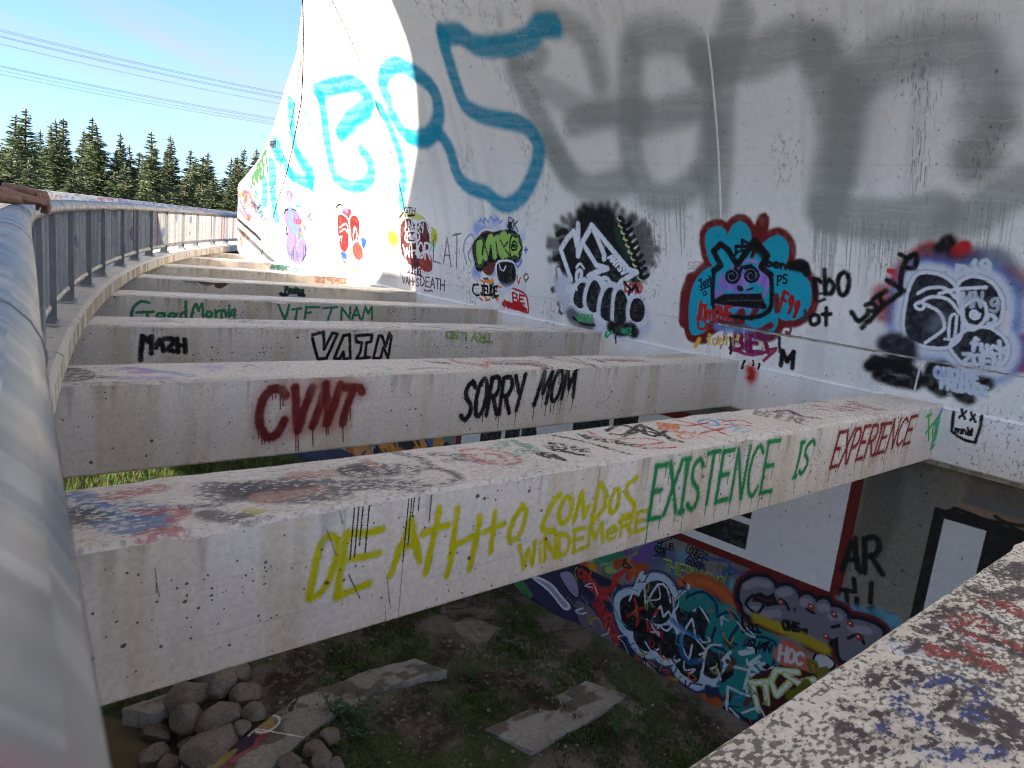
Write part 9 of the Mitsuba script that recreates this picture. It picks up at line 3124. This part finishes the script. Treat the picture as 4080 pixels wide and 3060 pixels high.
for i, (ax, az) in enumerate(ROW):
    y = rt.uniform(46, 64); plant(ax * y, y, az * y + ZO + 0.1, f'{"tall" if i in TALL else "shorter"} dark green spruce, the {ORD[i]} treetop from the left behind the parapet', 'spruces in a row behind the parapet', i, rt.uniform(1.45, 1.8) if i not in (2, 9, 14, 15, 20) else 1.9)
MID = [(.113, .088, 'third and fourth'), (.151, .098, 'sixth and seventh'), (.177, .092, 'seventh and eighth'), (.197, .088, 'eighth and ninth'), (.222, .090, 'tenth and eleventh'), (.247, .094, 'eleventh and thirteenth'), (.262, .092, 'thirteenth and fourteenth'), (.277, .096, 'fourteenth and fifteenth'), (.301, .089, 'sixteenth and seventeenth'), (.315, .088, 'seventeenth and eighteenth'), (.331, .094, 'eighteenth and nineteenth'), (.346, .100, 'nineteenth and twentieth')]
for i, (ax, az, wh) in enumerate(MID):
    y = rt.uniform(56, 66); plant(ax * y, y, az * y + ZO, f'slim spruce in the row between the {wh} treetops', 'spruces in a row behind the parapet', i + 3, 1.45)
for i, (ax, az) in enumerate([(0.099, 0.046), (0.118, 0.050), (0.172, 0.055), (0.205, 0.052), (0.223, 0.062), (0.26, 0.070), (0.282, 0.055), (0.30, 0.060), (0.318, 0.062), (0.333, 0.066), (0.150, 0.050), (0.075, 0.06), (0.244, 0.05), (0.356, 0.06)]):
    y = rt.uniform(38, 44); plant(ax * y, y, az * y + ZO + 0.1, f'low wide spruce before the taller row, {LOWP[i]}', 'low spruces in front of the row', i + 2, 2.2)
labels['spruce_wood'] = {'label': 'dark mass of more spruces filling the gaps behind the row', 'category': 'trees', 'kind': 'stuff'}
for i in range(34):
    ax = 0.05 + 0.0115 * i; y = rt.uniform(68, 84); h = rt.uniform(0.055, 0.085) * y + ZO
    scene[f'spruce_wood__{i + 1:03d}'] = {'type': 'instance', 'g': {'type': 'ref', 'id': f'spruce_group_{"abcde"[i % NV]}'}, 'to_world': T().translate([ax * y, y, -0.1]).rotate([0, 0, 1], float(rt.uniform(0, 360))).scale([h * 2.2, h * 2.2, h])}

# ------------------------------------------------------------------ power lines and street lamps
scene['wire_mat'] = {'type': 'diffuse', 'reflectance': {'type': 'rgb', 'value': [0.05, 0.05, 0.055]}}
WIRES = [(.1837, .1829, .1876), (.1818, .1812, .1861), (.177, .1767, .1819), (.1758, .1752, .1802), (.1686, .1681, .1731), (.1461, .1466, .1529), (.145, .145, .1508), (.1413, .1415, .1475), (.1372, .1379, .1446)]
WL = ['highest thin black power line of the upper bundle', 'second power line from the top of the upper bundle', 'middle power line of the upper bundle', 'fourth power line down in the upper bundle', 'lowest power line of the upper bundle, set apart from the others',
      'highest power line of the lower bundle', 'second power line of the lower bundle', 'third power line of the lower bundle', 'lowest power line above the spruces']
for (z0, z1, z2), lab in zip(WIRES, WL):
    c = np.polyfit([.0845, .2235, .4025], [z0, z1, z2], 2); x = np.linspace(-0.5, 1.1, 60)
    c[0] = min(c[0], 0.12); base = np.polyval(c, .0845); 
    z = z0 + c[0] * (x ** 2 - .0845 ** 2) + ((z2 - z0) - c[0] * (.4025 ** 2 - .0845 ** 2)) / (.4025 - .0845) * (x - .0845)
    add('power_line', tube(np.stack([x * 150, x * 0 + 150, ZO + z * 150], 1), 0.027, 5), 'wire_mat', None, label=lab, cat='power line', group='power lines across the sky')
scene['lamp_mat'] = {'type': 'principled', 'base_color': {'type': 'rgb', 'value': [0.45, 0.45, 0.45]}, 'roughness': 0.5}
for x0, x1, y, z, lab in ((.361, .40, 42.0, .0885, 'grey street lamp whose flat head shows above the sloping wall edge'), (.359, .39, 58.0, .071, 'smaller far street lamp showing just below the first one')):
    l_ = thing('street_lamp', lab, 'street lamp', 'street lamps behind the vault')
    hx = trimesh.convex.convex_hull(np.array([[x0 * y, y - .12, z * y + .0], [x0 * y, y + .12, z * y], [x0 * y + .15, y - .18, z * y + .12], [x0 * y + .15, y + .18, z * y + .12], [x0 * y + .95, y - .10, z * y + .10], [x0 * y + .95, y + .10, z * y + .10], [x0 * y + .6, y, z * y - .08]]) + [0, 0, ZO])
    add('lamp_head', hx, 'lamp_mat', l_)
    px = x1 * y + 0.9
    add('arm', tube(np.array([[x0 * y + .9, y, ZO + z * y + .08], [px - .3, y, ZO + z * y + .05], [px, y, ZO + z * y - .35]]), 0.05, 8), 'lamp_mat', l_, smooth=40)
    add('pole', tube(np.array([[px, y, ZO + z * y - .33], [px, y, -.1]]), np.array([0.07, 0.11]), 12), 'lamp_mat', l_, smooth=40)

# ------------------------------------------------------------------ the person leaning on the railing
def hull_chain(joints, bones):
    out = None
    for a, b in bones:
        (pa, ra), (pb, rb) = joints[a], joints[b]
        m = m3.Manifold.batch_hull([m3.Manifold.sphere(ra, 20).translate(list(map(float, pa))), m3.Manifold.sphere(rb, 20).translate(list(map(float, pb)))])
        out = m if out is None else out + m
    return out


def to_tri(m, iters=8, edge=0.012):
    m = m.refine_to_length(edge); q = m.to_mesh(); t = trimesh.Trimesh(np.array(q.vert_properties[:, :3]), np.array(q.tri_verts)); t.merge_vertices()
    return trimesh.smoothing.filter_taubin(t, iterations=iters)


PX, PY = 0.0, 3.62                                     # hands rest on the handrail here
RX = float(arc_x(rail_r(PY), PY)); DZ = float(deck_z(PY)) + 0.12; TZ = float(deck_z(PY)) + 0.99 + 0.057
def J(x, y, z, r): return ((RX + x, PY + y, z), r)
sk = {'pelvis': J(-.78, 0, DZ + .93, .13), 'chest': J(-.54, 0, DZ + 1.24, .135), 'neck': J(-.44, 0, DZ + 1.40, .055), 'head0': J(-.38, 0, DZ + 1.51, .085), 'head1': J(-.36, 0, DZ + 1.57, .09), 'jaw': J(-.31, 0, DZ + 1.47, .055)}
for s, n_ in ((-1, 'a'), (1, 'b')):
    sk['sh' + n_] = J(-.49, s * .19, DZ + 1.31, .06); sk['el' + n_] = J(-.25, s * .15, TZ + .048, .042); sk['wr' + n_] = J(.0, s * .045, TZ + .026 + .03 * (s > 0), .027)
    sk['hip' + n_] = J(-.78, s * .10, DZ + .90, .095); sk['kn' + n_] = J(-.74, s * .11, DZ + .50, .06); sk['an' + n_] = J(-.80, s * .12, DZ + .09, .042); sk['toe' + n_] = J(-.64, s * .13, DZ + .045, .04)
body = hull_chain(sk, [('chest', 'neck'), ('neck', 'head0'), ('head0', 'head1'), ('head0', 'jaw')])
for s, n_ in ((-1, 'a'), (1, 'b')):
    body += hull_chain(sk, [('sh' + n_, 'el' + n_), ('el' + n_, 'wr' + n_)])
    body += hull_chain({0: J(-.18, s * .125, TZ + .046 + .01 * (s > 0), .047), 1: J(-.03, s * .055, TZ + .03 + .026 * (s > 0), .030)}, [(0, 1)])
    wr = np.array(sk['wr' + n_][0]); zt = wr[2]
    d = np.array([0.86, -s * 0.50, 0.0]); sd = np.array([s * 0.50, 0.86, 0.0]) * s        # hand folds towards the other one
    palm = {0: (wr + d * .012, .024), 1: (wr + d * .075 + sd * .026, .017), 2: (wr + d * .080 - sd * .026, .016)}
    body += m3.Manifold.batch_hull([m3.Manifold.sphere(r, 16).translate(list(map(float, p))) for p, r in palm.values()])
    for f, (o, l) in enumerate(((.030, .036), (.010, .042), (-.010, .039), (-.029, .031))):
        k0 = wr + d * .078 + sd * o; k1 = k0 + d * l * .75 + np.array([0, 0, .004]) - sd * .002; k2 = k1 + d * l * .35 + np.array([0, 0, -l * .72]); k3 = k2 - d * l * .12 + np.array([0, 0, -l * .55])
        body += hull_chain({0: (k0, .0105), 1: (k1, .0098), 2: (k2, .0088), 3: (k3, .0075)}, [(0, 1), (1, 2), (2, 3)])
    t0 = wr + d * .02 + sd * .030; t1 = t0 + d * .028 + sd * .022 + np.array([0, 0, -.004]); t2 = t1 + d * .032 + sd * .002 + np.array([0, 0, -.008])
    body += hull_chain({0: (t0, .0135), 1: (t1, .0115), 2: (t2, .009)}, [(0, 1), (1, 2)])
hx, hy, hz = sk['head0'][0]
body += hull_chain({0: ((hx + .085, hy, hz + .012), .014), 1: ((hx + .104, hy, hz - .016), .015)}, [(0, 1)])          # nose
for s in (-1, 1): body += hull_chain({0: ((hx - .01, hy + s * .088, hz + .01), .018), 1: ((hx - .015, hy + s * .092, hz - .02), .012)}, [(0, 1)])      # ears
scene['skin_mat'] = {'type': 'principled', 'base_color': proc(lambda p, n, uv: mix((0.22, 0.115, 0.075), (0.29, 0.16, 0.11), fbm(p.x * 40, p.y * 40, p.z * 40, 3))), 'roughness': 0.5, 'specular': 0.4}
scene['navy_mat'] = {'type': 'twosided', 'b': {'type': 'bumpmap', 'arbitrary': proc(lambda p, n, uv: 0.006 * fbm(p.x * 14, p.y * 14, p.z * 9, 3)), 'scale': 1.0, 'bsdf': {'type': 'diffuse', 'reflectance': {'type': 'rgb', 'value': [0.014, 0.019, 0.035]}}}}
scene['jeans_mat'] = {'type': 'twosided', 'b': {'type': 'diffuse', 'reflectance': {'type': 'rgb', 'value': [0.05, 0.06, 0.09]}}}
scene['hair_mat'] = {'type': 'twosided', 'b': {'type': 'diffuse', 'reflectance': {'type': 'rgb', 'value': [0.03, 0.022, 0.016]}}}
scene['white_mat'] = {'type': 'diffuse', 'reflectance': {'type': 'rgb', 'value': [0.6, 0.58, 0.55]}}
pr = thing('person', 'person in a navy top leaning on the railing with folded hands at the left edge', 'person')
add('body', to_tri(body, 6, 0.008), 'skin_mat', pr, smooth=50)
sh = hull_chain({**sk, 'pelvis': J(-.77, 0, DZ + .90, .155), 'chest': J(-.54, 0, DZ + 1.22, .155), 'nk': J(-.46, 0, DZ + 1.36, .085)}, [('pelvis', 'chest'), ('chest', 'nk')])
for s, n_ in ((-1, 'a'), (1, 'b')):
    a_, b_ = np.array(sk['sh' + n_][0]), np.array(sk['el' + n_][0]); w_ = np.array(sk['wr' + n_][0])
    sh += hull_chain({0: (a_, .082), 1: (b_, .062)}, [(0, 1)]) + hull_chain({0: (a_, .09), 1: J(-.54, 0, DZ + 1.24, .13)}, [(0, 1)])
    e_ = b_ + (w_ - b_) * (0.45 if s < 0 else 0.75); sh += hull_chain({0: (b_, .062), 1: (e_, .054 if s < 0 else .046)}, [(0, 1)])
add('shirt', to_tri(sh, 6, 0.014), 'navy_mat', pr, smooth=50)
tr = None
for n_ in 'ab':
    q = hull_chain({0: (sk['hip' + n_][0], .115), 1: (sk['kn' + n_][0], .085), 2: (sk['an' + n_][0], .07), 3: J(-.77, 0, DZ + .95, .13)}, [(0, 1), (1, 2), (3, 0)]); tr = q if tr is None else tr + q
add('trousers', to_tri(tr, 6, 0.02), 'jeans_mat', pr, smooth=50)
for n_ in 'ab': add('shoe', to_tri(hull_chain({0: sk['an' + n_][0:1] + (.055,), 1: (sk['toe' + n_][0], .045), 2: ((sk['an' + n_][0][0] - .03, sk['an' + n_][0][1], DZ + .045), .045)}, [(0, 1), (0, 2), (2, 1)]), 4, 0.02), 'hair_mat', pr, smooth=50)
add('hair', to_tri(hull_chain({0: ((hx - .03, hy, hz + .055), .096), 1: ((hx - .045, hy, hz + .01), .088)}, [(0, 1)]), 4, 0.02), 'hair_mat', pr, smooth=50)
for s in (-1, 1):
    e = trimesh.creation.icosphere(subdivisions=2, radius=0.012); e.apply_translation([hx + .083, hy + s * .032, hz + .012]); add('eye', e, 'white_mat', pr, smooth=True)
mo = hull_chain({0: ((hx + .102, hy - .022, hz - .05), .007), 1: ((hx + .108, hy, hz - .051), .008), 2: ((hx + .102, hy + .022, hz - .05), .007)}, [(0, 1), (1, 2)])
scene['lip_mat'] = {'type': 'diffuse', 'reflectance': {'type': 'rgb', 'value': [0.30, 0.12, 0.10]}}
add('mouth', to_tri(mo, 2, 0.006), 'lip_mat', pr, smooth=50)
